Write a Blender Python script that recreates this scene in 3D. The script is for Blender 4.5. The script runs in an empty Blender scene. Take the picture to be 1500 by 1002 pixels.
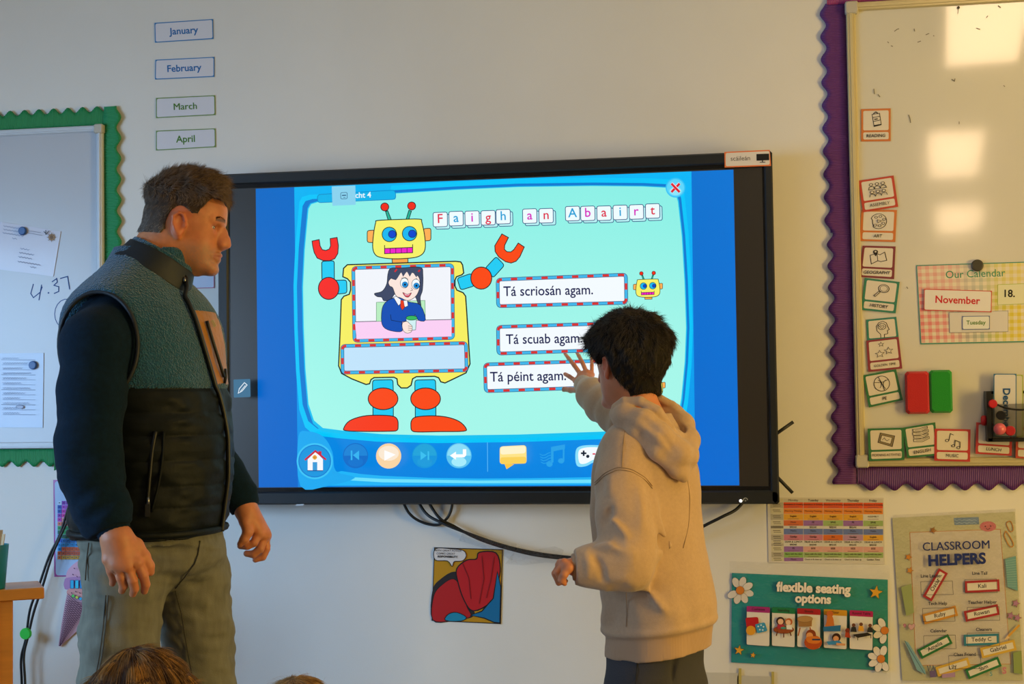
import bpy, math, random
import numpy as np
from mathutils import Vector, Matrix, Quaternion

# ------------------------------------------------------------------ camera
EYE = 1.25; DIST = 4.4296; FPX = 2132.1
YAW = math.radians(10.051); PITCH = math.radians(2.3525); ROLL = math.radians(-0.78326)
fw = np.array([-math.sin(YAW)*math.cos(PITCH), math.cos(YAW)*math.cos(PITCH), math.sin(PITCH)])
r0 = np.array([math.cos(YAW), math.sin(YAW), 0.0]); u0 = np.cross(r0, fw)
RI = r0*math.cos(ROLL)+u0*math.sin(ROLL); UP = -r0*math.sin(ROLL)+u0*math.cos(ROLL)
CAM = np.array([0.0, -DIST, EYE])
scene = bpy.context.scene
col = scene.collection
cd = bpy.data.cameras.new('camera'); cam = bpy.data.objects.new('camera', cd); col.objects.link(cam)
cd.sensor_width = 36.0; cd.lens = FPX*36.0/1500.0; cd.clip_start = 0.05; cd.clip_end = 100
M = Matrix(((RI[0], UP[0], -fw[0], CAM[0]), (RI[1], UP[1], -fw[1], CAM[1]), (RI[2], UP[2], -fw[2], CAM[2]), (0, 0, 0, 1)))
cam.matrix_world = M
scene.camera = cam

# ------------------------------------------------------------------ world, lights, exposure
vs = scene.view_settings
vs.view_transform = 'Standard'; vs.look = 'None'; vs.gamma = 1.0; vs.exposure = 0.0; vs.use_curve_mapping = False
w = bpy.data.worlds.new('sky'); scene.world = w; w.use_nodes = True
w.node_tree.nodes['Background'].inputs[0].default_value = (0.55, 0.72, 1.0, 1)
w.node_tree.nodes['Background'].inputs[1].default_value = 1.0

def area(name, loc, target, sx, sy, color, power, spread=180):
    l = bpy.data.lights.new(name, 'AREA'); l.shape = 'RECTANGLE'; l.size = sx; l.size_y = sy
    l.color = color; l.energy = power; l.spread = math.radians(spread)
    o = bpy.data.objects.new(name, l); col.objects.link(o); o.location = loc
    o.rotation_euler = (Vector(target)-Vector(loc)).to_track_quat('-Z', 'Y').to_euler()
    return o
# daylight entering by the two windows of the left wall
area('window_daylight', (-4.45, -2.6, 1.45), (-2.3, -0.6, 0.3), 2.0, 1.4, (0.35, 0.64, 1.0), 60, 104)
area('window_daylight', (-4.45, -5.4, 1.45), (0.0, -2.6, 0.7), 2.0, 1.4, (0.62, 0.80, 1.0), 18, 140)
# warm fill added at the unseen right-wall door opening to yellow the front wall
area('warm_fill', (3.45, -2.3, 1.25), (0.2, 0.0, 1.15), 0.9, 1.9, (1.0, 0.67, 0.12), 118)

rng = np.random.default_rng(7)
random.seed(7)

def lin(c):
    if isinstance(c, str):
        c = c.lstrip('#'); c = [int(c[i:i+2], 16)/255 for i in (0, 2, 4)]
    return tuple((x/12.92 if x <= 0.04045 else ((x+0.055)/1.055)**2.4) for x in c[:3])

def ray(px, py):
    return fw*FPX+RI*(px-750.0)-UP*(py-501.0)
def at(px, py, Y):
    d = ray(px, py); t = (Y-CAM[1])/d[1]
    return CAM+d*t

# ------------------------------------------------------------------ materials
MATS = {}
def mat(name, base=(.8, .8, .8), rough=.6, metal=0, spec=.5, coat=0, coatr=.1, attr=False, bump=None, emit=None, sheen=0, mul=None, sss=0, vary=None):
    if name in MATS: return MATS[name]
    m = bpy.data.materials.new(name); m.use_nodes = True
    nt = m.node_tree; b = nt.nodes['Principled BSDF']
    if isinstance(base, str): base = lin(base)
    b.inputs['Base Color'].default_value = (*base, 1)
    b.inputs['Roughness'].default_value = rough; b.inputs['Metallic'].default_value = metal
    b.inputs['Specular IOR Level'].default_value = spec
    b.inputs['Coat Weight'].default_value = coat; b.inputs['Coat Roughness'].default_value = coatr
    b.inputs['Sheen Weight'].default_value = sheen
    if sss:
        b.inputs['Subsurface Weight'].default_value = sss
        b.inputs['Subsurface Radius'].default_value = (.6, .2, .1); b.inputs['Subsurface Scale'].default_value = .012
    src = None
    if attr:
        a = nt.nodes.new('ShaderNodeAttribute'); a.attribute_name = 'Col'; src = a.outputs['Color']
    if vary:      # (scale, amount, stretch) grain of the object's own colour
        tc = nt.nodes.new('ShaderNodeTexCoord'); mp = nt.nodes.new('ShaderNodeMapping'); mp.inputs['Scale'].default_value = vary[2]
        n = nt.nodes.new('ShaderNodeTexNoise'); n.inputs['Scale'].default_value = vary[0]; n.inputs['Detail'].default_value = 5
        nt.links.new(tc.outputs['Object'], mp.inputs[0]); nt.links.new(mp.outputs[0], n.inputs['Vector'])
        r = nt.nodes.new('ShaderNodeMapRange'); r.inputs['From Min'].default_value = .25; r.inputs['From Max'].default_value = .75
        r.inputs['To Min'].default_value = 1-vary[1]; r.inputs['To Max'].default_value = 1+vary[1]
        nt.links.new(n.outputs['Fac'], r.inputs['Value'])
        mx = nt.nodes.new('ShaderNodeMix'); mx.data_type = 'RGBA'; mx.blend_type = 'MULTIPLY'; mx.inputs[0].default_value = 1
        if src: nt.links.new(src, mx.inputs[6])
        else: mx.inputs[6].default_value = (*base, 1)
        nt.links.new(r.outputs[0], mx.inputs[7]); src = mx.outputs[2]
    if src: nt.links.new(src, b.inputs['Base Color'])
    if bump:      # (kind, scale, strength, distance)
        tc = nt.nodes.new('ShaderNodeTexCoord')
        if bump[0] == 'noise':
            n = nt.nodes.new('ShaderNodeTexNoise'); n.inputs['Scale'].default_value = bump[1]; n.inputs['Detail'].default_value = 4; out = n.outputs['Fac']
        else:
            n = nt.nodes.new('ShaderNodeTexVoronoi'); n.inputs['Scale'].default_value = bump[1]; out = n.outputs['Distance']
        bp = nt.nodes.new('ShaderNodeBump'); bp.inputs['Strength'].default_value = bump[2]; bp.inputs['Distance'].default_value = bump[3]
        nt.links.new(tc.outputs['Object'], n.inputs['Vector']); nt.links.new(out, bp.inputs['Height']); nt.links.new(bp.outputs[0], b.inputs['Normal'])
    if emit:
        if src: nt.links.new(src, b.inputs['Emission Color'])
        else: b.inputs['Emission Color'].default_value = (*emit[0], 1)
        b.inputs['Emission Strength'].default_value = emit[1]
        if attr: nt.links.new(src, b.inputs['Emission Color'])
    MATS[name] = m
    return m

def clear_plastic(name, alpha, rough=.08):
    m = bpy.data.materials.new(name); m.use_nodes = True; nt = m.node_tree; nt.nodes.clear()
    o = nt.nodes.new('ShaderNodeOutputMaterial'); t = nt.nodes.new('ShaderNodeBsdfTransparent'); g = nt.nodes.new('ShaderNodeBsdfGlossy'); g.inputs['Roughness'].default_value = rough
    tc = nt.nodes.new('ShaderNodeTexCoord'); n = nt.nodes.new('ShaderNodeTexNoise'); n.inputs['Scale'].default_value = 28; n.inputs['Detail'].default_value = 3
    bp = nt.nodes.new('ShaderNodeBump'); bp.inputs['Strength'].default_value = .6; bp.inputs['Distance'].default_value = .006
    nt.links.new(tc.outputs['Object'], n.inputs['Vector']); nt.links.new(n.outputs['Fac'], bp.inputs['Height']); nt.links.new(bp.outputs[0], g.inputs['Normal'])
    mx = nt.nodes.new('ShaderNodeMixShader'); mx.inputs[0].default_value = alpha
    nt.links.new(t.outputs[0], mx.inputs[1]); nt.links.new(g.outputs[0], mx.inputs[2]); nt.links.new(mx.outputs[0], o.inputs[0])
    return m

PRINT = mat('printed_paper', rough=.55, attr=True, spec=.3)
LAMI = mat('laminated_print', rough=.45, attr=True, coat=.35, coatr=.12, bump=('noise', 22, .25, .004))

# ------------------------------------------------------------------ object helpers
def finish(o, parent=None, label=None, cat=None, group=None, kind=None):
    col.objects.link(o)
    if parent is not None: o.parent = parent
    if label: o['label'] = label
    if cat: o['category'] = cat
    if group: o['group'] = group
    if kind: o['kind'] = kind
    return o
def mesh_obj(name, verts, faces, material, parent=None, smooth=False, colors=None, **kw):
    me = bpy.data.meshes.new(name)
    if isinstance(verts, np.ndarray) and isinstance(faces, np.ndarray):
        nv, nf, k = len(verts), len(faces), faces.shape[1]
        me.vertices.add(nv); me.vertices.foreach_set('co', verts.astype(np.float32).ravel())
        me.loops.add(nf*k); me.loops.foreach_set('vertex_index', faces.astype(np.int32).ravel())
        me.polygons.add(nf); me.polygons.foreach_set('loop_start', np.arange(0, nf*k, k, dtype=np.int32))
        me.polygons.foreach_set('loop_total', np.full(nf, k, dtype=np.int32))
        me.update(calc_edges=True)
        if colors is not None:
            a = me.color_attributes.new('Col', 'FLOAT_COLOR', 'POINT')
            c = np.ones((nv, 4), np.float32); c[:, :3] = colors; a.data.foreach_set('color', c.ravel())
    else:
        me.from_pydata([tuple(map(float, v)) for v in verts], [], [tuple(map(int, f)) for f in faces]); me.update()
        if colors is not None:     # one colour per loop
            a = me.color_attributes.new('Col', 'FLOAT_COLOR', 'CORNER')
            c = np.ones((len(me.loops), 4), np.float32); c[:, :3] = np.array(colors, np.float32); a.data.foreach_set('color', c.ravel())
    if smooth: me.polygons.foreach_set('use_smooth', np.ones(len(me.polygons), dtype=bool))
    if material: me.materials.append(material)
    return finish(bpy.data.objects.new(name, me), parent, **kw)
def empty(name, loc=(0, 0, 0), rz=0, **kw):
    o = bpy.data.objects.new(name, None); o.location = [float(v) for v in loc]; o.rotation_euler = (0, 0, rz); o.empty_display_size = .05
    return finish(o, **kw)

class MB:
    """collects simple solids into one mesh"""
    def __init__(s): s.v = []; s.f = []; s.c = []
    def add(s, vs, fs, c=None):
        n = len(s.v); s.v += [tuple(map(float, v)) for v in vs]
        for f in fs:
            s.f.append(tuple(i+n for i in f))
            if c is not None: s.c += [c]*len(f)
        return s
    def box(s, x0, x1, y0, y1, z0, z1, bev=0):
        x0, x1 = min(x0, x1), max(x0, x1); y0, y1 = min(y0, y1), max(y0, y1); z0, z1 = min(z0, z1), max(z0, z1)
        if bev <= 0:
            vs = [(x, y, z) for x in (x0, x1) for y in (y0, y1) for z in (z0, z1)]
            return s.add(vs, [(0, 1, 3, 2), (4, 6, 7, 5), (0, 4, 5, 1), (2, 3, 7, 6), (0, 2, 6, 4), (1, 5, 7, 3)])
        b = min(bev, (x1-x0)*.45, (y1-y0)*.45, (z1-z0)*.45)
        # rounded front outline (octagon) with a chamfered front and back
        def ring(y, k):
            q = b*k
            return [(x0+q+b, y, z0+q), (x1-q-b, y, z0+q), (x1-q, y, z0+q+b), (x1-q, y, z1-q-b), (x1-q-b, y, z1-q), (x0+q+b, y, z1-q), (x0+q, y, z1-q-b), (x0+q, y, z0+q+b)]
        rs = [ring(y0, .8), ring(y0+b, 0), ring(y1-b, 0), ring(y1, .8)]
        return s.loft(rs, caps=True)
    def loft(s, rings, caps=True, closed=True):
        n = len(rings[0]); vs = [v for r in rings for v in r]; fs = []
        for i in range(len(rings)-1):
            for j in range(n if closed else n-1):
                a = i*n+j; b = i*n+(j+1) % n
                fs.append((a, b, b+n, a+n))
        if caps: fs.append(tuple(reversed(range(n)))); fs.append(tuple(range((len(rings)-1)*n, len(rings)*n)))
        return s.add(vs, fs)
    def tube(s, pts, r, n=8, caps=True):
        pts = [Vector(p) for p in pts]; rs = r if hasattr(r, '__len__') else [r]*len(pts)
        t = (pts[1]-pts[0]).normalized(); a = t.orthogonal().normalized(); rings = []
        for i, p in enumerate(pts):
            t2 = (pts[min(i+1, len(pts)-1)]-pts[max(i-1, 0)]).normalized()
            a = (a-t2*a.dot(t2)); a = a.normalized() if a.length > 1e-6 else t2.orthogonal().normalized()
            b = t2.cross(a)
            rings.append([tuple(p+(a*math.cos(k*2*math.pi/n)+b*math.sin(k*2*math.pi/n))*rs[i]) for k in range(n)])
        return s.loft(rings, caps)
    def lathe(s, c, axis, prof, n=20):
        """prof: list of (along, radius)"""
        c = Vector(c); t = Vector(axis).normalized(); a = t.orthogonal().normalized(); b = t.cross(a)
        rings = [[tuple(c+t*h+(a*math.cos(k*2*math.pi/n)+b*math.sin(k*2*math.pi/n))*max(r, 1e-5)) for k in range(n)] for h, r in prof]
        return s.loft(rings, True)
    def quadbox(s, front, depth):
        """front: 4 points (TL,TR,BR,BL) facing the camera; goes back by depth along +y"""
        f = [Vector(p) for p in front]; b = [p+Vector((0, depth, 0)) for p in f]
        return s.add(f+b, [(3, 2, 1, 0), (4, 5, 6, 7), (0, 1, 5, 4), (1, 2, 6, 5), (2, 3, 7, 6), (3, 0, 4, 7)])
    def build(s, name, material, parent=None, smooth=False, **kw):
        o = mesh_obj(name, s.v, s.f, material, parent, smooth, s.c if s.c else None, **kw)
        return o
def smooth_path(pts, n=8):
    """Catmull-Rom through the points"""
    P = [np.array(p, float) for p in pts]; P = [2*P[0]-P[1]]+P+[2*P[-1]-P[-2]]; out = []
    for i in range(1, len(P)-2):
        for k in range(n):
            t = k/n; a, b, c, d = P[i-1], P[i], P[i+1], P[i+2]
            out.append(.5*((2*b)+(-a+c)*t+(2*a-5*b+4*c-d)*t*t+(-a+3*b-3*c+d)*t**3))
    out.append(P[-2]); return out

# ------------------------------------------------------------------ flat print: coloured polygons laid on a plane facing the room
TXT = {}
def text_mesh(s, bold):
    key = (s, bold)
    if key in TXT: return TXT[key]
    cu = bpy.data.curves.new('t', 'FONT'); cu.body = s; cu.size = 1; cu.resolution_u = 3; cu.offset = .02*bold
    cu.align_x = 'CENTER'
    o = bpy.data.objects.new('t', cu); col.objects.link(o)
    dg = bpy.context.evaluated_depsgraph_get(); dg.update()
    me = bpy.data.meshes.new_from_object(o.evaluated_get(dg))
    vs = [(v.co.x, v.co.y) for v in me.vertices]; fs = [tuple(p.vertices) for p in me.polygons]
    bpy.data.objects.remove(o); bpy.data.curves.remove(cu); bpy.data.meshes.remove(me)
    TXT[key] = (vs, fs); return TXT[key]

class Print:
    def __init__(s, Y, step=.0002, fmap=None):
        s.Y = Y; s.step = step; s.n = 0; s.v = []; s.f = []; s.c = []; s.map = fmap or (lambda x, y: (x, y)); s.fixed = None
    def lay(s):
        s.n += 1; return s.n
    def _put(s, pts2, faces, colr, layer=None):
        L = s.lay() if layer is None else layer
        n = len(s.v); Y = s.Y-L*s.step
        for p in pts2:
            q = s.map(*p); s.v.append(at(q[0], q[1], Y))
        grad = isinstance(colr, list)
        cl = [lin(c) for c in colr] if grad else lin(colr)
        for f in faces:
            s.f.append(tuple(i+n for i in f))
            s.c += [cl[i] for i in f] if grad else [cl]*len(f)
    def poly(s, pts, c, ol=None, ow=1.0):
        s._put(pts, [tuple(range(len(pts)))], c)
        if ol: s.line(list(pts)+[pts[0]], ow, ol, closed=True)
    def line(s, pts, w, c, closed=False):
        pts = [np.array(p, float) for p in pts]
        if closed and np.allclose(pts[0], pts[-1]): pts = pts[:-1]
        n = len(pts); L = []; R = []
        for i in range(n):
            a = pts[(i-1) % n] if (closed or i > 0) else pts[i]; b = pts[(i+1) % n] if (closed or i < n-1) else pts[i]
            d1 = pts[i]-a; d2 = b-pts[i]; d1 = d1/(np.linalg.norm(d1)+1e-9); d2 = d2/(np.linalg.norm(d2)+1e-9)
            t = d1+d2; t = t/(np.linalg.norm(t)+1e-9); nn = np.array([-t[1], t[0]])
            ref = d1 if np.linalg.norm(d1) > .5 else d2
            k = 1/max(.5, abs(nn@np.array([-ref[1], ref[0]])))
            L.append(pts[i]+nn*w/2*k); R.append(pts[i]-nn*w/2*k)
        vs = L+R; fs = []
        for i in range(n if closed else n-1):
            j = (i+1) % n; fs.append((i, j, n+j, n+i))
        s._put(vs, fs, c)
    def circ(s, cx, cy, r, c, ry=None, ol=None, ow=1, n=20, ang=0):
        ry = r if ry is None else ry; ca, sa = math.cos(ang), math.sin(ang)
        pts = [(cx+r*math.cos(k*2*math.pi/n)*ca-ry*math.sin(k*2*math.pi/n)*sa, cy+r*math.cos(k*2*math.pi/n)*sa+ry*math.sin(k*2*math.pi/n)*ca) for k in range(n)]
        s.poly(pts, c, ol, ow)
    def arc(s, cx, cy, r, a0, a1, w, c, ry=None, n=12):
        ry = r if ry is None else ry
        s.line([(cx+r*math.cos(math.radians(a0+(a1-a0)*k/n)), cy+ry*math.sin(math.radians(a0+(a1-a0)*k/n))) for k in range(n+1)], w, c)
    def rpts(s, q, r, n=4):
        """rounded quadrilateral outline from 4 corners"""
        q = [np.array(p, float) for p in q]; out = []
        for i in range(4):
            a, b, c = q[i-1], q[i], q[(i+1) % 4]
            u = (a-b)/np.linalg.norm(a-b)*r; v = (c-b)/np.linalg.norm(c-b)*r
            for k in range(n+1):
                t = k/n; out.append((1-t)**2*(b+u)+2*t*(1-t)*b+t*t*(b+v))
        return [tuple(p) for p in out]
    def rr(s, q, r, c, ol=None, ow=1):
        s.poly(s.rpts(q, r), c, ol, ow)
    def rect(s, x0, y0, x1, y1, c, ol=None, ow=1, r=0):
        q = [(x0, y0), (x1, y0), (x1, y1), (x0, y1)]
        if r: s.rr(q, r, c, ol, ow)
        else: s.poly(q, c, ol, ow)
    def text(s, t, cx, cy, size, c, bold=0, ang=0, sx=1.0, skew=0):
        """cx,cy: centre of the x-height band, y grows downwards"""
        if bold > .35 and ('M' in t or 'W' in t) and size > 10:      # heavy capitals: overlay slightly shifted copies
            for k in (-1, 0, 1): s.text(t, cx+k*size*.014*bold, cy, size, c, 0, ang, sx, skew)
            return
        vs, fs = text_mesh(t, 0 if ('M' in t or 'W' in t) else bold)
        if not vs: return
        xs = [v[0] for v in vs]; mx = (min(xs)+max(xs))/2
        a = math.radians(ang); ca, sa = math.cos(a), math.sin(a); out = []
        for x, y in vs:
            X = (x-mx)*size*sx+skew*(y-.26)*size; Yp = -(y-.26)*size
            out.append((cx+X*ca-Yp*sa, cy+X*sa+Yp*ca))
        s._put(out, fs, c)
    def build(s, name, material, parent=None, **kw):
        return mesh_obj(name, s.v, s.f, material, parent, False, s.c, **kw)

def quadmap(q, W=1.0, H=1.0):
    """projective-ish map from card units (x right, y down) to pixels"""
    q = [np.array(p, float) for p in q]
    def f(x, y):
        u, v = x/W, y/H
        return tuple((1-u)*(1-v)*q[0]+u*(1-v)*q[1]+u*v*q[2]+(1-u)*v*q[3])
    return f

def card(name, label, cat, q, Y, base, thick=.0012, material=None, group=None, backmat=None):
    """a thin card as ONE thing; returns (object, Print in pixel space)"""
    m = MB(); m.quadbox([at(p[0], p[1], Y) for p in q], thick)
    m.c = [lin(base)]*(6*4)
    o = m.build(name, material or LAMI, None, label=label, cat=cat, group=group)
    return o, Print(Y-.0001)
# ------------------------------------------------------------------ the room
def wallmat(name, c1, c2):
    m = bpy.data.materials.new(name); m.use_nodes = True; nt = m.node_tree; b = nt.nodes['Principled BSDF']; b.inputs['Roughness'].default_value = .75
    tc = nt.nodes.new('ShaderNodeTexCoord'); n = nt.nodes.new('ShaderNodeTexNoise'); n.inputs['Scale'].default_value = 1.3; n.inputs['Detail'].default_value = 6
    r = nt.nodes.new('ShaderNodeValToRGB'); r.color_ramp.elements[0].position = .35; r.color_ramp.elements[1].position = .65
    r.color_ramp.elements[0].color = (*c1, 1); r.color_ramp.elements[1].color = (*c2, 1)
    n2 = nt.nodes.new('ShaderNodeTexNoise'); n2.inputs['Scale'].default_value = 260; bp = nt.nodes.new('ShaderNodeBump'); bp.inputs['Strength'].default_value = .12; bp.inputs['Distance'].default_value = .002
    nt.links.new(tc.outputs['Object'], n.inputs['Vector']); nt.links.new(tc.outputs['Object'], n2.inputs['Vector'])
    nt.links.new(n.outputs['Fac'], r.inputs[0]); nt.links.new(r.outputs[0], b.inputs['Base Color']); nt.links.new(n2.outputs['Fac'], bp.inputs['Height']); nt.links.new(bp.outputs[0], b.inputs['Normal'])
    return m
WALL = wallmat('painted_wall', (.70, .67, .63), (.76, .73, .69))
XL, XR, YB, ZC = -4.2, 3.2, -9.2, 2.75
MB().box(XL-.15, XR+.15, 0, .15, 0, ZC).build('wall_front', WALL, kind='structure')
MB().box(XL-.15, XR+.15, YB-.15, YB, 0, ZC).build('wall_rear', WALL, kind='structure')
wl = MB()
wins = [(-3.7, -1.5), (-6.5, -4.3)]
wl.box(XL-.15, XL, -1.5, 0, 0, ZC); wl.box(XL-.15, XL, -4.3, -3.7, 0, ZC); wl.box(XL-.15, XL, YB, -6.5, 0, ZC)
for a, b in wins: wl.box(XL-.15, XL, a, b, 0, .75); wl.box(XL-.15, XL, a, b, 2.35, ZC)
wl.build('wall_left', WALL, kind='structure')
wr = MB(); wr.box(XR, XR+.15, -1.75, 0, 0, ZC); wr.box(XR, XR+.15, YB, -2.85, 0, ZC); wr.box(XR, XR+.15, -2.85, -1.75, 2.3, ZC)
wr.build('wall_right', WALL, kind='structure')
MB().box(XL-.15, XR+.15, YB-.15, .15, -.1, 0).build('floor', mat('vinyl_floor', '#6f6a63', rough=.4, vary=(40, .12, (1, 1, 1))), kind='structure')
MB().box(XL-.15, XR+.15, YB-.15, .15, ZC, ZC+.1).build('ceiling', mat('ceiling_white', (.72, .71, .69), rough=.9), kind='structure')
TRIM = mat('white_trim', (.75, .75, .73), rough=.4)
MB().box(XL, XR, -.015, 0, 0, .1).build('baseboard_front', TRIM, kind='structure')
GL = clear_plastic('window_glass', .08, .01)
for i, (a, b) in enumerate(wins):
    fr = MB(); x0, x1 = XL-.12, XL-.03
    fr.box(x0, x1, a, a+.06, .75, 2.35); fr.box(x0, x1, b-.06, b, .75, 2.35); fr.box(x0, x1, a, b, .75, .81); fr.box(x0, x1, a, b, 2.29, 2.35)
    fr.box(x0, x1, (a+b)/2-.03, (a+b)/2+.03, .75, 2.35)
    wo = fr.build('window_%d' % (i+1), TRIM, kind='structure')
    MB().box(XL-.08, XL-.075, a+.06, b-.06, .81, 2.29).build('glass_pane', GL, wo)
dr = MB(); dr.box(XR-.01, XR+.16, -2.85, -2.78, 0, 2.3); dr.box(XR-.01, XR+.16, -1.82, -1.75, 0, 2.3); dr.box(XR-.01, XR+.16, -2.85, -1.75, 2.23, 2.3)
dr.build('door_1', TRIM, kind='structure')
# recessed ceiling lights: real fittings, seen mirrored in the right whiteboard
LAMP = mat('lamp_diffuser', (1, .95, .8), emit=((1.0, .69, .41), 8.2))
def ceiling_light(x0, x1, y0, y1, label):
    e = empty('ceiling_light', ((x0+x1)/2, (y0+y1)/2, ZC), math.radians(6.3), label=label, cat='ceiling light')
    mx, my = (x0+x1)/2, (y0+y1)/2
    f = MB(); t = .03
    for a, b, c, d in ((x0-t, x1+t, y0-t, y0), (x0-t, x1+t, y1, y1+t), (x0-t, x0, y0, y1), (x1, x1+t, y0, y1)): f.box(a-mx, b-mx, c-my, d-my, -.05, 0)
    f.build('lamp_frame', TRIM, e)
    MB().box(x0-mx, x1-mx, y0-my, y1-my, -.045, -.005).build('diffuser', LAMP, e)
CEIL_LIGHTS = [(.72, 1.02, -2.2, -.95), (.98, 1.28, -5.6, -3.85), (1.38, 1.72, -9.0, -7.0)]
for n_, (x0, x1, y0, y1) in enumerate(CEIL_LIGHTS):
    ceiling_light(x0, x1, y0, y1, 'long ceiling light panel, number %s of the right row counted from the front wall' % ['one', 'two', 'three'][n_])
# ------------------------------------------------------------------ the interactive display
DY = -.10                       # front of the glass
DZ0, DZ1, DX0, DX1 = at(700, 738.3, -.09)[2], at(700, 240.7, -.09)[2], at(322.5, 400, -.09)[0], at(1141.5, 720, -.09)[0]
disp = empty('interactive_display', ((DX0+DX1)/2, 0, (DZ0+DZ1)/2), label='large wall-mounted interactive screen showing a cartoon robot lesson between the two whiteboards', cat='display')
ox, oz = (DX0+DX1)/2, (DZ0+DZ1)/2
GX0, GX1 = at(338.5, 400, DY)[0], at(1121, 480, DY)[0]; GZ1, GZ0 = at(700, 262.3, DY)[2], at(700, 713.5, DY)[2]
BEZ = mat('black_bezel', '#23262a', rough=.38, spec=.4)
f = MB()
b_ = .012
f.box(DX0-ox, GX0-ox-b_*.5, -.112, -.03, DZ0-oz, DZ1-oz, .006); f.box(GX1-ox+b_*.5, DX1-ox, -.112, -.03, DZ0-oz, DZ1-oz, .006)
f.box(DX0-ox, DX1-ox, -.112, -.03, DZ0-oz, GZ0-oz-b_, .006); f.box(DX0-ox, DX1-ox, -.112, -.03, GZ1-oz+b_, DZ1-oz, .006)
f.build('bezel', BEZ, disp)
g = MB(); g.box(GX0-ox-b_, GX1-ox+b_, -.104, -.09, GZ0-oz-b_, GZ1-oz+b_)
g.build('inner_bezel', mat('glossy_black', '#0c0d10', rough=.2), disp)
MB().box(DX0+.03-ox, DX1-.03-ox, -.09, -.02, DZ0+.03-oz, DZ1-.03-oz).build('back_cover', BEZ, disp)
MB().box(GX0-ox, GX1-ox, -.1055, -.104, GZ0-oz, GZ1-oz).build('screen_glass', mat('screen_off', '#2c2927', rough=.3, spec=.8), disp)
SCR = mat('lit_screen', (0, 0, 0), rough=.35, attr=False, spec=.35)
nt = SCR.node_tree; a_ = nt.nodes.new('ShaderNodeAttribute'); a_.attribute_name = 'Col'
nt.links.new(a_.outputs['Color'], nt.nodes['Principled BSDF'].inputs['Emission Color']); nt.nodes['Principled BSDF'].inputs['Emission Strength'].default_value = 1.0
E5 = lambda x, y: (420+x/3.579, 240+y/3.579)
E6 = lambda x, y: (420+x/3.579, 480+y/3.579)
E7 = lambda x, y: (680+x/3.75, 240+y/3.75)
E8 = lambda x, y: (680+x/3.5775, 480+y/3.5775)
L5 = lambda l: [E5(*p) for p in l]
L6 = lambda l: [E6(*p) for p in l]
L7 = lambda l: [E7(*p) for p in l]
L8 = lambda l: [E8(*p) for p in l]
INK = '#101820'
S = Print(-.1058, .00012)
def sm(l, n=5, closed=True):
    P = [np.array(p, float) for p in l]; out = []; N = len(P)
    for i in range(N):
        a, b, c, d = P[i-1], P[i], P[(i+1) % N], P[(i+2) % N]
        for k in range(n):
            t = k/n; out.append(tuple(.5*((2*b)+(-a+c)*t+(2*a-5*b+4*c-d)*t*t+(-a+3*b-3*c+d)*t**3)))
    return out
S.poly([(374.6, 276.5), (1074.3, 248.5), (1083, 711), (379, 714)], ['#0068c4', '#0074d2', '#006ad0', '#0064c8'])
S.poly([(431, 274.3), (1012.8, 251), (1019, 711.3), (436.5, 713.7)], ['#00b4f4', '#00b8f8', '#0090e8', '#0088e4'])
mint = [(452, 306), (456, 299), (466, 296), (579, 292), (580, 283.5), (671.5, 278), (760, 274), (867, 272.5), (940, 273.2), (975, 275), (988, 280), (993, 295), (998.7, 347), (1002.7, 413), (1005, 480), (1003, 530), (998, 583), (993, 612), (984, 624), (950, 629), (890, 632), (760, 636.5), (643.5, 638), (560, 636), (504, 631), (473, 627), (460, 616), (452, 592), (447.5, 540), (445, 480), (443.9, 421), (446.5, 366)]
def swell(l, dl, dr, dt, db):
    cx, cy = 724, 456; out = []
    for x, y in l:
        out.append((x+(dl if x < cx else dr)*((x-cx)/280), y+(dt if y < cy else db)*((y-cy)/180)))
    return out
bar = [(436, 690), (436, 560), (445, 620), (470, 640), (560, 648), (700, 650), (890, 642), (1012, 628), (1018, 711), (436.5, 713)]
S.poly([(436, 640), (700, 645), (1018, 632), (1019, 711.3), (436.5, 713.7)], ['#0a86e0', '#0a8ae6', '#0a90ea', '#0084e2', '#0080de'])
S.poly(swell(mint, 14, 10, 12, 11), '#00c6fa')
S.poly(swell(mint, 9, 5, 5, 1), '#0a7ad2')
S.poly(swell(mint, 1.6, 1.5, 1.2, 5), '#14c2f2')
n_ = len(mint); S.poly(mint, ['#8cf0e6' if y < 330 else ('#96f2e8' if y < 500 else '#a6f7ea') for x, y in mint])
# bottom light swoosh
S.poly([(500, 690), (530, 694.5), (560, 697), (630, 700), (700, 701), (780, 700.5), (870, 699), (940, 696), (1018, 691), (1018.8, 708), (870, 710), (700, 711), (500, 711.5), (441, 712), (440, 700), (455, 703), (470, 702), (486, 694)], '#22b4f6')
S.poly([(505, 698.5), (560, 701.5), (700, 704), (870, 702.5), (1017, 697), (1017.6, 704), (870, 707.5), (700, 708), (560, 706.5), (500, 703)], '#6fe0fb')
# tab
S.rr([(465, 285), (579, 278.5), (580, 292), (465, 297)], 5, '#0ab4ea', '#0486c6', 1)
S.text('cht 4', 532, 286.5, 11.5, '#e4f6fc', bold=1, ang=-2)
S.poly([(486, 273.2), (520.5, 271.8), (521, 300), (487, 301.5)], '#8ad2ee')
S.rr([(499, 282.3), (508.5, 281.8), (508.7, 291), (499.2, 291.4)], 2, '#8ad2ee', '#2f5f84', .8)
S.line([(501, 286.3), (507, 286)], 1.6, '#2f5f84'); S.line([(503, 289.3), (506, 289.2)], .8, '#2f5f84')
# close button
S.circ(989.5, 275, 14.5, '#36c4f8', n=28); S.circ(989.5, 275, 12.6, '#5fd6fb', n=28); S.circ(989.5, 280, 9, '#8ce6fb', ry=6)
for sx in (-1, 1):
    S.line([(989.5-6*sx, 268.5), (989.5+6*sx, 281)], 4.4, '#f3d6de'); S.line([(989.5-6*sx, 269), (989.5+6*sx, 281.5)], 3.2, '#e0182a')
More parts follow.
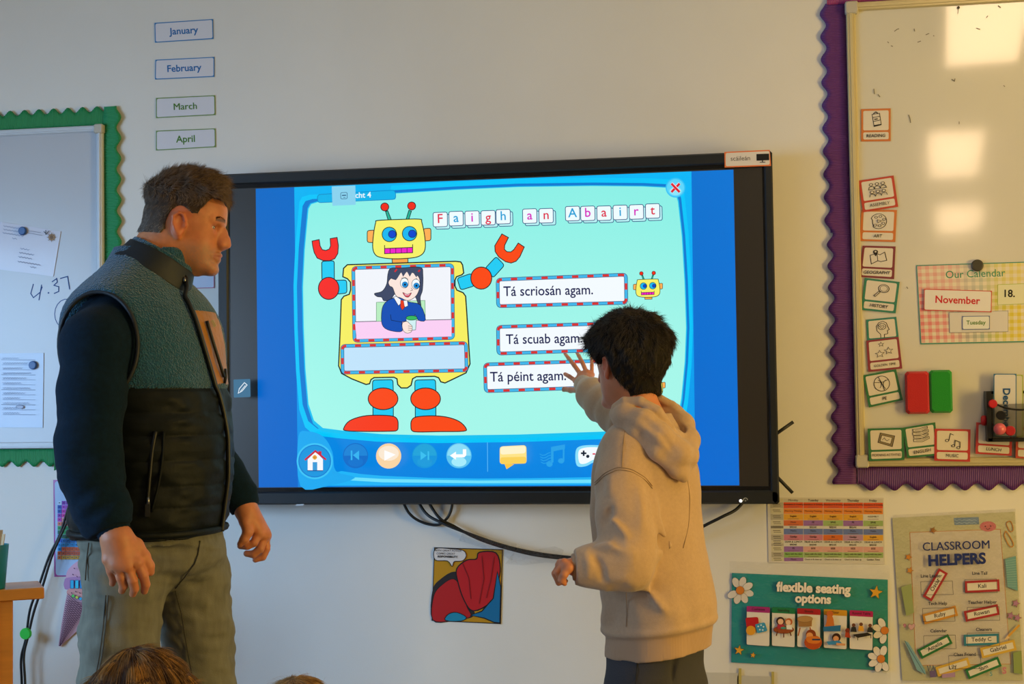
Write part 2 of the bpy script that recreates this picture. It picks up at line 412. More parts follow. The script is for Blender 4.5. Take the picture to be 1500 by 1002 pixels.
# ---- title tiles
RD, BL, MG = '#e02848', '#1ca0d8', '#d81ec0'
for ch, (x, y), c in [('F', E5(805, 292), RD), ('a', E5(888, 287), BL), ('i', E5(972, 285), MG), ('g', E5(1056, 283), RD), ('h', E5(1135, 277), BL),
                      ('a', E7(360, 287), MG), ('n', E7(450, 285), RD), ('A', E7(595, 273), BL), ('b', E7(679, 272), MG), ('a', E7(768, 271), RD), ('i', E7(857, 267), BL), ('r', E7(946, 264), MG), ('t', E7(1035, 259), RD)]:
    for dx, dy in ((3.6, 3.4), (0, 0)):
        S.rr([(x-10.6+dx, y-10.2+dy), (x+10.2+dx, y-10.9+dy), (x+10.6+dx, y+10.2+dy), (x-10.2+dx, y+10.9+dy)], 3, '#eefcff' if dx == 0 else '#b8f0f4', '#103a78', 1.0)
    S.text(ch, x, y+(0 if ch not in 'gA' else .4), 19, c, bold=.45, ang=-2)

def striped(q, r, fill, seg=11):
    """rounded box with a candy-striped edge"""
    o = S.rpts(q, r, 5)
    S.poly(o, fill); S.line(o+[o[0]], 5.4, '#123a6a', closed=True); S.line(o+[o[0]], 4.0, '#43b6ea', closed=True)
    # dashes
    P = [np.array(p) for p in o]+[np.array(o[0])]; L = [0]
    for i in range(1, len(P)): L.append(L[-1]+np.linalg.norm(P[i]-P[i-1]))
    tot = L[-1]; k = max(4, int(round(tot/(seg*2)))); st = tot/k
    def pt(s):
        s %= tot; i = int(np.searchsorted(L, s, side='right'))-1; i = min(i, len(P)-2); t = (s-L[i])/max(L[i+1]-L[i], 1e-6); return P[i]*(1-t)+P[i+1]*t
    lay = S.lay()
    for i in range(k):
        pts = [tuple(pt(i*st+j*st*.42/3)) for j in range(4)]
        S.n -= 1 if i else 0
        S.line(pts, 3.6, '#d8322c')
def robot_head(f, w=1.1, mini=False):
    """f maps head units (crop pixels) to photo pixels"""
    G = lambda l: [f(*p) for p in l]
    r1 = 1/3.579 if not mini else .46/3.579
    S.poly(G([(518, 250), (530, 246), (548, 292), (532, 296)]), '#22b496', INK, w); S.poly(G([(640, 244), (654, 248), (640, 292), (626, 290)]), '#22b496', INK, w)
    for x, y in ((514, 226), (655, 221)):
        cx, cy = f(x, y); S.circ(cx, cy, 21*r1, '#f02c14', ol=INK, ow=w)
    S.rr(G([(422, 350), (462, 347), (462, 413), (422, 412)]), 12*r1, '#fdb055', INK, w); S.rr(G([(716, 340), (756, 337), (756, 402), (716, 405)]), 12*r1, '#fdb055', INK, w)
    S.poly(G([(552, 494), (635, 490), (636, 519), (554, 521)]), '#f5a848', INK, w)
    S.poly(sm(G([(478, 297), (580, 292), (695, 290), (708, 305), (722, 370), (727, 430), (718, 465), (690, 486), (640, 495), (560, 498), (500, 492), (466, 478), (451, 440), (455, 370), (466, 310)]), 4), '#f6f168', INK, w*1.2)
    for (x, y), (a, b) in (((538, 370), (553, 369)), ((644, 366), (658, 367))):
        cx, cy = f(x, y); S.circ(cx, cy, 38*r1, '#18b8f0', ol=INK, ow=w); cx, cy = f(a, b); S.circ(cx, cy, 20*r1, '#0a44d0', ol=INK, ow=w*.7)
    S.poly(G([(513, 444), (660, 438), (660, 466), (513, 471)]), '#f01ec8', INK, w)
    for k in range(1, 5): S.line(G([(513+29.4*k, 444-1.2*k), (513+29.4*k, 471-1.2*k)]), w*.8, INK)
    S.line(G([(513, 426), (513, 472)]), w, INK); S.line(G([(660, 422), (660, 466)]), w, INK)
# ---- robot
robot_head(E5)
body = L5([(318, 529), (600, 520), (885, 511), (912, 514), (922, 530), (928, 572), (918, 582), (890, 592), (882, 610), (882, 640), (892, 662), (925, 676), (938, 694), (944, 780)])+L6([(950, 20), (961, 190), (940, 237), (880, 266), (830, 290), (808, 284), (796, 262), (775, 255), (680, 257), (660, 268), (652, 302), (632, 316), (600, 316), (582, 298), (578, 268), (562, 260), (458, 262), (442, 272), (434, 294), (416, 298), (340, 268), (288, 240), (272, 200)])+L5([(279, 900), (286, 712), (300, 694), (328, 684), (335, 660), (334, 620), (318, 602), (294, 592), (298, 548)])
S.poly(body, '#f6ef62', INK, 1.8)
for x0, x1, ex in ((450, 559, 505), (672, 782, 728)):
    S.rr(L6([(x0, 275), (x1-2, 272), (x1, 340), (x0, 340)]), 4, '#22ccf4', INK, 1.2); S.poly(L6([(x0+2, 410), (x1, 408), (x1, 466), (x0+2, 468)]), '#22ccf4', INK, 1.2)
    cx, cy = E6(ex, 373); S.circ(cx, cy, 78/3.579, '#fb4a12', ry=57/3.579, ol=INK, ow=1.3, n=32)
S.poly(sm(L6([(300, 525), (330, 488), (400, 464), (480, 459), (555, 464), (580, 482), (584, 515), (578, 538), (540, 543), (400, 544), (310, 540)]), 4), '#f83c14', INK, 1.3)
S.poly(sm(L6([(655, 486), (680, 468), (760, 462), (840, 469), (905, 492), (940, 528), (925, 543), (800, 545), (690, 547), (657, 540), (651, 515)]), 4), '#fb4a12', INK, 1.3)
# arms
S.rr(L5([(183, 511), (249, 508), (250, 615), (185, 615)]), 3.5, '#22ccf4', INK, 1.2); S.rr(L5([(240, 611), (314, 609), (316, 678), (250, 684)]), 4, '#22ccf4', INK, 1.2)
cx, cy = E5(220, 653); S.circ(cx, cy, 54/3.579, '#f6281c', ry=58/3.579, ol=INK, ow=1.3, n=28)
S.poly(L5([(133, 405), (170, 397), (175, 430), (186, 450), (205, 454), (223, 447), (230, 430), (228, 392), (264, 386), (271, 430), (268, 470), (252, 497), (225, 508), (190, 507), (160, 494), (144, 465), (136, 430)]), '#f6281c', INK, 1.2)
S.rr(L5([(893, 600), (968, 574), (985, 640), (912, 662)]), 4, '#22ccf4', INK, 1.2); S.rr(L5([(1040, 548), (1098, 486), (1142, 532), (1082, 598)]), 4, '#22ccf4', INK, 1.2)
cx, cy = E5(1020, 599); S.circ(cx, cy, 55/3.579, '#fb4a12', ry=58/3.579, ol=INK, ow=1.3, n=28)
S.poly(L7([(207, 385), (243, 405), (222, 448), (221, 470), (235, 483), (256, 484), (272, 472), (297, 435), (330, 457), (306, 510), (285, 535), (258, 545), (228, 538), (190, 512), (170, 482), (168, 450)]), '#fb4a12', INK, 1.2)
# picture in the robot's body
q = L5([(349, 546), (868, 531), (872, 913), (355, 928)])
striped(q, 5, '#f2f5fb')
S.poly(L5([(358, 828), (864, 816), (864, 905), (366, 919)]), '#fbd0f4'); S.line(L5([(358, 828), (864, 816)]), 1, '#4a4a58')
S.poly(L5([(470, 726), (725, 716), (727, 820), (470, 826)]), '#b9edc0', '#3a7a50', .6)
S.poly(sm(L5([(545, 548), (600, 546), (700, 542), (714, 580), (712, 660), (700, 700), (704, 748), (692, 742), (668, 690), (600, 660), (560, 690), (548, 712), (510, 718), (498, 700), (474, 696), (460, 680), (500, 668), (524, 630), (530, 580)]), 4), '#3f4864', INK, .8)
S.poly(sm(L5([(556, 600), (570, 578), (640, 566), (690, 590), (698, 640), (680, 690), (640, 716), (600, 706), (572, 690), (556, 650), (540, 640), (533, 620), (545, 602)]), 4), '#fce6dc', INK, .7)
S.poly(L5([(552, 604), (560, 560), (600, 548), (690, 548), (704, 600), (690, 572), (680, 596), (660, 566), (645, 592), (630, 564), (610, 592), (600, 568), (580, 600), (572, 610)]), '#3f4864')
S.line(L5([(566, 566), (578, 552)]), 2.2, '#d8202c'); S.line(L5([(690, 566), (698, 556)]), 2.2, '#d8202c')
for x, y in ((617, 625), (677, 631)):
    cx, cy = E5(x, y); S.circ(cx, cy, 6, '#f4fbff', ry=7.4, ol=INK, ow=.6); cx, cy = E5(x+3, y+8); S.circ(cx, cy, 4.2, '#1c8ed8', ol='#0a4a80', ow=.5); S.circ(cx, cy, 1.6, '#0c1c30')
S.line(L5([(600, 600), (622, 596), (636, 606)]), .7, INK); S.line(L5([(668, 606), (684, 602)]), .7, INK)
S.line(L5([(652, 650), (660, 662), (648, 666)]), .6, INK)
S.poly(sm(L5([(608, 674), (632, 684), (654, 676), (640, 698), (622, 696)]), 3), '#c84050', INK, .5); S.poly(L5([(616, 679), (632, 686), (648, 681), (638, 690), (622, 690)]), '#f8b8c8')
S.poly(sm(L5([(558, 704), (590, 700), (640, 724), (700, 740), (728, 818), (690, 820), (672, 790), (668, 824), (606, 828), (606, 876), (560, 878), (515, 862), (497, 828), (500, 760), (520, 724)]), 3), '#1450b4', INK, .8)
S.poly(L5([(560, 700), (574, 694), (604, 716), (632, 716), (636, 744), (620, 752), (606, 724), (586, 744)]), '#f4f6fb', INK, .6)
S.poly(L5([(597, 716), (612, 716), (618, 752), (606, 768), (596, 750)]), '#e83a18', INK, .5)
S.line(L5([(544, 790), (548, 820), (606, 830)]), .7, INK)
S.poly(L5([(626, 812), (680, 806), (676, 870), (632, 876)]), '#d2f2f4', '#2a5a5a', .7); cx, cy = E5(655, 808); S.circ(cx, cy, 8.2, '#38b860', ry=3.3, ol=INK, ow=.7)
S.poly(sm(L5([(606, 836), (630, 826), (646, 840), (658, 852), (654, 880), (630, 888), (610, 872)]), 3), '#fce6dc', INK, .6)
for k in range(3): S.line(L5([(636, 850+k*11), (656, 853+k*11)]), .6, INK)
striped(L6([(291, 96), (940, 81), (943, 224), (293, 236)]), 5, '#c2e4fb')
# ---- answers
striped([E7(184, 636), E7(888, 609), E7(890, 763), E7(186, 782)], 5, '#f4fbff')
striped([(729.5, 479), (917, 473), (918.5, 511.5), (730, 518)], 5, '#f4fbff')
striped([(710.5, 534), (899, 528), (901, 566.5), (711.5, 573)], 5, '#f4fbff')
NV = '#151c50'
S.text('Tá scriosán agam.', 803, 427, 20.5, NV, bold=.45, ang=-1.2, sx=.9)
S.text('Tá scuab agam.', 797, 497.5, 20.5, NV, bold=.45, ang=-1.2, sx=.9)
S.text('Tá péint agam.', 773.5, 552.5, 20.5, NV, bold=.45, ang=-1.2, sx=.93)
for ox_, oy_ in ((949, 421), (952, 493), (953, 566)):
    k = .46; robot_head(lambda x, y, ox_=ox_, oy_=oy_, k=k: (ox_+(x-588)*k/3.579, oy_+(y-385)*k/3.579), .7, True)
# ---- tool bar
S.poly(sm([(437, 640), (452, 632), (474, 640), (487, 662), (492, 690), (520, 700), (480, 712), (440, 712)], 4), '#18a8f0')
S.circ(461, 675.5, 26.5, '#3cc4f6', n=32); S.circ(461, 675.5, 24, '#0c7ed2', n=32); S.circ(461, 675.5, 22.5, '#1496de', n=32)
S.poly(L6([(110, 690), (152, 650), (190, 690), (190, 748), (110, 748)]), '#f6f8fb'); S.line(L6([(108, 750), (190, 750)]), 1.2, '#1a3a8a'); S.poly(L6([(136, 705), (160, 705), (160, 748), (136, 748)]), '#3a9ad8')
S.line(L6([(95, 694), (150, 647), (206, 692)]), 2.6, '#cc1c34'); S.poly(L6([(166, 648), (182, 648), (182, 672), (166, 662)]), '#cc1c34'); S.circ(*E6(147, 680), 3.3, '#f4b032'); S.line(L6([(147, 668), (147, 692)]), .6, '#a04020'); S.line(L6([(136, 680), (159, 680)]), .6, '#a04020')
def btn(x, y, c1, c2, c3):
    S.circ(x, y, 18.5, c1, n=30); S.poly([(x+17.2*math.cos(a), y+17.2*math.sin(a)) for a in np.linspace(math.pi, 2*math.pi, 14)], c2); S.circ(x, y+9, 11, c3, ry=7)
btn(520.8, 667.5, '#0c6cc8', '#1a84d6', '#0e74ce'); S.line([(515, 660), (515, 674)], 2.4, '#35b4f0'); S.poly([(526, 660), (526, 674), (517, 667)], '#35b4f0')
btn(569.3, 668, '#f6c488', '#fdf0dc', '#fbe2c0'); S.circ(569.3, 668, 18.5, '#f9d5a4', n=30); S.circ(569.3, 664, 15, '#fbe9d2', ry=11); S.poly([(563, 659.5), (563, 675), (579.5, 666)], '#ffffff')
btn(622, 667.5, '#1496dc', '#22a4da', '#1e9cdc'); S.line([(627.5, 661), (627.5, 674)], 2.2, '#3cc0f0'); S.poly([(616, 661), (616, 674), (625, 667.5)], '#3cc0f0')
btn(672.3, 667.5, '#5cc4f0', '#8adcf8', '#a6ecfc'); S.poly([(659, 667.5), (668, 661.5), (668, 665.5), (678, 665.5), (678, 658), (683, 658), (683, 667), (680, 670), (668, 670), (668, 673.5)], '#ffffff')
S.line([(714, 648), (714.3, 691)], 1, '#5ab8f4')
S.poly(S.rpts([(732, 654), (771, 652), (771.5, 679), (732, 680)], 5), '#ffe488'); S.poly(L8([(210, 712), (222, 742), (262, 716)]), '#f8c848'); S.poly(S.rpts([(733, 654.5), (770, 653), (770, 664), (733, 666)], 4), '#fff4cc'); S.poly(S.rpts([(732.5, 670), (771, 669), (771.3, 679), (732.5, 680)], 4), '#fad25a')
MC = '#2aa2e8'
S.poly(L8([(455, 625), (528, 612), (528, 636), (468, 648), (468, 705), (455, 712)]), MC); S.line(L8([(521, 618), (521, 695)]), 2.4, MC); S.circ(*E8(447, 716), 4.6, MC, ry=3.8); S.circ(*E8(508, 698), 4.6, MC, ry=3.8)
for k in range(4): S.line([E8(396+2*k+t*14, 662+k*14+8*math.sin(t*1.2)) for t in range(5)], 1.1, MC)
S.poly(sm([(843, 663), (849, 654), (870, 652), (895, 655), (901, 668), (897, 683), (886, 684), (872, 677), (858, 683), (845, 682)], 4), '#8adffa'); S.poly(sm([(847, 664), (852, 657), (870, 655), (892, 658), (897, 668), (893, 679), (886, 680), (872, 673), (858, 679), (849, 678)], 4), '#f6fbff')
S.line([(851, 664), (859, 664)], 2.6, '#1a2436'); S.line([(855, 660), (855, 668)], 2.6, '#1a2436'); S.circ(861, 668.5, 2.4, '#1a2436'); S.line([(868, 665), (872, 665)], 2, '#e02848')
# side button on the dark strip
S.rr([(342, 556), (366.5, 555), (367, 581.5), (342.5, 582.5)], 1.5, '#3c6c8c')
S.poly([(349, 576), (350.5, 569.5), (358, 560.5), (362, 564), (354.5, 573)], '#3c6c8c', '#dfeaf2', 1.1); S.line([(352, 573.5), (359.5, 564.5)], .9, '#dfeaf2')
lit = S.build('lit_picture', SCR, disp); lit.location = (-ox, 0, -oz)
# status light, maker's mark, label card, mounting feet
led = at(1085, 733.7, -.112); MB().lathe((led[0]-ox, -.113, led[2]-oz), (0, 1, 0), [(-.003, .0035), (0, .0045), (.004, .0045)], 14).build('status_light', mat('white_led', (1, 1, 1), emit=((1, 1, 1), 1.6)), disp)
p_ = Print(-.1125); p_.arc(1092, 732.5, 3, 180, 360, 1, '#b8bcbf'); p_.circ(1092, 733.5, 1.2, '#888c90'); p_.line([(1087.5, 733.5), (1089.5, 733)], 1, '#a8acaf')
o_ = p_.build('power_symbol', PRINT, disp); o_.location = (-ox, 0, -oz)
o_ = MB().quadbox([at(434, 738.6, -.112), at(445, 738.2, -.112), at(444, 740.6, -.112), at(433, 741, -.112)], .01).build('maker_badge', mat('satin_metal', (.6, .6, .62), rough=.35, metal=.8), disp); o_.location = (-ox, 0, -oz)
q = [(1061, 222.5), (1127.5, 219.5), (1129.5, 243), (1061.5, 245.5)]
o, p = card('word_card', 'small orange-edged card reading scáileán on the display corner', 'card', q, -.1145, '#e8793c')
p.rr([(1063, 224.2), (1127, 221.2), (1127.6, 241.2), (1063, 243.6)], 2.5, '#ded6d0'); p.text('scáileán', 1084.5, 232.6, 9.5, '#3a3634', ang=-2)
p.poly([(1108, 225.6), (1126.5, 225), (1126.8, 234.6), (1108.2, 235.4)], '#1c1a1c'); p.line([(1117, 235), (1117, 237.5)], 1.4, '#1c1a1c'); p.line([(1113, 237.8), (1121, 237.4)], 1, '#1c1a1c'); p.build('card_print', PRINT, o)
for (a, b, n__) in (((1128, 642), (1162, 618), 'upper'), ((1130, 690), (1161, 722), 'lower')):
    A, B = at(*a, -.055), at(*b, -.05)
    MB().tube([A, A*.5+B*.5, B], .0052, 8).build('antenna', mat('black_rubber', '#17181a', rough=.5), None, True, label='short black stick antenna poking out behind the right edge of the display, the %s one' % n__, cat='antenna', group='stick antennas behind the display')
# ------------------------------------------------------------------ month cards
for nm, c, q, tx in (('January', '#2a78b8', [(226.3, 33.5), (312, 27.8), (312.6, 57), (227, 62.5)], 'blue-edged card reading January, topmost of the four month cards'),
                     ('February', '#2a78b8', [(227.5, 87.5), (314, 83.3), (314, 112.5), (227, 116.5)], 'blue-edged card reading February, under the January card'),
                     ('March', '#6a8a3c', [(228.5, 143.5), (315, 139.5), (315.5, 168.5), (228.5, 173)], 'green-edged card reading March, third of the month cards'),
                     ('April', '#6a8a3c', [(228.5, 191.5), (315.5, 188), (316, 215.5), (228.5, 220.5)], 'green-edged card reading April, above the man\'s head')):
    o, p = card('month_card', tx, 'card', q, -.0025, c, group='month cards on the wall')
    s = lambda q, e: [(q[0][0]+e, q[0][1]+e), (q[1][0]-e, q[1][1]+e), (q[2][0]-e, q[2][1]-e), (q[3][0]+e, q[3][1]-e)]
    p.rr(s(q, 1.3), 2.5, '#d4d2da')
    a = math.degrees(math.atan2(q[1][1]-q[0][1], q[1][0]-q[0][0]))
    p.text(nm, sum(v[0] for v in q)/4-.5, sum(v[1] for v in q)/4+.6, 14, {'#2a78b8': '#1a66a8', '#6a8a3c': '#4a7a28'}[c], bold=1, ang=a); p.build('card_print', PRINT, o)

# ------------------------------------------------------------------ whiteboards
def slab(name, q, Y, depth, material, parent, bev=None):
    return MB().quadbox([at(a, b, Y) for a, b in q], depth).build(name, material, parent)
def whiteboard(label, x0, x1, z0, z1, fw_, surf, frm, fy=-.024):
    e = empty('whiteboard', ((x0+x1)/2, 0, (z0+z1)/2), label=label, cat='whiteboard'); ox, oz = (x0+x1)/2, (z0+z1)/2
    MB().box(x0+.004-ox, x1-.004-ox, -.014, -.001, z0+.004-oz, z1-.004-oz).build('writing_surface', surf, e)
    for (a, b, c, d) in ((x0, x1, z1-fw_, z1), (x0, x1, z0, z0+fw_), (x0, x0+fw_, z0+fw_, z1-fw_), (x1-fw_, x1, z0+fw_, z1-fw_)):
        m = MB(); m.box(a-ox, b-ox, fy, -.001, c-oz, d-oz, .004)
        horiz = (b-a) > (d-c)
        if horiz: m.box(a-ox, b-ox, fy-.003, fy+.002, (c+d)/2-oz-fw_*.16, (c+d)/2-oz+fw_*.2, .001)
        else: m.box((a+b)/2-ox-fw_*.16, (a+b)/2-ox+fw_*.2, fy-.003, fy+.002, c-oz, d-oz, .001)
        m.build('frame_rail', frm, e)
    for a in (x0, x1):
        for c in (z0, z1):
            sx = 1 if a == x0 else -1; sz = 1 if c == z0 else -1; k = fw_*1.35
            MB().box(a-sx*.003-ox, a+sx*k-ox, fy-.005, -.001, c-sz*.003-oz, c+sz*k-oz, .004).build('corner_cap', mat('corner_plastic', '#b9b2a4', rough=.5), e)
    return e, ox, oz
SURF_R = mat('glossy_whiteboard', '#d2cdc0', rough=.08, spec=.8, coat=.6, coatr=.05, bump=('noise', 3.0, .05, .01))
SURF_L = mat('matt_whiteboard', '#b9bac0', rough=.28)
ALU = mat('cream_aluminium', '#cbbd92', rough=.35, metal=.25)
ALUL = mat('white_aluminium', '#c6cbd2', rough=.35)
ZT, ZB = at(1258, 3, -.02)[2]+0, at(1300, 683.5, -.02)[2]
XF = at(1253, 340, -.02)[0]-.012
rb, rox, roz = whiteboard('tall glossy whiteboard with cream frame and subject cards, right of the display', XF, XF+1.25, ZB, ZT, .026, SURF_R, ALU)
ZLT, ZLB = at(120, 184.5, -.02)[2], at(60, 657, -.02)[2]; XLr = at(150.5, 350, -.02)[0]
lb, lox, loz = whiteboard('whiteboard with pale frame in green scalloped border behind the man', XLr-1.3, XLr, ZLB, ZLT, .021, SURF_L, ALUL)
# marker writing and specks
p = Print(-.0142)
p.line([(49, 416), (45, 430), (49, 436), (59, 428), (62, 420)], 1.4, '#2a4a86'); p.line([(61, 417), (57, 440)], 1.4, '#2a4a86'); p.circ(71, 429, 1.2, '#2a4a86')
p.line([(76, 413), (83, 408), (84, 413), (79, 418), (86, 420), (86, 427), (79, 430)], 1.4, '#2a4a86'); p.line([(88, 408), (99, 405), (102, 424)], 1.4, '#2a4a86'); o = p.build('marker_numerals', PRINT, lb); o.location = (-lox, 0, -loz); p = Print(-.0142)
p.arc(98, 460, 18, 60, 300, 1.1, '#2a4a86', ry=22); p.arc(99, 464, 11, 90, 290, .9, '#2a4a86', ry=14)
o = p.build('marker_loops', PRINT, lb); o.location = (-lox, 0, -loz); p = Print(-.0142)
p.line([(0, 196), (30, 194.5), (80, 191.5), (136, 190)], .8, '#4a4648'); p.line([(120, 187), (125, 190), (123, 192), (119, 191)], .7, '#4a4648'); p.circ(136.5, 190.6, 1, '#302c30')
o = p.build('marker_line', PRINT, lb); o.location = (-lox, 0, -loz)
p = Print(-.0142)
for a in ([(1310, 46), (1314, 43), (1317, 42)], [(1356, 51), (1361, 49)], [(1344, 62), (1349, 60)], [(1300, 61), (1302, 63)], [(1305, 67), (1308, 68)], [(1394, 116), (1398, 119), (1399, 115)], [(1430, 41), (1436, 43)], [(1445, 26), (1447, 23)], [(1367, 52), (1368.5, 53)], [(1339, 42), (1340, 46)], [(1331, 168), (1333, 174), (1334, 180)], [(1405, 178), (1405, 182)], [(1280, 130), (1281, 138)], [(1462, 8), (1466, 11)], [(1286, 138), (1289, 142)], [(1470, 125), (1472, 127)], [(1328, 420), (1330, 423)]):
    p.line(a, 1.1, '#6a6250')
p.circ(1404, 11, 2.1, '#4a4438'); p.line([(1404, 12), (1403, 20)], .8, '#7a7260')
o = p.build('marker_specks', PRINT, rb, kind='stuff'); o.location = (-rox, 0, -roz)

# ------------------------------------------------------------------ corrugated scalloped border strips
def border_strip(name, label, A, B, width, amp, period, out, material, group, Y=-.006, ridge=.0054, phase=0, ends=(0, 0)):
    """A, B: world (x, z) ends of the inner edge; out: unit (x, z) towards the scallops"""
    A = np.array(A, float); B = np.array(B, float); L = np.linalg.norm(B-A); t = (B-A)/L; out = np.array(out, float)
    N = int(L/ridge*5); s = np.linspace(0, L, N+1)
    y = Y-.0011*np.sin(s*2*math.pi/ridge)-.001*np.sin(s*9+phase)
    wd = width+amp*np.cos((s/period+phase)*2*math.pi)
    cols = [0, .25, .5, .75, 1.0]; V = []; n = len(cols)
    for c in cols:
        p = A+t*s[:, None]+out*(wd*c)[:, None]
        V.append(np.stack([p[:, 0], y-(.0025*c*c), p[:, 1]], 1))
    Fv = np.stack(V, 1).reshape(-1, 3); Bk = Fv+np.array([0, .0009, 0]); V = np.concatenate([Fv, Bk]); o = len(Fv); F = []
    i = np.arange(N)
    for c in range(n-1):
        a = i*n+c; b = (i+1)*n+c
        F.append(np.stack([a, a+1, b+1, b], 1)); F.append(np.stack([a+o, b+o, b+1+o, a+1+o], 1))
    F.append(np.stack([i*n, (i+1)*n, (i+1)*n+o, i*n+o], 1)); F.append(np.stack([i*n+n-1, i*n+n-1+o, (i+1)*n+n-1+o, (i+1)*n+n-1], 1))
    return mesh_obj(name, V, np.concatenate(F), material, None, False, label=label, cat='border strip', group=group)
GRN = mat('green_corrugated_card', '#1c8a52', rough=.55); PUR = mat('purple_corrugated_card', '#5e2c74', rough=.5); MAG = mat('magenta_corrugated_card', '#9a3478', rough=.5)
k_ = 1/482.0
xz = lambda px, py, Y=-.006: at(px, py, Y)[[0, 2]]
gG, gP = 'green scalloped border strips', 'purple scalloped border strips'
zt = ZLT; zl = ZLB
border_strip('border_strip', 'green corrugated scalloped strip along the top of the left whiteboard', (XLr-1.3, zt), (XLr+.002, zt), .056, .009, .0512, (0, 1), GRN, gG, phase=.1)
border_strip('border_strip', 'green corrugated scalloped strip down the right side of the left whiteboard', (XLr, zt+.062), (XLr, zl-.06), .053, .008, .068, (1, 0), GRN, gG, Y=-.009, phase=.45)
border_strip('border_strip', 'green corrugated scalloped strip along the bottom of the left whiteboard', (XLr-1.3, zl-.001), (XLr-.17, zl-.001), .05, .009, .056, (0, -1), GRN, gG, phase=.2)
border_strip('border_strip', 'short green corrugated piece under the left whiteboard, overlapping beside the man', (XLr-.175, zl-.010), (XLr+.0, zl-.010), .052, .011, .1, (0, -1), GRN, gG, Y=-.010, phase=.05)
xo = XF
border_strip('border_strip', 'purple corrugated scalloped strip down the upper left side of the right whiteboard', (xo, ZT+.004), (xo, xz(1250, 340)[1]), .068, .0085, .069, (-1, 0), PUR, gP, phase=.55)
border_strip('border_strip', 'purple corrugated scalloped strip down the lower left side of the right whiteboard', (xo, xz(1250, 334)[1]), (xo, ZB-.052), .062, .009, .064, (-1, 0), PUR, gP, Y=-.009, phase=.25)
border_strip('border_strip', 'purple corrugated scalloped strip along the bottom of the right whiteboard', (xo+.002, ZB-.001), (xo+1.25, ZB-.001), .060, .010, .0665, (0, -1), PUR, gP, Y=-.0105, phase=.42)
border_strip('border_strip', 'magenta corrugated scalloped strip along the top of the right whiteboard', (xo-.055, ZT), (xo+1.25, ZT), .056, .009, .0665, (0, 1), MAG, gP, Y=-.010, phase=.3)

# ------------------------------------------------------------------ subject cards on the right whiteboard
CB = '#d8cdbd'; K = '#2c2622'
def ic_can(p): p.poly([(.33,.2),(.66,.15),(.74,.72),(.42,.8)], CB, K, .03); p.line([(.35,.36),(.68,.3)],.03,K); p.line([(.38,.55),(.7,.48)],.03,K); p.line([(.38,.17),(.5,.08),(.58,.14)],.04,K); p.line([(.43,.45),(.58,.42)],.05,K); p.line([(.4,.76),(.75,.7)],.05,K)
def ic_people(p):
    for i in range(3):
        p.circ(.28+.22*i, .22, .065, CB, ol=K, ow=.025); p.line([(.17+.22*i, .45), (.2+.22*i, .34), (.28+.22*i, .31), (.36+.22*i, .34), (.39+.22*i, .45)], .025, K)
    p.line([(.15, .46), (.85, .46)], .025, K)
    for i in range(3):
        p.circ(.28+.22*i, .6, .065, CB, ol=K, ow=.025); p.line([(.17+.22*i, .84), (.2+.22*i, .72), (.28+.22*i, .69), (.36+.22*i, .72), (.39+.22*i, .84)], .025, K)
def ic_palette(p):
    p.poly([(.5+.3*math.cos(a)*(1 if a<2.4 or a>3.4 else .75), .5+.38*math.sin(a)) for a in np.linspace(0, 2*math.pi, 26)[:-1]], CB, K, .028)
    for x, y in ((.4,.3),(.56,.25),(.7,.4),(.68,.6),(.55,.72),(.38,.7)): p.circ(x, y, .055, CB, ol=K, ow=.022, n=10)
    p.poly([(.46,.42),(.6,.48),(.48,.58)], CB, K, .022)
def ic_map(p): p.poly([(.18,.4),(.44,.3),(.56,.36),(.74,.22),(.84,.62),(.62,.7),(.5,.66),(.26,.84)], CB, K, .03); p.line([(.44,.3),(.5,.66)],.025,K); p.circ(.38,.22,.1,K); p.poly([(.29,.25),(.47,.25),(.4,.45)],K); p.circ(.38,.21,.04,CB)
def ic_glass(p): p.circ(.6,.35,.2,CB,ol=K,ow=.03); p.circ(.6,.35,.14,CB,ol=K,ow=.018); p.line([(.47,.5),(.28,.78)],.09,K); p.line([(.45,.53),(.3,.76)],.035,CB)
def ic_head(p): p.line([(.42,1.0),(.42,.8),(.28,.6),(.26,.35),(.38,.15),(.56,.1),(.7,.2),(.75,.42),(.8,.58),(.72,.62),(.72,.8),(.58,.82),(.57,1.0)],.03,K); p.circ(.5,.38,.17,CB,ol=K,ow=.028,n=12); p.poly([(.5,.5),(.4,.38),(.45,.32),(.5,.37),(.56,.32),(.6,.39)],CB,K,.022); p.arc(.43,.3,.06,90,300,.02,K)
def star(p, x, y, r, c, ol=None, ow=.02, a0=-90):
    p.poly([(x+(r if i%2==0 else r*.42)*math.cos(math.radians(a0+36*i)), y+(r if i%2==0 else r*.42)*math.sin(math.radians(a0+36*i))) for i in range(10)], c, ol, ow)
def ic_stars(p): star(p,.42,.2,.12,CB,K,.02); star(p,.34,.68,.19,CB,K,.02); star(p,.7,.56,.18,CB,K,.02)
def ic_ball(p): p.circ(.5,.5,.3,CB,ry=.38,ol=K,ow=.03); p.arc(.2,.5,.28,-45,45,.025,K); p.arc(.85,.6,.3,140,235,.025,K); p.line([(.24,.38),(.5,.45),(.78,.36)],.025,K); p.line([(.42,.14),(.5,.45),(.56,.86)],.025,K)
def ic_frame(p): p.poly([(.3,.15),(.82,.32),(.72,.85),(.2,.62)], '#8a7a5c', K, .025); p.poly([(.35,.27),(.73,.4),(.66,.72),(.28,.56)], CB, K, .02); p.line([(.36,.5),(.44,.4),(.48,.5),(.54,.55),(.62,.48)],.02,K)
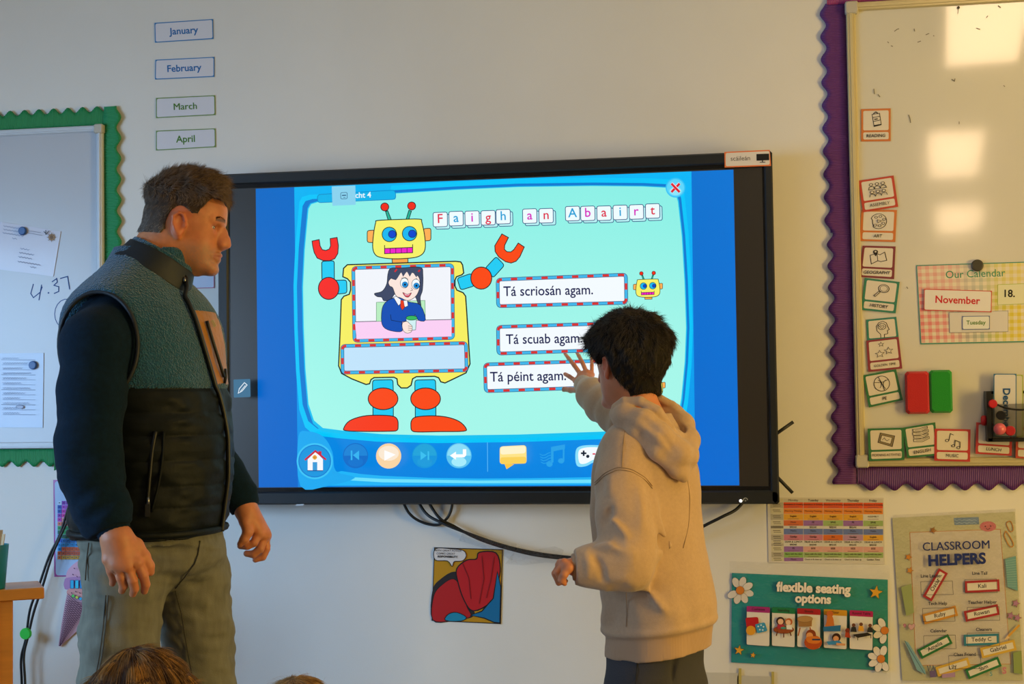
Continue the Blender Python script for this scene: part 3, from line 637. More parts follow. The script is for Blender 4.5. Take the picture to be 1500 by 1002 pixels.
def ic_books(p):
    for i in range(4): p.poly([(.2+.03*(i%2), .72-.17*i),(.55,.78-.17*i),(.85-.03*(i%2),.66-.17*i),(.85-.03*(i%2),.56-.17*i),(.5,.62-.17*i),(.2+.03*(i%2),.6-.17*i)], CB, K, .022); 
    for i in range(4): p.line([(.3,.66-.17*i),(.55,.7-.17*i),(.82,.61-.17*i)],.016,K)
def ic_notes(p): p.circ(.3,.5,.06,CB,ol=K,ow=.028); p.line([(.37,.5),(.42,.15),(.54,.22)],.03,K); p.circ(.53,.76,.055,CB,ol=K,ow=.028); p.circ(.72,.84,.055,CB,ol=K,ow=.028); p.line([(.59,.76),(.6,.48),(.78,.56),(.78,.84)],.03,K)
def ic_none(p): p.line([(.2,.5),(.8,.5)],.02,K)
QS = [('orange', '#c8702c', 'READING', ic_can, [(1261.5,159.8),(1304.7,158.6),(1304.7,206.8),(1261.5,207.3)], 'orange-edged card reading READING, alone at the top left of the whiteboard'),
 ('red', '#b83c24', 'ASSEMBLY', ic_people, [(1257.5,264.7),(1309,257),(1315.7,302.8),(1264,311)], 'red-edged card reading ASSEMBLY, tilted, above the art card'),
 ('orange', '#c8702c', 'ART', ic_palette, [(1261.8,307.2),(1313.8,307.5),(1311.4,354.5),(1259.4,353)], 'orange-edged card reading ART with a paint palette'),
 ('maroon', '#7c2c34', 'GEOGRAPHY', ic_map, [(1263.5,359.8),(1311.9,361),(1309.7,408.9),(1258,405.7)], 'maroon-edged card reading GEOGRAPHY with a map'),
 ('teal', '#2c7a60', 'HISTORY', ic_glass, [(1266.6,407),(1318,413),(1312,459),(1261,453.9)], 'teal-edged card reading HISTORY with a magnifying glass'),
 ('teal', '#2a7a6c', '', ic_head, [(1268.7,468.3),(1313,464),(1318,507),(1270.6,510.6)], 'teal-edged card with a head and heart, half covered by another card'),
 ('maroon', '#8a2c38', 'GOLDEN TIME', ic_stars, [(1269,499),(1316.4,493.3),(1321.8,539.8),(1272,544.9)], 'maroon-edged card reading GOLDEN TIME with stars'),
 ('green', '#2c7040', 'PE', ic_ball, [(1263.6,549.7),(1312.7,540.8),(1322.6,586),(1272.8,597)], 'green-edged card reading PE with a basketball, tilted'),
 ('green', '#2c7040', 'MORNING ACTIVITIES', ic_frame, [(1270.9,627.9),(1324,626.5),(1324.8,673.7),(1272.8,675.6)], 'green-edged card reading MORNING ACTIVITIES in the lower left corner'),
 ('green', '#2c7040', 'ENGLISH', ic_books, [(1322.6,626.5),(1370,618.5),(1375,667),(1329,671)], 'green-edged card reading ENGLISH with a pile of books'),
 ('red', '#b8302c', 'MUSIC', ic_notes, [(1369,628),(1421.8,629),(1421,676.4),(1368.7,675)], 'red-edged card reading MUSIC with notes'),
 ('red', '#b8302c', 'LUNCH', ic_none, [(1430,618.5),(1483,623.5),(1482,667.8),(1429,664.8)], 'red-edged card reading LUNCH behind the wire basket'),
 ('red', '#b8442c', '', ic_none, [(1488.5,626),(1540,630),(1539,674),(1487.5,671)], 'red-edged card cut off at the right end of the bottom row')]
for i, (cn, c, t, ic, q, lab) in enumerate(QS):
    front = t in ('ASSEMBLY', 'GOLDEN TIME', 'PE', 'HISTORY', 'MUSIC')
    Yc = -.0185 if front else -.0165
    if t in ('READING',): Yc = -.0165
    if t in ('MORNING ACTIVITIES', 'PE', 'ENGLISH', 'MUSIC'): Yc -= .003
    if q[2][1] > 660: Yc = -.0325 if t in ('MUSIC', 'MORNING ACTIVITIES') else -.031
    o, p = card('subject_card', lab, 'card', q, Yc, c, group='subject cards on the right whiteboard')
    fm = quadmap(q)
    p.map = fm
    p.rr([(.07,.06),(.93,.06),(.93,.66),(.07,.66)], .05, CB); p.rr([(.07,.72),(.93,.72),(.93,.94),(.07,.94)], .05, CB)
    base = fm
    p.map = lambda x, y, b=base: b(.12+x*.76, .05+y*.62)
    if t or ic is ic_head: ic(p)
    q0, q1 = np.array(q[0]), np.array(q[1]); a = math.degrees(math.atan2(*(q1-q0)[::-1]))
    p.map = lambda x, y: (x, y)
    c0 = fm(.5, .835)
    if t: p.text(t, c0[0], c0[1], 6.6 if len(t) < 10 else 5.0, K, bold=.5, ang=a, skew=.12, sx=1 if len(t) < 12 else .85)
    p.build('card_print', PRINT, o)

# ------------------------------------------------------------------ calendar group
cq = [(1342, 388.5), (1512, 383), (1512, 501), (1348.5, 504.5)]
o, p = card('calendar_sheet', 'gingham sheet headed Our Calendar under a dark round magnet', 'poster', cq, -.0165, '#3a8a78')
fm = quadmap(cq); p.map = fm
p.rect(.008, .012, 1, .985, '#ddd2bd')
nx, ny = 30, 22
def gc(u):
    st = [(0, '#dc7474'), (.3, '#d88a8a'), (.42, '#a8a09a'), (.55, '#9aa898'), (.68, '#c0bc50'), (.85, '#d8c030'), (1, '#dcc238')]
    for i in range(len(st)-1):
        if u <= st[i+1][0]:
            t = (u-st[i][0])/(st[i+1][0]-st[i][0]); a = [int(st[i][1][k:k+2], 16) for k in (1, 3, 5)]; b = [int(st[i+1][1][k:k+2], 16) for k in (1, 3, 5)]
            return [a[k]*(1-t)+b[k]*t for k in range(3)]
def hx(c): return '#%02x%02x%02x' % tuple(int(max(0, min(255, v))) for v in c)
pb = [0xdd, 0xd2, 0xbd]; L_ = p.lay()
for i in range(nx):
    for j in range(ny):
        k = (i % 2 == 0)*.5+(j % 2 == 0)*.5
        if k == 0: continue
        c = gc((i+.5)/nx); p.n = L_-1; fade = .55 if j < 7 else .9
        p.rect(.01+.99*i/nx, .012+.97*j/ny, .01+.99*(i+1)/nx, .012+.97*(j+1)/ny, hx([pb[m]*(1-k*fade)+c[m]*k*fade for m in range(3)]))
p.map = lambda x, y: (x, y)
p.text('Our Calendar', 1429, 402, 15.5, '#3a8a6a', bold=.2, ang=-2)
p.rr([(1461.5, 417), (1501, 415.5), (1501, 445), (1461.5, 447)], 1, '#d9d6b4', '#a8b848', .8); p.text('18.', 1479, 431, 15, '#22201c', bold=1.2, ang=0)
p.build('calendar_print', PRINT, o)
def solid_card(name, label, cat, q, Y, edge, face, txt, size, tc, inset=1.4, rad=2.5, group=None, bold=1, ang=None, thick=.0012):
    o, p = card(name, label, cat, q, Y, edge, group=group, thick=thick); c = np.mean(np.array(q), 0)
    qq = [tuple(np.array(v)+(c-np.array(v))*[2*inset/abs(q[1][0]-q[0][0]+1e-6), 2*inset/abs(q[3][1]-q[0][1]+1e-6)]) for v in q]
    p.rr(qq, rad, face)
    if txt: p.text(txt, c[0], c[1]+.3, size, tc, bold=bold, ang=math.degrees(math.atan2(q[1][1]-q[0][1], q[1][0]-q[0][0])) if ang is None else ang)
    p.build('card_print', PRINT, o); return o
solid_card('weekday_backing', 'pale blank strip behind the Tuesday card', 'card', [(1390, 457.5), (1477, 455), (1477, 486), (1391, 487.5)], -.0190, '#8a8890', '#d2ccc8', '', 8, K, .6, 1)
solid_card('weekday_card', 'small blue-edged card reading Tuesday on the calendar', 'card', [(1409.5, 463), (1450, 462.5), (1450, 482.5), (1409.5, 483)], -.0215, '#5a6a9a', '#dcdcd6', 'Tuesday', 8.4, '#4a7a24', 1, 2)
solid_card('month_card', 'red-edged card reading November pinned on the calendar', 'card', [(1353.5, 423), (1453, 426), (1452.5, 457.5), (1353, 454.5)], -.0225, '#c84430', '#ded8d4', 'November', 15, '#c42026', 1.2, 2, ang=2)
def magnet(cx, cy, Y, r, c, label, cat='magnet', group=None, parent=None, name='round_magnet', depth=.009):
    P = at(cx, cy, Y)
    return MB().lathe(P, (0, 1, 0), [(-depth, r*.8), (-depth*.85, r*.95), (-depth*.6, r), (0, r)], 22).build(name, mat('magnet_'+c[1:], c, rough=.4), None, False, label=label, cat=cat, group=group)
magnet(1431.5, 389, -.0185, .0175, '#3e3a2c', 'dark round magnet holding up the calendar sheet')
# ------------------------------------------------------------------ left board papers
o, p = card('envelope', 'white addressed envelope tilted under a blue magnet', 'envelope', [(1, 325), (89, 339), (78, 405), (-14, 393)], -.0165, '#c8c6d4')
for i, (x, y, l) in enumerate([(5, 331, 26), (5, 336, 30), (4, 341, 32), (18, 349, 8), (30, 364, 14), (28, 370, 24), (27, 376, 20), (26, 383, 34), (44, 391, 10)]):
    p.line([(x+k*2.2, y+k*.35+(.9 if k % 2 else -.9)) for k in range(int(l/2.2)+1)], .6, '#7a86a8')
p.circ(75.5, 347.5, 5, '#a88a6a', n=14); p.circ(75.5, 347.5, 2.2, '#5a4a4a', n=10)
for a in range(0, 360, 45): p.line([(75.5, 347.5), (75.5+7*math.cos(math.radians(a)), 347.5+7*math.sin(math.radians(a)))], .7, '#8a6a52')
p.line([(64, 339), (68, 343), (72, 338)], 1, '#303848'); p.line([(67, 337), (67, 344)], 1, '#303848'); p.line([(42, 338), (60, 341)], .5, '#6a7088'); p.line([(40, 341), (62, 345)], .5, '#6a7088')
p.build('ink', PRINT, o)
magnet(33.8, 338.5, -.0185, .0140, '#1e4c8c', 'blue round magnet on the tilted envelope', group='blue magnets on the left whiteboard')
o, p = card('worksheet', 'pale lined worksheet held by a blue magnet, beside the man\'s sleeve', 'paper', [(-20, 518), (64, 517), (62.5, 626.5), (-20, 626)], -.0165, '#b4c2dc')
for k in range(12):
    y = 527+k*7.3; p.line([(2+(k % 3), y), (52, y+.4)], .55, '#7c8cae' if k % 3 else '#4a5878')
    p.line([(4+j*1.8, y-2.2+(.8 if j % 2 else -.8)) for j in range(14+(k*7) % 11)], .5, '#7c8cb0')
p.circ(29, 596, 5.5, '#b4c2dc', ry=2.6, ol='#6a7aa0', ow=.5); p.build('ink', PRINT, o)
magnet(49, 535, -.0185, .0140, '#1e4c8c', 'blue round magnet on the lined worksheet', group='blue magnets on the left whiteboard')
solid_card('wall_card', 'red-edged white card half hidden behind the man\'s chin', 'card', [(244, 393), (314, 391), (314, 422), (244, 424)], -.0025, '#b05a72', '#c4cbe0', '', 8, K, 1.2, 2)
# ------------------------------------------------------------------ number chart and paper ice cream, low on the left
o, p = card('number_chart', 'magenta-edged number chart with rainbow rows, behind the man\'s sleeve', 'poster', [(78, 703), (176, 703), (178, 843), (79.5, 845)], -.0025, '#9c2c8a')
fm = quadmap([(78, 703), (176, 703), (178, 843), (79.5, 845)]); p.map = fm; p.rr([(.022, .014), (.98, .014), (.98, .986), (.022, .986)], .04, '#a9c0de')
p.map = lambda x, y: (x, y); p.text('Multiplication', 118, 722, 8.6, '#7a92b0', bold=1.5)
rows = ['#7a2ca0', '#a040b8', '#b838a8', '#c8389c', '#d48890', '#c8603c', '#1e7a3c', '#1e8a44', '#205a44', '#2a6cb4', '#3088cc', '#c85a28', '#b8502c', '#b88a2c']
x0, y0, cw, ch = 84, 733.5, 6.2, 6.15
for r, c in enumerate(rows):
    n0 = p.lay()
    for k in range(14):
        p.n = n0-1; cc = c if k else ['#b8cce4', '#2a52a8', '#2a52a8', '#8a3cb0', '#b838a8', '#d47a6a', '#3a9a54', '#1e6a54', '#2a5ab4', '#2a5ab4', '#2a86c8', '#3088cc', '#c05a28', '#c8702c'][r]
        p.rect(x0+cw*k+.35, y0+ch*r+.35, x0+cw*(k+1)-.2, y0+ch*(r+1)-.2, cc)
    n1 = p.lay()
    for k in range(14): p.n = n1-1; p.line([(x0+cw*k+2, y0+ch*r+3.1), (x0+cw*k+4.2, y0+ch*r+3.1)], 1.2, '#1c2444')
p.build('chart_print', PRINT, o)
ic_ = empty('paper_ice_cream', at(105, 880, -.004), label='paper ice-cream cone with pink waffle pattern and beaded bands, behind the man\'s leg', cat='paper craft')
def flat_part(name, pts, Y, c, parent, dep=.002, material=None):
    P = [Vector(at(a, b, Y)) for a, b in pts]; n = len(P); l = parent.location
    m = MB(); v = [p-l for p in P]; m.add(v+[p+Vector((0, dep, 0)) for p in v], [tuple(reversed(range(n))), tuple(range(n, 2*n))]+[(i, (i+1) % n, (i+1) % n+n, i+n) for i in range(n)])
    return m.build(name, material or mat('paper_'+c[1:], c, rough=.7), parent)
conep = [(99, 866), (132, 880), (130, 897), (112, 925), (88, 947), (85.5, 946), (90, 915), (95, 885)]
flat_part('cone', conep, -.0065, '#c79aa8', ic_)
flat_part('scoop', sm([(97, 842), (101, 833), (114, 822), (130, 818), (136, 850), (128, 855), (100, 852)], 4), -.0075, '#d0a0b8', ic_)
flat_part('scoop', sm([(94, 852), (100, 846), (135, 846), (136, 862), (100, 864), (94, 860)], 4), -.010, '#b080b0', ic_)
flat_part('scoop', sm([(99, 864), (112, 859), (134, 862), (134, 884), (118, 878), (100, 872)], 4), -.012, '#d89a98', ic_)
p = Print(-.0126); 
for k in range(11): p.line([(97-k*.9+1, 872+k*7.1), (108+k*1.5 if k < 6 else 117-(k-6)*7.2, 872+k*3 + (14 if k<6 else 6))], .001, K) if False else None
for k in range(26):
    t = (k+.5)/26; a = np.array([98.5, 868])*(1-t)+np.array([86, 946])*t; b = np.array([131, 884])*(1-t)+np.array([88.5, 946])*t
    w0 = 3.3
    a2 = np.array([98.5, 868])*(1-min(1, t+.13))+np.array([86, 946])*min(1, t+.13); b2 = np.array([131, 884])*(1-min(1, t+.13))+np.array([88.5, 946])*min(1, t+.13)
    p.n = 0; p.line([a+np.array([.6, 0]), b2], .7, '#5a2a4a'); p.n = 0; p.line([b, a2+np.array([.6, 0])], .7, '#5a2a4a')
p.Y = -.0132
for k in range(4): p.rect(103+k*7, 850, 108+k*7, 862, ['#30b0e0', '#38c8e8', '#2090d8', '#6ab8e8'][k], '#204a8a', .6)
for i, (a, b) in enumerate(((108, 832), (115, 828), (121, 836), (106, 841), (126, 828), (112, 844), (119, 844), (104, 868), (110, 866), (116, 868), (122, 866), (128, 868))): p.line([(a, b), (a+2, b+1.4)], 1.2, '#4a2040')
for k in range(5): p.circ(107+k*5.4, 873+k*2, 2.4, ['#60d860', '#d0e050', '#40b8e8', '#a060e0', '#3078d0'][k], ol='#203a6a', ow=.5, n=10)
o = p.build('ice_cream_print', PRINT, ic_); o.location = -Vector(ic_.location)

# ------------------------------------------------------------------ cables
RUB = mat('black_rubber', '#17181a', rough=.5)
def cable(label, pts, r=.0045, name='cable', group=None):
    P = [at(a, b, y) for a, b, y in pts]
    return MB().tube(smooth_path(P, 8), r, 8).build(name, RUB, None, True, label=label, cat='cable', group=group)
cable('black cable running down the wall behind the man to the wooden unit, left strand', [(118, 700, -.03), (103, 735, -.03), (88, 782, -.03), (72, 815, -.03), (57, 858, -.03), (44, 893, -.03), (38, 935, -.03), (31, 965, -.03), (32, 1010, -.03), (32, 1130, -.03)], .0042)
cable('black cable running down the wall behind the man to the wooden unit, right strand', [(122, 720, -.04), (108, 745, -.04), (92, 778, -.04), (76, 815, -.04), (62, 860, -.04), (50, 895, -.04), (41, 933, -.04), (35, 962, -.04), (37, 1010, -.04), (37, 1130, -.04)], .0042)
MB().lathe(at(37, 928.5, -.055), (0, 1, 0), [(-.004, .017), (0, .0185), (.008, .0185)], 20).build('cable_clip', mat('lime_plastic', '#28c83c', rough=.45), None, label='lime green round clip beside the two black cables', cat='clip')
cable('black cable loop hanging below the display', [(585, 722, -.012), (598, 750, -.02), (616, 764, -.016), (640, 769, -.014), (655, 759, -.016), (662, 742, -.018), (662, 722, -.012)], .0044)
cable('thin black cable running from under the display to the boy\'s fist, upper strand', [(606, 722, -.012), (624, 752, -.032), (650, 767, -.045), (690, 783, -.045), (740, 800, -.045), (790, 811, -.045), (850, 818, -.045), (900, 822, -.045)], .0046)
cable('thin black cable running from under the display to the boy\'s fist, lower strand', [(620, 722, -.012), (642, 757, -.03), (665, 771, -.025), (700, 789, -.022), (740, 802.5, -.022), (790, 814, -.022), (850, 820, -.022), (900, 825, -.022)], .0046)
cable('black cable slanting from behind the boy up to the display corner', [(1098, 722, -.012), (1080, 745, -.03), (1058, 757, -.045), (1030, 771, -.04), (990, 792, -.03), (950, 812, -.03)], .0048)
TAPE = clear_plastic('clear_tape', .16, .16)
def tape(label, pts, Y=-.054, n=10):
    """a rumpled strip of clear tape; pts = px outline pairs (upper, lower)"""
    m = MB(); V = []
    for i, (a, b) in enumerate(pts):
        for k in range(4):
            t = k/3; q = np.array(a)*(1-t)+np.array(b)*t; V.append(at(q[0], q[1], Y-.004*math.sin(i*2.1+k*1.7)))
    F = [(i*4+k, i*4+k+1, (i+1)*4+k+1, (i+1)*4+k) for i in range(len(pts)-1) for k in range(3)]
    m.add(V, F); return m.build('clear_tape', TAPE, None, True, label=label, cat='tape', group='clear tape over the cables')
tape('clear tape across the middle of the sloping cable bundle', [((680, 775), (672, 792)), ((700, 781), (692, 798)), ((722, 788), (716, 806)), ((740, 792), (734, 812)), ((757, 797), (750, 822))])
tape('crumpled clear tape on the cable bundle beside the boy\'s cuff', [((760, 800), (740, 826)), ((780, 806), (766, 828)), ((798, 803), (782, 826)), ((812, 800), (800, 824)), ((826, 806), (818, 826))])

# ------------------------------------------------------------------ comic-style poster (plain stand-in for the artwork)
q = [(636, 801.7), (736.5, 804.7), (733.7, 914.3), (632, 909.5)]
o, p = card('comic_poster', 'small comic-coloured poster in red, blue and amber with a speech bubble, below the display', 'poster', q, -.0025, '#1a1414')
fm = quadmap(q); p.map = fm
p.rect(.012, .012, .988, .988, '#b8860c')
p.poly(sm([(.0, .58), (.12, .42), (.3, .32), (.42, .4), (.5, .7), (.62, .9), (.3, .99), (.01, .99)], 4), '#2a2426'); p.poly(sm([(.02, .66), (.14, .5), (.3, .42), (.42, .55), (.5, .78), (.56, .92), (.3, .985), (.02, .985)], 4), '#b01c1c', '#1a1212', .008)
p.poly(sm([(.66, .05), (.9, .05), (.97, .25), (.94, .45), (.86, .7), (.6, .84), (.46, .7), (.36, .45), (.34, .28), (.48, .16), (.62, .14)], 4), '#b81c20', '#1a1212', .016)
p.poly([(.93, .3), (.985, .5), (.985, .985), (.9, .98), (.76, .93), (.56, .9), (.72, .84), (.88, .66)], '#14699c', '#1a1212', .014)
p.poly(sm([(.2, .985), (.24, .9), (.36, .87), (.5, .93), (.42, .985)], 3), '#1a84a8', '#1a1212', .01)
p.line([(.42, .2), (.52, .4), (.56, .68)], .008, '#6a1014'); p.line([(.7, .1), (.74, .4), (.68, .74)], .008, '#6a1014'); p.line([(.88, .1), (.84, .42), (.78, .66)], .008, '#6a1014')
p.poly(sm([(.02, .02), (.25, .015), (.42, .03), (.47, .1), (.42, .17), (.3, .185), (.27, .25), (.2, .18), (.02, .17)], 4), '#d4cfcf', '#1a1212', .01)
p.map = lambda x, y: (x, y)
for k, t in enumerate(('WITH GREAT POWER', 'COMES GREAT', 'RESPONSIBILITY.')): p.text(t, 657-(4 if k == 1 else 1), 807+k*4.4, 4.1, '#181214', bold=1.5, ang=1.5, skew=.15)
p.build('poster_print', PRINT, o)

# ------------------------------------------------------------------ timetable
T = lambda x, y: (1060+x/3.318, 700+y/3.318)
q = [T(212, 95), T(778, 97), T(783, 420), T(218, 412)]
o, p = card('timetable', 'colourful weekly timetable sheet on the wall under the display\'s right corner', 'poster', q, -.0025, '#cfc8c0')
xs = [(225, 232), (290, 293), (387, 388), (484, 483), (581, 580), (678, 678), (775, 777)]
ys = [100, 118, 147, 175, 205, 233, 246, 275, 304, 318, 332, 360, 387, 405]
O, OR, AM, WH, PU, GR, BU, PK, PE_ = '#d8542c', '#dc8438', '#d8a038', '#d0ccc4', '#9468a8', '#98b070', '#6878b4', '#c4788c', '#d4a098'
rowc = [['#c4beb4']*5, [O]*5, [OR]*5, [AM]*4+[WH], ['#cc6a3c', PU, GR, PU, GR], [WH]*5, [BU]*5, [PK, PK, '#d06a30', '#b088a8', AM], [WH]*5, [WH]*5, [PU]+[PE_]*4, ['#88b060']+[GR]*4, [PU]+[WH]*4]
rowt = [['Monday', 'Tuesday', 'Wednesday', 'Thursday', 'Friday'], ['Attendance & Greeting']*5, ['Morning Meeting']*5, ['English']*4+['ASSEMBLY'], ['Music', 'PE', 'SPHE', 'PE', 'SPHE'], ['BREAK']*5, ['Maths']*5, ['Gaeilge', 'Gaeilge', 'Art', 'Gaeilge', 'English'], ['DEAR & LUNCH']*5, ['BREAK']*5, ['PE', 'SESE', 'SESE', 'SESE', 'SESE'], ['Story with the class']*5, ['Music']+['Check in & clean up']*3+['Golden Time']]
def colx(c, y): a, b = xs[c]; return a+(b-a)*(y-100)/305
n0 = p.lay(); n1 = p.lay(); n2 = p.lay()
for r in range(13):
    a, b = ys[r], ys[r+1]
    for c in range(6):
        cc = ['#c9c1a4', '#b0a894'][r % 2] if c == 0 else rowc[r][c-1]
        if r == 5 and c == 0: cc = '#807868'
        p.n = n0-1; p.poly([T(colx(c, a)+1, a+c*.5+.6), T(colx(c+1, a)-1, a+c*.5+.6), T(colx(c+1, b)-1, b+c*.5-.6), T(colx(c, b)+1, b+c*.5-.6)], cc)
        x, y = T((colx(c, a)+colx(c+1, a))/2, (a+b)/2+c*.5)
        if c == 0:
            if r: p.n = n1-1; p.line([(x-6, y-1.4), (x+5, y-1.4)], .9, '#5a5248'); p.n = n1-1; p.line([(x-5, y+1.2), (x+6, y+1.2)], .8, '#6a6258')
        else:
            tt = rowt[r][c-1]; p.n = n2-1
            p.text(tt, x, y-(1 if b-a > 25 and r not in (2,) else 0), (4.6 if r in (0,) else 3.6)*(1 if len(tt) < 16 else .85), '#3c3230', bold=.8)
            if b-a > 25 and r != 2: p.n = n1-1; p.line([(x-8, y+2.6), (x+8, y+2.6)], .6, '#7a5a58')
p.n = n2; p.build('timetable_print', PRINT, o)

# ------------------------------------------------------------------ flexible seating poster
q = [T(40, 462), T(798, 495), T(800, 938), T(37, 897)]
o, p = card('seating_poster', 'teal poster reading flexible seating options with daisies and stars', 'poster', q, -.0045, '#1c8c94')
Q = lambda l: [T(*a) for a in l]
p.poly(Q([(42, 464), (797, 497), (798, 936), (39, 895)]), ['#1c9098', '#2a9488', '#2a8a80', '#1a8c98'])
def daisy(x, y, r, n=8, clip=None):
    for k in range(n):
        a = 2*math.pi*k/n+.3; cx, cy = T(x+math.cos(a)*r*.62, y+math.sin(a)*r*.62)
        if cx > T(796, 0)[0] or cx < T(42, 0)[0]: continue
        p.circ(cx, cy, r*.4/3.318, '#e0d8d4', ry=r*.26/3.318, ol='#1a2a30', ow=.35, n=12, ang=a)
    cx, cy = T(min(x, 783), y); p.circ(cx, cy, r*.3/3.318, '#d07c30', ol='#1a2a30', ow=.3)
daisy(80, 547, 68); daisy(788, 742, 66); daisy(765, 880, 66)
def wstar(x, y, r, a0): star(p, *T(x, y), r/3.318, '#d8a030', '#2a2418', .5, a0)
wstar(740, 557, 36, -80); wstar(75, 838, 27, -80); wstar(143, 862, 17, -80)
for t, x, y, s in (('flexible seating', 437, 540, 19), ('options', 435, 592, 18)):
    cx, cy = T(x, y); p.text(t, cx, cy, s, '#16464c', bold=3.2, ang=2.2, sx=.96); p.text(t, cx, cy, s, '#ece2da', bold=2.2, ang=2.2, sx=.96)
for k, (x, c, t) in enumerate(((112, '#a02878', 'Cushions'), (235, '#1c7448', 'Standing'), (358, '#a82028', 'Stools'), (487, '#c89020', 'Floor'), (613, '#b01c5c', 'Round Table'))):
    y = 623+k*5; w_ = 113
    p.rr(Q([(x, y), (x+w_, y+6), (x+w_-2, y+196), (x-1, y+188)]), 2.5, '#ddd6d0', '#1a3a3c', .4); p.rr(Q([(x, y), (x+w_, y+6), (x+w_, y+34), (x, y+28)]), 1.5, c); cx, cy = T(x+w_/2, y+17); p.text(t, cx, cy, 5.2, '#2a1a20', bold=.6, ang=2)
# cushions
p.rr(Q([(106, 680), (168, 676), (172, 726), (112, 732)]), 3, '#b81c24'); p.circ(*T(132, 742), 7, '#dc9a28'); p.rr(Q([(152, 712), (200, 702), (214, 744), (164, 756)]), 2.5, '#3a94c4')
for a, b in ((168, 722), (182, 716), (194, 724), (176, 738), (190, 740)): p.circ(*T(a, b), 1.3, '#cfe6f0', n=8)
# standing children at a round table
p.circ(*T(292, 738), 15, '#9a4c24', ry=5.6, ol='#4a2210', ow=.4); p.line(Q([(262, 745), (256, 768)]), 1.8, '#6a3418'); p.line(Q([(322, 748), (328, 768)]), 1.8, '#6a3418'); p.line(Q([(292, 752), (292, 776)]), 1.8, '#6a3418'); p.circ(*T(276, 696), 6.2, '#3a2018'); p.circ(*T(277, 699), 4.2, '#e8b898'); p.poly(Q([(262, 712), (292, 712), (296, 734), (260, 734)]), '#b03040'); p.circ(*T(317, 700), 5.4, '#b85a28'); p.circ(*T(314, 703), 3.8, '#eac0a0'); p.poly(Q([(304, 716), (330, 714), (334, 738), (306, 736)]), '#e8e4e0'); p.circ(*T(290, 730), 4, '#4a9a8a', ry=1.6)
# stool with a child on a round seat
p.poly(Q([(360, 690), (430, 690), (428, 722), (366, 724)]), '#a07440'); p.circ(*T(395, 686), 11.5, '#b48a54', ry=4.6, ol='#5a3c18', ow=.3); p.line(Q([(372, 728), (362, 768)]), 1.8, '#b05a28'); p.line(Q([(420, 726), (424, 750)]), 1.8, '#b05a28')
p.circ(*T(435, 800), 13, '#b84c18', ry=10.5); p.circ(*T(424, 762), 7.5, '#8a3c14'); p.circ(*T(418, 768), 5, '#e09a5c'); p.poly(sm(Q([(400, 776), (440, 770), (472, 780), (462, 804), (414, 802)]), 3), '#d87828'); p.line(Q([(430, 786), (470, 786)]), 2.4, '#2a3a5a')
# floor children
p.circ(*T(516, 662), 5, '#c46428'); p.poly(sm(Q([(506, 668), (530, 676), (538, 720), (540, 744), (492, 742), (500, 700)]), 3), '#c8702c'); p.poly(Q([(484, 724), (570, 716), (568, 746), (484, 746)]), '#2a6ca0'); p.circ(*T(548, 776), 6.4, '#3a1c10'); p.circ(*T(546, 782), 4.2, '#d89868'); p.poly(Q([(500, 796), (560, 790), (578, 806), (510, 812)]), '#3a86c0'); p.poly(Q([(548, 802), (592, 806), (590, 816), (548, 814)]), '#d89868'); p.circ(*T(602, 742), 3.4, '#7a2c14'); p.poly(Q([(592, 750), (610, 752), (618, 778), (590, 774)]), '#a83c1c')
# group at a low table
for a, b, c in ((632, 716, '#2a2a2c'), (668, 712, '#e0a030'), (712, 718, '#2a2a2c')): p.circ(*T(a, b), 2.8, '#6a3c24', n=10); p.poly(Q([(a-10, b+8), (a+10, b+8), (a+15, b+34), (a-15, b+32)]), c)
p.poly(Q([(628, 762), (700, 752), (722, 764), (652, 778)]), '#2a241c'); p.line(Q([(652, 776), (652, 790)]), 1, '#1a140c'); p.line(Q([(716, 766), (716, 780)]), 1, '#1a140c'); p.line(Q([(634, 764), (634, 778)]), 1, '#1a140c')
p.build('poster_print', PRINT, o)
SLV = clear_plastic('poly_pocket', .045, .1)
MB().quadbox([at(*T(30, 405), -.0075), at(*T(806, 430), -.0075), at(*T(812, 1010), -.0075), at(*T(28, 1010), -.0075)], .0003).build('plastic_pocket', SLV, None, label='clear plastic pocket over the flexible seating poster', cat='pocket')
for k, (a, b) in enumerate(((1032, 985), (1080, 990))):
    MB().quadbox([at(a, b, -.004), at(a+52, b+1, -.004), at(a+52, 1030, -.004), at(a, 1030, -.004)], .0015).build('plastic_pocket', mat('milky_plastic', '#c8c4bc', rough=.3, coat=.5), None, label=['milky plastic pocket low on the wall beside the boy\'s leg', 'milky plastic pocket low on the wall under the seating poster'][k], cat='pocket')
    MB().quadbox([at(a+50, b-6, -.005), at(a+54, b-6, -.005), at(a+54, 1030, -.005), at(a+50, 1030, -.005)], .0005).build('yellowed_tape', mat('yellow_tape', '#c0b060', rough=.3), None, label='yellowed tape strip at the right edge of the %s milky pocket' % ['left', 'right'][k], cat='tape', group='yellowed tape strips')

# ------------------------------------------------------------------ classroom helpers poster with name tags
q = [T(820, 195), T(1415, 165), T(1455, 985), T(868, 985)]
o, p = card('helpers_poster', 'white poster reading CLASSROOM HELPERS with name tags on it', 'poster', q, -.004, '#c9c6a4')
p.poly(Q([(905, 265), (1345, 250), (1395, 905), (935, 912)]), '#d6cdc4', '#d08840', .8)
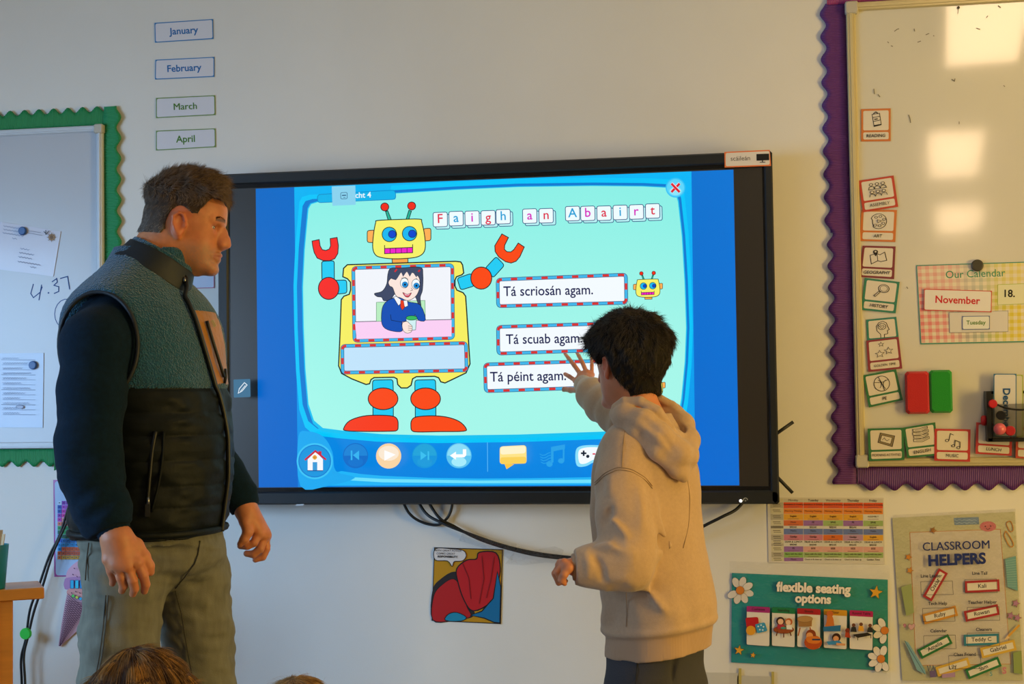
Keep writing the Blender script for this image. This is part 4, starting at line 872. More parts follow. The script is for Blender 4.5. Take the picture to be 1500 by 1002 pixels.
# border decorations
p.rr(Q([(1118, 195), (1240, 190), (1242, 226), (1122, 230)]), 1, '#7c94b8')
for k in range(2): p.line([T(1122+i*12, 203+k*14+(5 if i % 2 else 0)) for i in range(10)], .9, '#a8bcd0')
p.circ(*T(1285, 236), 12, '#d07880', ry=7.5); p.circ(*T(1272, 236), 1, '#3a2a30', n=8); p.circ(*T(1298, 234), 1, '#3a2a30', n=8); p.arc(*T(1285, 240), 3, 20, 160, .8, '#3a2a30')
for pts in ([(1375, 220), (1395, 212), (1408, 250), (1395, 262), (1380, 240)], [(1365, 275), (1375, 262), (1408, 318), (1400, 336), (1385, 325), (1368, 290)]): p.line(sm(Q(pts), 4)+[T(*pts[0])], 1.4, '#c88a30', closed=False)
for x, y, c in ((1018, 255, '#d08838'), (898, 385, '#d08838'), (905, 450, '#c88a40'), (1420, 610, '#a878a0'), (1395, 670, '#a878a0'), (1428, 680, '#a878a0')): star(p, *T(x, y), 5.6 if c != '#a878a0' else 6.5, c, '#8a5a30', .4, -70)
p.poly(Q([(1368, 395), (1420, 380), (1430, 550), (1380, 530)]), '#6c9ca0')
for k in range(12): p.line(Q([(1370, 405+k*11), (1424, 395+k*12)]), .4, '#a8c4c0')
p.poly(Q([(862, 532), (912, 515), (925, 655), (888, 672)]), '#94a06c'); p.poly(Q([(1408, 850), (1448, 840), (1452, 955), (1410, 948)]), '#8a9a5c')
p.poly(Q([(878, 790), (898, 800), (980, 935), (982, 955), (940, 935)]), '#7ca4b4'); p.line(Q([(880, 792), (978, 955)]), .8, '#3a5a78')
p.line(Q([(1438, 715), (1380, 775)]), 3, '#d09a38'); p.poly(Q([(1380, 765), (1390, 778), (1366, 788)]), '#e0c090')
p.line([T(990+i*7, 912+(26 if i % 2 else 0)) for i in range(6)], 1.2, '#3a4a78'); p.poly(Q([(1000, 940), (1030, 936), (1034, 968), (1004, 970)]), '#6a5a8a'); p.poly(Q([(1060, 955), (1125, 945), (1126, 968), (1062, 972)]), '#a888b0')
p.text('S', *T(1365, 940), 13, '#c0788c', bold=2); p.text('5', *T(1300, 955), 9, '#5a98a8', bold=1)
p.poly(sm(Q([(912, 740), (898, 722), (904, 710), (914, 716), (924, 708), (930, 720)]), 3), '#c9a0a8', '#8a5070', .4); p.poly(sm(Q([(880, 728), (873, 715), (880, 709), (888, 716)]), 3), '#b07890', '#8a5070', .4)
p.text('CLASSROOM', *T(1130, 334), 17.5, '#1c2c72', bold=.8, ang=-2, sx=.98); p.text('HELPERS', *T(1135, 402), 22, '#1c2c72', bold=2.0, ang=-2.5, sx=1.02)
for t, x, y in (('Line Leader', 1010, 478), ('Line Tail', 1245, 465), ('Tech Help', 1040, 612), ('Teacher Helper', 1258, 606), ('Calendar', 1045, 745), ('Cleaners', 1265, 738), ('Class Friend', 1172, 860)):
    p.text(t, *T(x, y), 6.6 if t != 'Line Tail' else 6.6, '#2a2c44', bold=1.0, ang=-1)
for x, y in ((1036, 535), (1250, 525), (1045, 665), (1262, 660), (1050, 798), (1262, 785), (1172, 895)): p.line(Q([(x-78, y-30), (x+76, y-34), (x+80, y+32), (x-76, y+34), (x-78, y-30)]), .6, '#4a4648')
p.build('poster_print', PRINT, o)
MB().quadbox([at(*T(822, 180), -.0065), at(*T(1418, 150), -.0065), at(*T(1470, 1000), -.0065), at(*T(862, 998), -.0065)], .0003).build('plastic_pocket', clear_plastic('glossy_pocket', .08, .1), None, label='glossy clear plastic pocket over the classroom helpers poster', cat='pocket')
TAGC = {'red': '#a8242c', 'orange': '#c88a2c', 'green': '#1c7038', 'teal': '#2c7c98', 'yellow': '#d0a83c'}
for t, cx, cy, L_, H_, a, c, lab in (('Oscar', 1029, 520, 158, 50, -60, 'red', 'steeply tilted red-edged name tag at the left of the poster'),
        ('Kali', 1257, 527, 168, 58, -3, 'red', 'level red-edged name tag at the upper right of the poster'),
        ('Ruby', 1052, 667, 168, 50, -15, 'orange', 'orange-edged name tag under the Tech Help heading'),
        ('Rowan', 1255, 657, 168, 52, -12, 'red', 'slightly tilted red-edged name tag under the Teacher Helper heading'),
        ('Amelia', 1027, 820, 168, 50, -27, 'green', 'green-edged name tag under the Calendar heading'),
        ('Teddy C', 1253, 787, 170, 54, -2, 'teal', 'teal-edged name tag under the Cleaners heading'),
        ('Gabriel', 1335, 832, 172, 52, -14, 'yellow', 'yellow-edged name tag overlapping the right edge of the poster line'),
        ('Lily', 1115, 920, 165, 48, -17, 'yellow', 'yellow-edged name tag at the bottom of the poster'),
        ('Sam', 1263, 924, 172, 50, -22, 'green', 'green-edged name tag at the bottom right of the poster')):
    ca, sa = math.cos(math.radians(a)), math.sin(math.radians(a))
    qq = [T(cx+x*ca-y*sa, cy+x*sa+y*ca) for x, y in ((-L_/2, -H_/2), (L_/2, -H_/2), (L_/2, H_/2), (-L_/2, H_/2))]
    qi = [T(cx+x*ca-y*sa, cy+x*sa+y*ca) for x, y in ((-L_/2+11, -H_/2+11), (L_/2-11, -H_/2+11), (L_/2-11, H_/2-11), (-L_/2+11, H_/2-11))]
    Y_ = -.0115 if t in ('Lily', 'Gabriel') else -.0095
    o, p = card('name_tag', lab, 'name tag', qq, Y_, TAGC[c], thick=.002, group='name tags on the helpers poster')
    p.poly(qi, '#d9d2c8'); x, y = T(cx, cy); p.text(t, x, y, 8.4, '#2a2630', bold=.6, ang=a); p.build('card_print', PRINT, o)

# ------------------------------------------------------------------ felt erasers on the right whiteboard
def eraser(q, c, label):
    P = [at(a, b, -.016) for a, b in q]; x0, x1 = P[0][0], P[1][0]; z1, z0 = P[0][2], P[3][2]
    e = empty('felt_eraser', ((x0+x1)/2, -.016, (z0+z1)/2), label=label, cat='eraser', group='felt erasers on the right whiteboard'); cx, cz = (x0+x1)/2, (z0+z1)/2
    MB().box(x0-cx, x1-cx, -.026, -.006, z0-cz, z1-cz, .007).build('felt_pad', mat('felt_'+c[1:], c, rough=.95, sheen=.4, bump=('noise', 350, .5, .002)), e)
    MB().box(x0-cx+.004, x1-cx-.004, -.006, .001, z0-cz+.004, z1-cz-.004).build('magnetic_back', RUB, e)
eraser([(1324.5, 544.5), (1359.5, 543), (1361, 605.5), (1327, 606.5)], '#b81c20', 'red felt eraser stuck to the right whiteboard')
eraser([(1359.8, 542.5), (1393, 541.5), (1394.5, 604.5), (1361, 605)], '#128a24', 'green felt eraser stuck to the right whiteboard')

# ------------------------------------------------------------------ wire mesh basket with a card and magnets
bx0, bx1 = at(1443, 610, -.02)[0], at(1443, 610, -.02)[0]+.20; bz0, bz1 = at(1450, 646, -.05)[2], at(1450, 573, -.03)[2]
bk = empty('mesh_basket', ((bx0+bx1)/2, -.018, bz0), label='black wire-mesh basket hanging on the right whiteboard', cat='basket'); W_, H_, D_ = bx1-bx0, bz1-bz0, .055
BLK = mat('black_wire', '#1c1b1a', rough=.4, metal=.3)
MB().box(-W_/2, W_/2, -.004, 0, H_-.008, H_).build('back_rail', BLK, bk)
MB().box(-W_/2, W_/2, -D_, 0, -.002, .008).build('base_tray', BLK, bk)
MB().box(-W_/2-.002, -W_/2+.012, -D_, 0, 0, H_).build('side_plate', BLK, bk); MB().box(W_/2-.012, W_/2+.002, -D_, 0, 0, H_).build('side_plate', BLK, bk)
hr = H_*.74
MB().tube(smooth_path([(-W_/2+.006, -D_, H_*.80), (-W_/4, -D_-.006, H_*.66), (0, -D_-.008, H_*.62), (W_/4, -D_-.006, H_*.68), (W_/2-.006, -D_, H_*.84)], 6), .0028, 8).build('front_rail', BLK, bk, True)
mm = MB(); s_ = .0055
def bar_(a, b, w=.0006):
    a = np.array(a); b = np.array(b); n = np.array([-(b-a)[2], 0, (b-a)[0]]); n = n/np.linalg.norm(n)*w
    mm.add([a+n, b+n, b-n, a-n], [(0, 1, 2, 3)])
k = -W_
while k < W_+H_:
    for sg in (1, -1):
        x0 = k; pts = []
        # clip the diagonal line x = k + sg*z to the panel
        z0_, z1_ = 0.006, hr
        xa, xb = k+sg*z0_, k+sg*z1_
        lo, hi = -W_/2+.01, W_/2-.01
        t0, t1 = 0, 1
        d = xb-xa
        for bound, sgn in ((lo, 1), (hi, -1)):
            va, vb = sgn*(xa-bound), sgn*(xb-bound)
            if va < 0 and vb < 0: t0 = 2; break
            if va < 0: t0 = max(t0, -va/(vb-va))
            elif vb < 0: t1 = min(t1, va/(va-vb))
        if t0 < t1: bar_((xa+d*t0, -D_, z0_+(z1_-z0_)*t0), (xa+d*t1, -D_, z0_+(z1_-z0_)*t1))
    k += s_
mm.build('wire_mesh', BLK, bk, kind='stuff')
solid_card('month_card', 'blue-edged card reading December standing sideways in the mesh basket', 'card', [(1455.5, 547.5), (1489, 547.5), (1489, 640), (1455.5, 640)], -.045, '#2a6a9a', '#d2cfd2', '', 12, '#1a66a8', 1.3, 3)
p = Print(-.0466); p.text('December', 1473.5, 600, 14.5, '#1c4f86', bold=1.3, ang=90)
solid_card('spare_card', 'green-edged card behind the December card in the mesh basket', 'card', [(1472, 549), (1498.5, 549), (1498.5, 640), (1472, 640)], -.036, '#9aac3c', '#cfccbc', '', 12, '#1a66a8', 1.3, 3)
for o in list(bpy.data.objects):
    if o.get('label', '').startswith('blue-edged card reading December'): p.build('card_print', PRINT, o)
magnet(1454, 591.5, -.076, .0125, '#b81420', 'red magnet at the left end of the basket rail', group='basket magnets')
e_ = at(1443.5, 616, -.045); MB().lathe(e_, (1, -.25, 0), [(-.012, .0105), (-.009, .0145), (-.003, .0155), (.004, .013)], 20).build('round_magnet', mat('magnet_b81420', '#b81420', rough=.3), None, True, label='red magnet seen edge-on at the left side of the basket', cat='magnet', group='basket magnets')
e_ = at(1464.5, 628.5, -.084); m = MB(); m.lathe(e_, (0, 1, 0), [(-.017*math.cos(a), .0172*math.sin(a)+1e-4) for a in np.linspace(0, math.pi*.62, 9)]+[(.005, .012)], 22); m.build('push_ball', mat('pink_ball', '#d0606c', rough=.3), None, True, label='glossy pink ball magnet low on the basket front', cat='magnet', group='basket magnets')
magnet(1479.5, 631, -.076, .0145, '#a81420', 'red magnet beside the pink ball on the basket', group='basket magnets')
magnet(1466, 608.5, -.062, .0135, '#2c2a2c', 'dark magnet inside the mesh basket', group='basket magnets')

# ------------------------------------------------------------------ wooden unit with pencil pot, lower left
WD = mat('beech_wood', '#c8761e', rough=.4, vary=(6, .12, (1, 1, 9)), coat=.2)
C0 = at(65, 863, -.50); tz = at(65, 860.5, -.50)[2]; ua = math.radians(33)
un = empty('wooden_unit', (C0[0]-.5*math.cos(ua)-.09*math.sin(ua), -.50-.5*math.sin(ua)+.09*math.cos(ua), 0), ua, label='beech wooden storage unit at the lower left edge', cat='cabinet')
MB().box(-.5, .5, -.09, .09, tz-.033, tz, .003).build('worktop', WD, un)
px_ = .5-.085
MB().box(px_-.05, px_, -.08, .08, 0, tz-.033, .003).build('side_panel', WD, un); MB().box(-.48, -.455, -.08, .08, 0, tz-.033).build('side_panel', WD, un)
MB().box(-.455, px_-.05, -.07, -.055, .05, tz-.04).build('front_panel', WD, un); MB().box(-.455, px_-.05, -.055, .075, .05, .07).build('shelf', WD, un)
MB().box(px_-.058, px_-.05, -.086, -.07, .03, tz-.036).build('edge_strip', mat('beech_dark', '#a8641e', rough=.4), un)
pc = at(-10, 858, -.54); pot = empty('pencil_pot', (pc[0], -.54, tz), label='teal tapered pot of wooden sticks on the unit', cat='pot')
MB().lathe((0, 0, 0), (0, 0, 1), [(0, .031), (.002, .033), (.125, .043), (.127, .043), (.127, .040), (.01, .030)], 28).build('pot_body', mat('teal_plastic', '#128494', rough=.35), pot, True)
for k in range(4):
    w0 = Vector((-.016+.010*k, .004*(-1)**k, .012)); w1 = Vector((-.020+.0195*k, .010*(-1)**k, .158+.010*((k*2) % 3)))
    d = (w1-w0).normalized(); sd = Vector((1, .3*(-1)**k, 0)).normalized()*.0052; up = d.cross(sd).normalized()*.0012; m = MB()
    R_ = [[tuple(p0+sd*s1+up*s2) for s1, s2 in ((-1, -1), (1, -1), (1, 1), (-1, 1))] for p0 in (w0, w0*.1+w1*.9, w1)]; m.loft(R_)
    m.build('wooden_stick', mat('stick_wood', '#c8a070', rough=.6), None, label='thin wooden craft stick in the teal pot, %s from the left of four' % ['first', 'second', 'third', 'last'][k], cat='stick', group='wooden sticks in the teal pot').location = pot.location
# ------------------------------------------------------------------ figures: smooth implicit bodies turned into continuous meshes
def axis(segs):
    """segs: list of (start, end, step) -> sorted coordinates"""
    out = []
    for a, b, h in segs:
        n = max(1, int(round((b-a)/h))); out += list(np.linspace(a, b, n, endpoint=False))
    out.append(segs[-1][1]); return np.array(out, np.float32)
def vnoise(P, seed=0):
    """smooth value noise, P (...,3) -> -1..1"""
    Pi = np.floor(P).astype(np.int64); f = (P-Pi).astype(np.float32); f = f*f*(3-2*f)
    def h(i, j, k):
        n = (i*374761393+j*668265263+k*2147483647+seed*974634777) & 0xffffffff
        n = ((n ^ (n >> 13))*1274126177) & 0xffffffff; n = (n ^ (n >> 16)) & 0xffff
        return n.astype(np.float32)/32767.5-1
    x, y, z = Pi[..., 0], Pi[..., 1], Pi[..., 2]; u, v, w_ = f[..., 0], f[..., 1], f[..., 2]
    c = 0
    for dx in (0, 1):
        for dy in (0, 1):
            for dz in (0, 1):
                c = c+h(x+dx, y+dy, z+dz)*(u if dx else 1-u)*(v if dy else 1-v)*(w_ if dz else 1-w_)
    return c
class Field:
    def __init__(s, X, Y, Z):
        s.X, s.Y, s.Z = X, Y, Z; s.D = np.full((len(X), len(Y), len(Z)), .2, np.float32)
    def sl(s, lo, hi):
        r = []
        for A, a, b in ((s.X, lo[0], hi[0]), (s.Y, lo[1], hi[1]), (s.Z, lo[2], hi[2])):
            i0 = int(np.searchsorted(A, a)); i1 = int(np.searchsorted(A, b)); r.append(slice(max(0, i0-1), min(len(A), i1+1)))
        return tuple(r)
    def op(s, fn, lo, hi, k=.01, kind='u'):
        m = k+.02; lo = np.array(lo)-m; hi = np.array(hi)+m; q = s.sl(lo, hi)
        x = s.X[q[0]][:, None, None]; y = s.Y[q[1]][None, :, None]; z = s.Z[q[2]][None, None, :]
        if x.size == 0 or y.size == 0 or z.size == 0: return
        d = fn(x, y, z).astype(np.float32); a = s.D[q]
        if kind == 'u':
            if k > 0: h = np.maximum(k-np.abs(a-d), 0)/k; s.D[q] = np.minimum(a, d)-h*h*k*.25
            else: s.D[q] = np.minimum(a, d)
        elif kind == 's':
            h = np.maximum(k-np.abs(a+d), 0)/max(k, 1e-6); s.D[q] = np.maximum(a, -d)+h*h*k*.25
        elif kind == 'i':
            s.D[q] = np.maximum(a, d)
    def cone(s, a, b, ra, rb, k=.01, kind='u', sq=None):
        a = np.array(a, float); b = np.array(b, float); ba = b-a; L = ba@ba+1e-12; R = max(ra, rb)
        def fn(x, y, z):
            px, py, pz = x-a[0], y-a[1], z-a[2]
            h = np.clip((px*ba[0]+py*ba[1]+pz*ba[2])/L, 0, 1)
            return np.sqrt((px-ba[0]*h)**2+(py-ba[1]*h)**2+(pz-ba[2]*h)**2)-(ra+(rb-ra)*h)
        s.op(fn, np.minimum(a, b)-R, np.maximum(a, b)+R, k, kind)
    def chain(s, pts, rs, k=.01, kind='u'):
        for i in range(len(pts)-1): s.cone(pts[i], pts[i+1], rs[i], rs[i+1], k, kind)
    def ell(s, c, r, M=None, k=.01, kind='u'):
        c = np.array(c, float); r = np.array(r, float); M = np.eye(3) if M is None else np.array(M, float); e = np.abs(M.T) @ r
        def fn(x, y, z):
            px, py, pz = x-c[0], y-c[1], z-c[2]
            u = (px*M[0][0]+py*M[0][1]+pz*M[0][2]); v = (px*M[1][0]+py*M[1][1]+pz*M[1][2]); w_ = (px*M[2][0]+py*M[2][1]+pz*M[2][2])
            k0 = np.sqrt((u/r[0])**2+(v/r[1])**2+(w_/r[2])**2); k1 = np.sqrt((u/r[0]**2)**2+(v/r[1]**2)**2+(w_/r[2]**2)**2)+1e-9
            return k0*(k0-1)/k1
        s.op(fn, c-e, c+e, k, kind)
    def plane(s, p, n, lo, hi):
        """keep only the side behind the plane (p, outward n) inside the box lo..hi"""
        p = np.array(p, float); n = np.array(n, float); n = n/np.linalg.norm(n)
        q = s.sl(np.array(lo), np.array(hi)); x = s.X[q[0]][:, None, None]; y = s.Y[q[1]][None, :, None]; z = s.Z[q[2]][None, None, :]
        s.D[q] = np.maximum(s.D[q], (x-p[0])*n[0]+(y-p[1])*n[1]+(z-p[2])*n[2])
    def displace(s, fn, band=.03):
        i = np.nonzero(np.abs(s.D) < band); P = np.stack([s.X[i[0]], s.Y[i[1]], s.Z[i[2]]], -1)
        s.D[i] += fn(P).astype(np.float32)
    def mesh(s):
        D = s.D; neg = D < 0
        c = neg[:-1, :-1, :-1].astype(np.int8)
        for dx, dy, dz in ((1,0,0),(0,1,0),(0,0,1),(1,1,0),(1,0,1),(0,1,1),(1,1,1)):
            c = c+neg[dx:D.shape[0]-1+dx, dy:D.shape[1]-1+dy, dz:D.shape[2]-1+dz]
        act = (c > 0) & (c < 8); I = np.array(np.nonzero(act)); n = I.shape[1]
        idx = np.full(act.shape, -1, np.int32); idx[tuple(I)] = np.arange(n)
        acc = np.zeros((n, 3)); cnt = np.zeros(n); corners = [(a, b, g) for a in (0, 1) for b in (0, 1) for g in (0, 1)]
        XYZ = (s.X.astype(np.float64), s.Y.astype(np.float64), s.Z.astype(np.float64))
        for ca in corners:
            for ax in range(3):
                if ca[ax]: continue
                cb = list(ca); cb[ax] = 1
                ia = [I[k]+ca[k] for k in range(3)]; ib = [I[k]+cb[k] for k in range(3)]
                da = D[tuple(ia)]; db = D[tuple(ib)]; m = (da < 0) != (db < 0)
                t = np.where(m, da/(da-db+1e-20), 0)
                for k in range(3):
                    pa, pb = XYZ[k][ia[k]], XYZ[k][ib[k]]; acc[:, k] += np.where(m, pa+(pb-pa)*t, 0)
                cnt += m
        V = acc/cnt[:, None]; F = []
        for ax in range(3):
            a, b = [(1, 2), (2, 0), (0, 1)][ax]
            sl0 = [slice(None)]*3; sl1 = [slice(None)]*3; sl0[ax] = slice(0, -1); sl1[ax] = slice(1, None)
            d0, d1 = neg[tuple(sl0)], neg[tuple(sl1)]; ch = np.array(np.nonzero(d0 != d1))
            ok = (ch[a] > 0) & (ch[b] > 0) & (ch[a] < act.shape[a]) & (ch[b] < act.shape[b]); ch = ch[:, ok]
            flip = d0[tuple(ch)]
            def cell(oa, ob):
                q = [ch[0].copy(), ch[1].copy(), ch[2].copy()]; q[a] = q[a]-oa; q[b] = q[b]-ob; return idx[tuple(q)]
            f = np.stack([cell(1, 1), cell(0, 1), cell(0, 0), cell(1, 0)], 1); f[~flip] = f[~flip][:, ::-1]; F.append(f)
        F = np.concatenate(F); F = F[(F >= 0).all(1)]
        return V, F
def relax(V, F, n=1, w_=.5):
    for _ in range(n):
        acc = np.zeros_like(V); cnt = np.zeros(len(V))
        for a, b in ((0, 1), (1, 2), (2, 3), (3, 0)):
            for i, j in ((a, b), (b, a)):
                for k in range(3): acc[:, k] += np.bincount(F[:, i], V[F[:, j], k], len(V))
                cnt += np.bincount(F[:, i], minlength=len(V))
        V = V*(1-w_)+acc/np.maximum(cnt, 1)[:, None]*w_
    return V
def vnormals(V, F):
    n = np.cross(V[F[:, 2]]-V[F[:, 0]], V[F[:, 3]]-V[F[:, 1]]); N = np.zeros_like(V)
    for k in range(4):
        for c in range(3): N[:, c] += np.bincount(F[:, k], n[:, c], len(V))
    return N/(np.linalg.norm(N, axis=1)[:, None]+1e-12)
def sub(V, F, keep):
    f = F[keep]; u, inv = np.unique(f, return_inverse=True); return V[u], inv.reshape(f.shape), u
def part(name, V, F, material, root, colors=None, label=None):
    return mesh_obj(name, V, F, material, root, True, colors, label=label)

def strands(name, P, Dr, N, length, width, colors, material, parent, seg=5, droop=.0, curl=.0, label=None):
    """thin tapered hair strands as one mesh (hair is stuff nobody counts)"""
    n = len(P); pts = np.zeros((n, seg+1, 3)); d = Dr.copy(); pts[:, 0] = P
    wob = rng.normal(size=(n, 3))*curl
    for k in range(seg):
        pts[:, k+1] = pts[:, k]+d*(length/seg)[:, None]
        d = d+wob*(.6 if k % 2 else -.2)+np.array([0, 0, -droop])-N*curl*.0; d /= np.linalg.norm(d, axis=1)[:, None]
    side = np.cross(Dr, N); side /= np.linalg.norm(side, axis=1)[:, None]+1e-9
    V = np.zeros((n, seg+1, 3, 3))
    for k in range(seg+1):
        wv = (width*(1-k/(seg+.35)))[:, None]
        V[:, k, 0] = pts[:, k]+side*wv; V[:, k, 1] = pts[:, k]-side*wv; V[:, k, 2] = pts[:, k]+N*wv
    V = V.reshape(-1, 3); base = (np.arange(n)*(seg+1)*3)[:, None, None]+(np.arange(seg)*3)[None, :, None]; F = []
    for a, b in ((0, 1), (1, 2), (2, 0)):
        F.append(np.stack([base[..., 0]+a, base[..., 0]+b, base[..., 0]+b+3, base[..., 0]+a+3], -1).reshape(-1, 4))
    o = mesh_obj(name, V, np.concatenate(F), material, parent, True, np.repeat(colors, (seg+1)*3, axis=0), label=label)
    o['kind'] = 'stuff'; return o

class Torso:
    def __init__(s, P, SEC):
        zs = np.array([P(c, py)[2] for py, c, *_ in SEC])[::-1]; cs = np.array([P(c, py)[0] for py, c, *_ in SEC])[::-1]
        s.zs = zs; s.zz = zz = np.linspace(zs[0]-.03, zs[-1], 160)
        def spl(A):
            v = np.interp(zz, zs, A); return np.convolve(np.pad(v, 4, 'edge'), np.ones(9)/9, 'valid')
        s.C, s.A, s.B, s.Ph = spl(cs), spl([q[2] for q in SEC][::-1]), spl([q[3] for q in SEC][::-1]), spl(np.radians([q[4] for q in SEC][::-1]))
    def fn(s, off=0., ex=2.3, top=None, bot=None):
        top = s.zs[-1] if top is None else top; bot = s.zs[0] if bot is None else bot; zz = s.zz
        def fn(x, y, z):
            zc = np.clip(z, zz[0], zz[-1]); C_, A_, B_, P_ = [np.interp(zc, zz, q) for q in (s.C, s.A, s.B, s.Ph)]
            dx = x-C_; c_, s_ = np.cos(P_), np.sin(P_); f = dx*c_-y*s_; l = dx*s_+y*c_
            A_ = A_+off; B_ = B_+off
            d = ((np.abs(f/B_)**ex+np.abs(l/A_)**ex+1e-12)**(1/ex)-1)*np.minimum(A_, B_)*.95
            return np.maximum(d, np.maximum(z-top, bot-z))
        return fn
def surf_at(P, Fd, q, t0=-.4, t1=.3):
    a = P(q[0], q[1], t0); b = P(q[0], q[1], t1)
    for t in np.linspace(0, 1, 300):
        w_ = a+(b-a)*t; i = [int(np.clip(np.searchsorted(A, w_[k]), 0, len(A)-1)) for k, A in enumerate((Fd.X, Fd.Y, Fd.Z))]
        if Fd.D[i[0], i[1], i[2]] < .001: return w_
    return None
class Person:
    def __init__(s, px, Y, label):
        p = at(px, 600, Y); s.base = np.array([p[0], p[1], 0.0]); d = p-CAM; d[2] = 0; d /= np.linalg.norm(d)
        s.e2 = d; s.e1 = np.array([d[1], -d[0], 0.]); s.ang = math.atan2(s.e1[1], s.e1[0])
        s.root = empty('person', s.base, s.ang, label=label, cat='person')
        s.S = FPX/((p-CAM)@fw)
    def loc(s, w_):
        v = np.array(w_)-s.base; return np.array([v@s.e1, v@s.e2, v[2]])
    def P(s, px, py, t=0.0):
        d = ray(px, py); k = (t-(CAM-s.base)@s.e2)/(d@s.e2); return s.loc(CAM+d*k)
    def W(s, px, py, Y): return s.loc(at(px, py, Y))
    def x(s, px, t=0): return s.P(px, 588, t)[0]
    def z(s, py, px=300, t=0): return s.P(px, py, t)[2]
def rotm(f, up=(0, 0, 1)):
    """rows: forward, lateral(left), up"""
    f = np.array(f, float); f /= np.linalg.norm(f); l = np.cross(np.array(up, float), f); l /= np.linalg.norm(l); return np.stack([f, l, np.cross(f, l)])

def head_profiles(sc):
    u = np.array([-.125, -.118, -.11, -.10, -.085, -.07, -.055, -.04, -.02, 0, .015, .03, .05, .07, .085, .10, .11, .117])*sc
    f = np.array([.040, .066, .080, .084, .0805, .083, .084, .083, .082, .080, .085, .0895, .089, .083, .072, .054, .036, .008])*sc
    b = np.array([.010, .000, -.008, -.016, -.030, -.044, -.058, -.070, -.083, -.092, -.096, -.098, -.097, -.092, -.083, -.066, -.048, -.020])*sc
    w_ = np.array([.010, .022, .032, .040, .050, .056, .060, .064, .069, .0725, .0745, .0755, .075, .070, .061, .047, .034, .012])*sc
    return u, f, b, w_
def head_fn(c, M, sc, off=0.0):
    U, Fp, Bp, Wp = head_profiles(sc); uu = np.linspace(U[0], U[-1], 120)
    sp = lambda A: np.convolve(np.pad(np.interp(uu, U, A), 3, 'edge'), np.ones(7)/7, 'valid')
    Fi, Bi, Wi = sp(Fp), sp(Bp), sp(Wp)
    def fn(x, y, z):
        px, py, pz = x-c[0], y-c[1], z-c[2]
        f = px*M[0][0]+py*M[0][1]+pz*M[0][2]; l = px*M[1][0]+py*M[1][1]+pz*M[1][2]; u = px*M[2][0]+py*M[2][1]+pz*M[2][2]
        uc = np.clip(u, U[0], U[-1]); F_, B_, W_ = np.interp(uc, uu, Fi), np.interp(uc, uu, Bi), np.interp(uc, uu, Wi)
        m = B_+(F_-B_)*.42; v = f-m; A = np.where(v > 0, F_-m, m-B_)
        r = (np.abs(v/A)**2.15+np.abs(l/W_)**2.15+1e-12)**(1/2.15)
        d = (r-1)*np.minimum(A, W_)*.92
        d = np.maximum(d, np.maximum(u-.055*sc, U[0]-u))
        e = (.0945*sc, .0760*sc, .0925*sc); q0, q1, q2 = (f+.004*sc)/e[0], l/e[1], (u-.0245*sc)/e[2]
        k0 = np.sqrt(q0**2+q1**2+q2**2); k1 = np.sqrt((q0/e[0])**2+(q1/e[1])**2+(q2/e[2])**2)+1e-9; d2 = k0*(k0-1)/k1
        k = .012; h = np.maximum(k-np.abs(d-d2), 0)/k
        return np.minimum(d, d2)-h*h*k*.25-off
    return fn
def cone_d(x, y, z, a, b, ra, rb):
    ba = b-a; px, py, pz = x-a[0], y-a[1], z-a[2]; h = np.clip((px*ba[0]+py*ba[1]+pz*ba[2])/(ba@ba), 0, 1)
    return np.sqrt((px-ba[0]*h)**2+(py-ba[1]*h)**2+(pz-ba[2]*h)**2)-(ra+(rb-ra)*h)
def smin(a, b, k):
    h = np.maximum(k-np.abs(a-b), 0)/k; return np.minimum(a, b)-h*h*k*.25
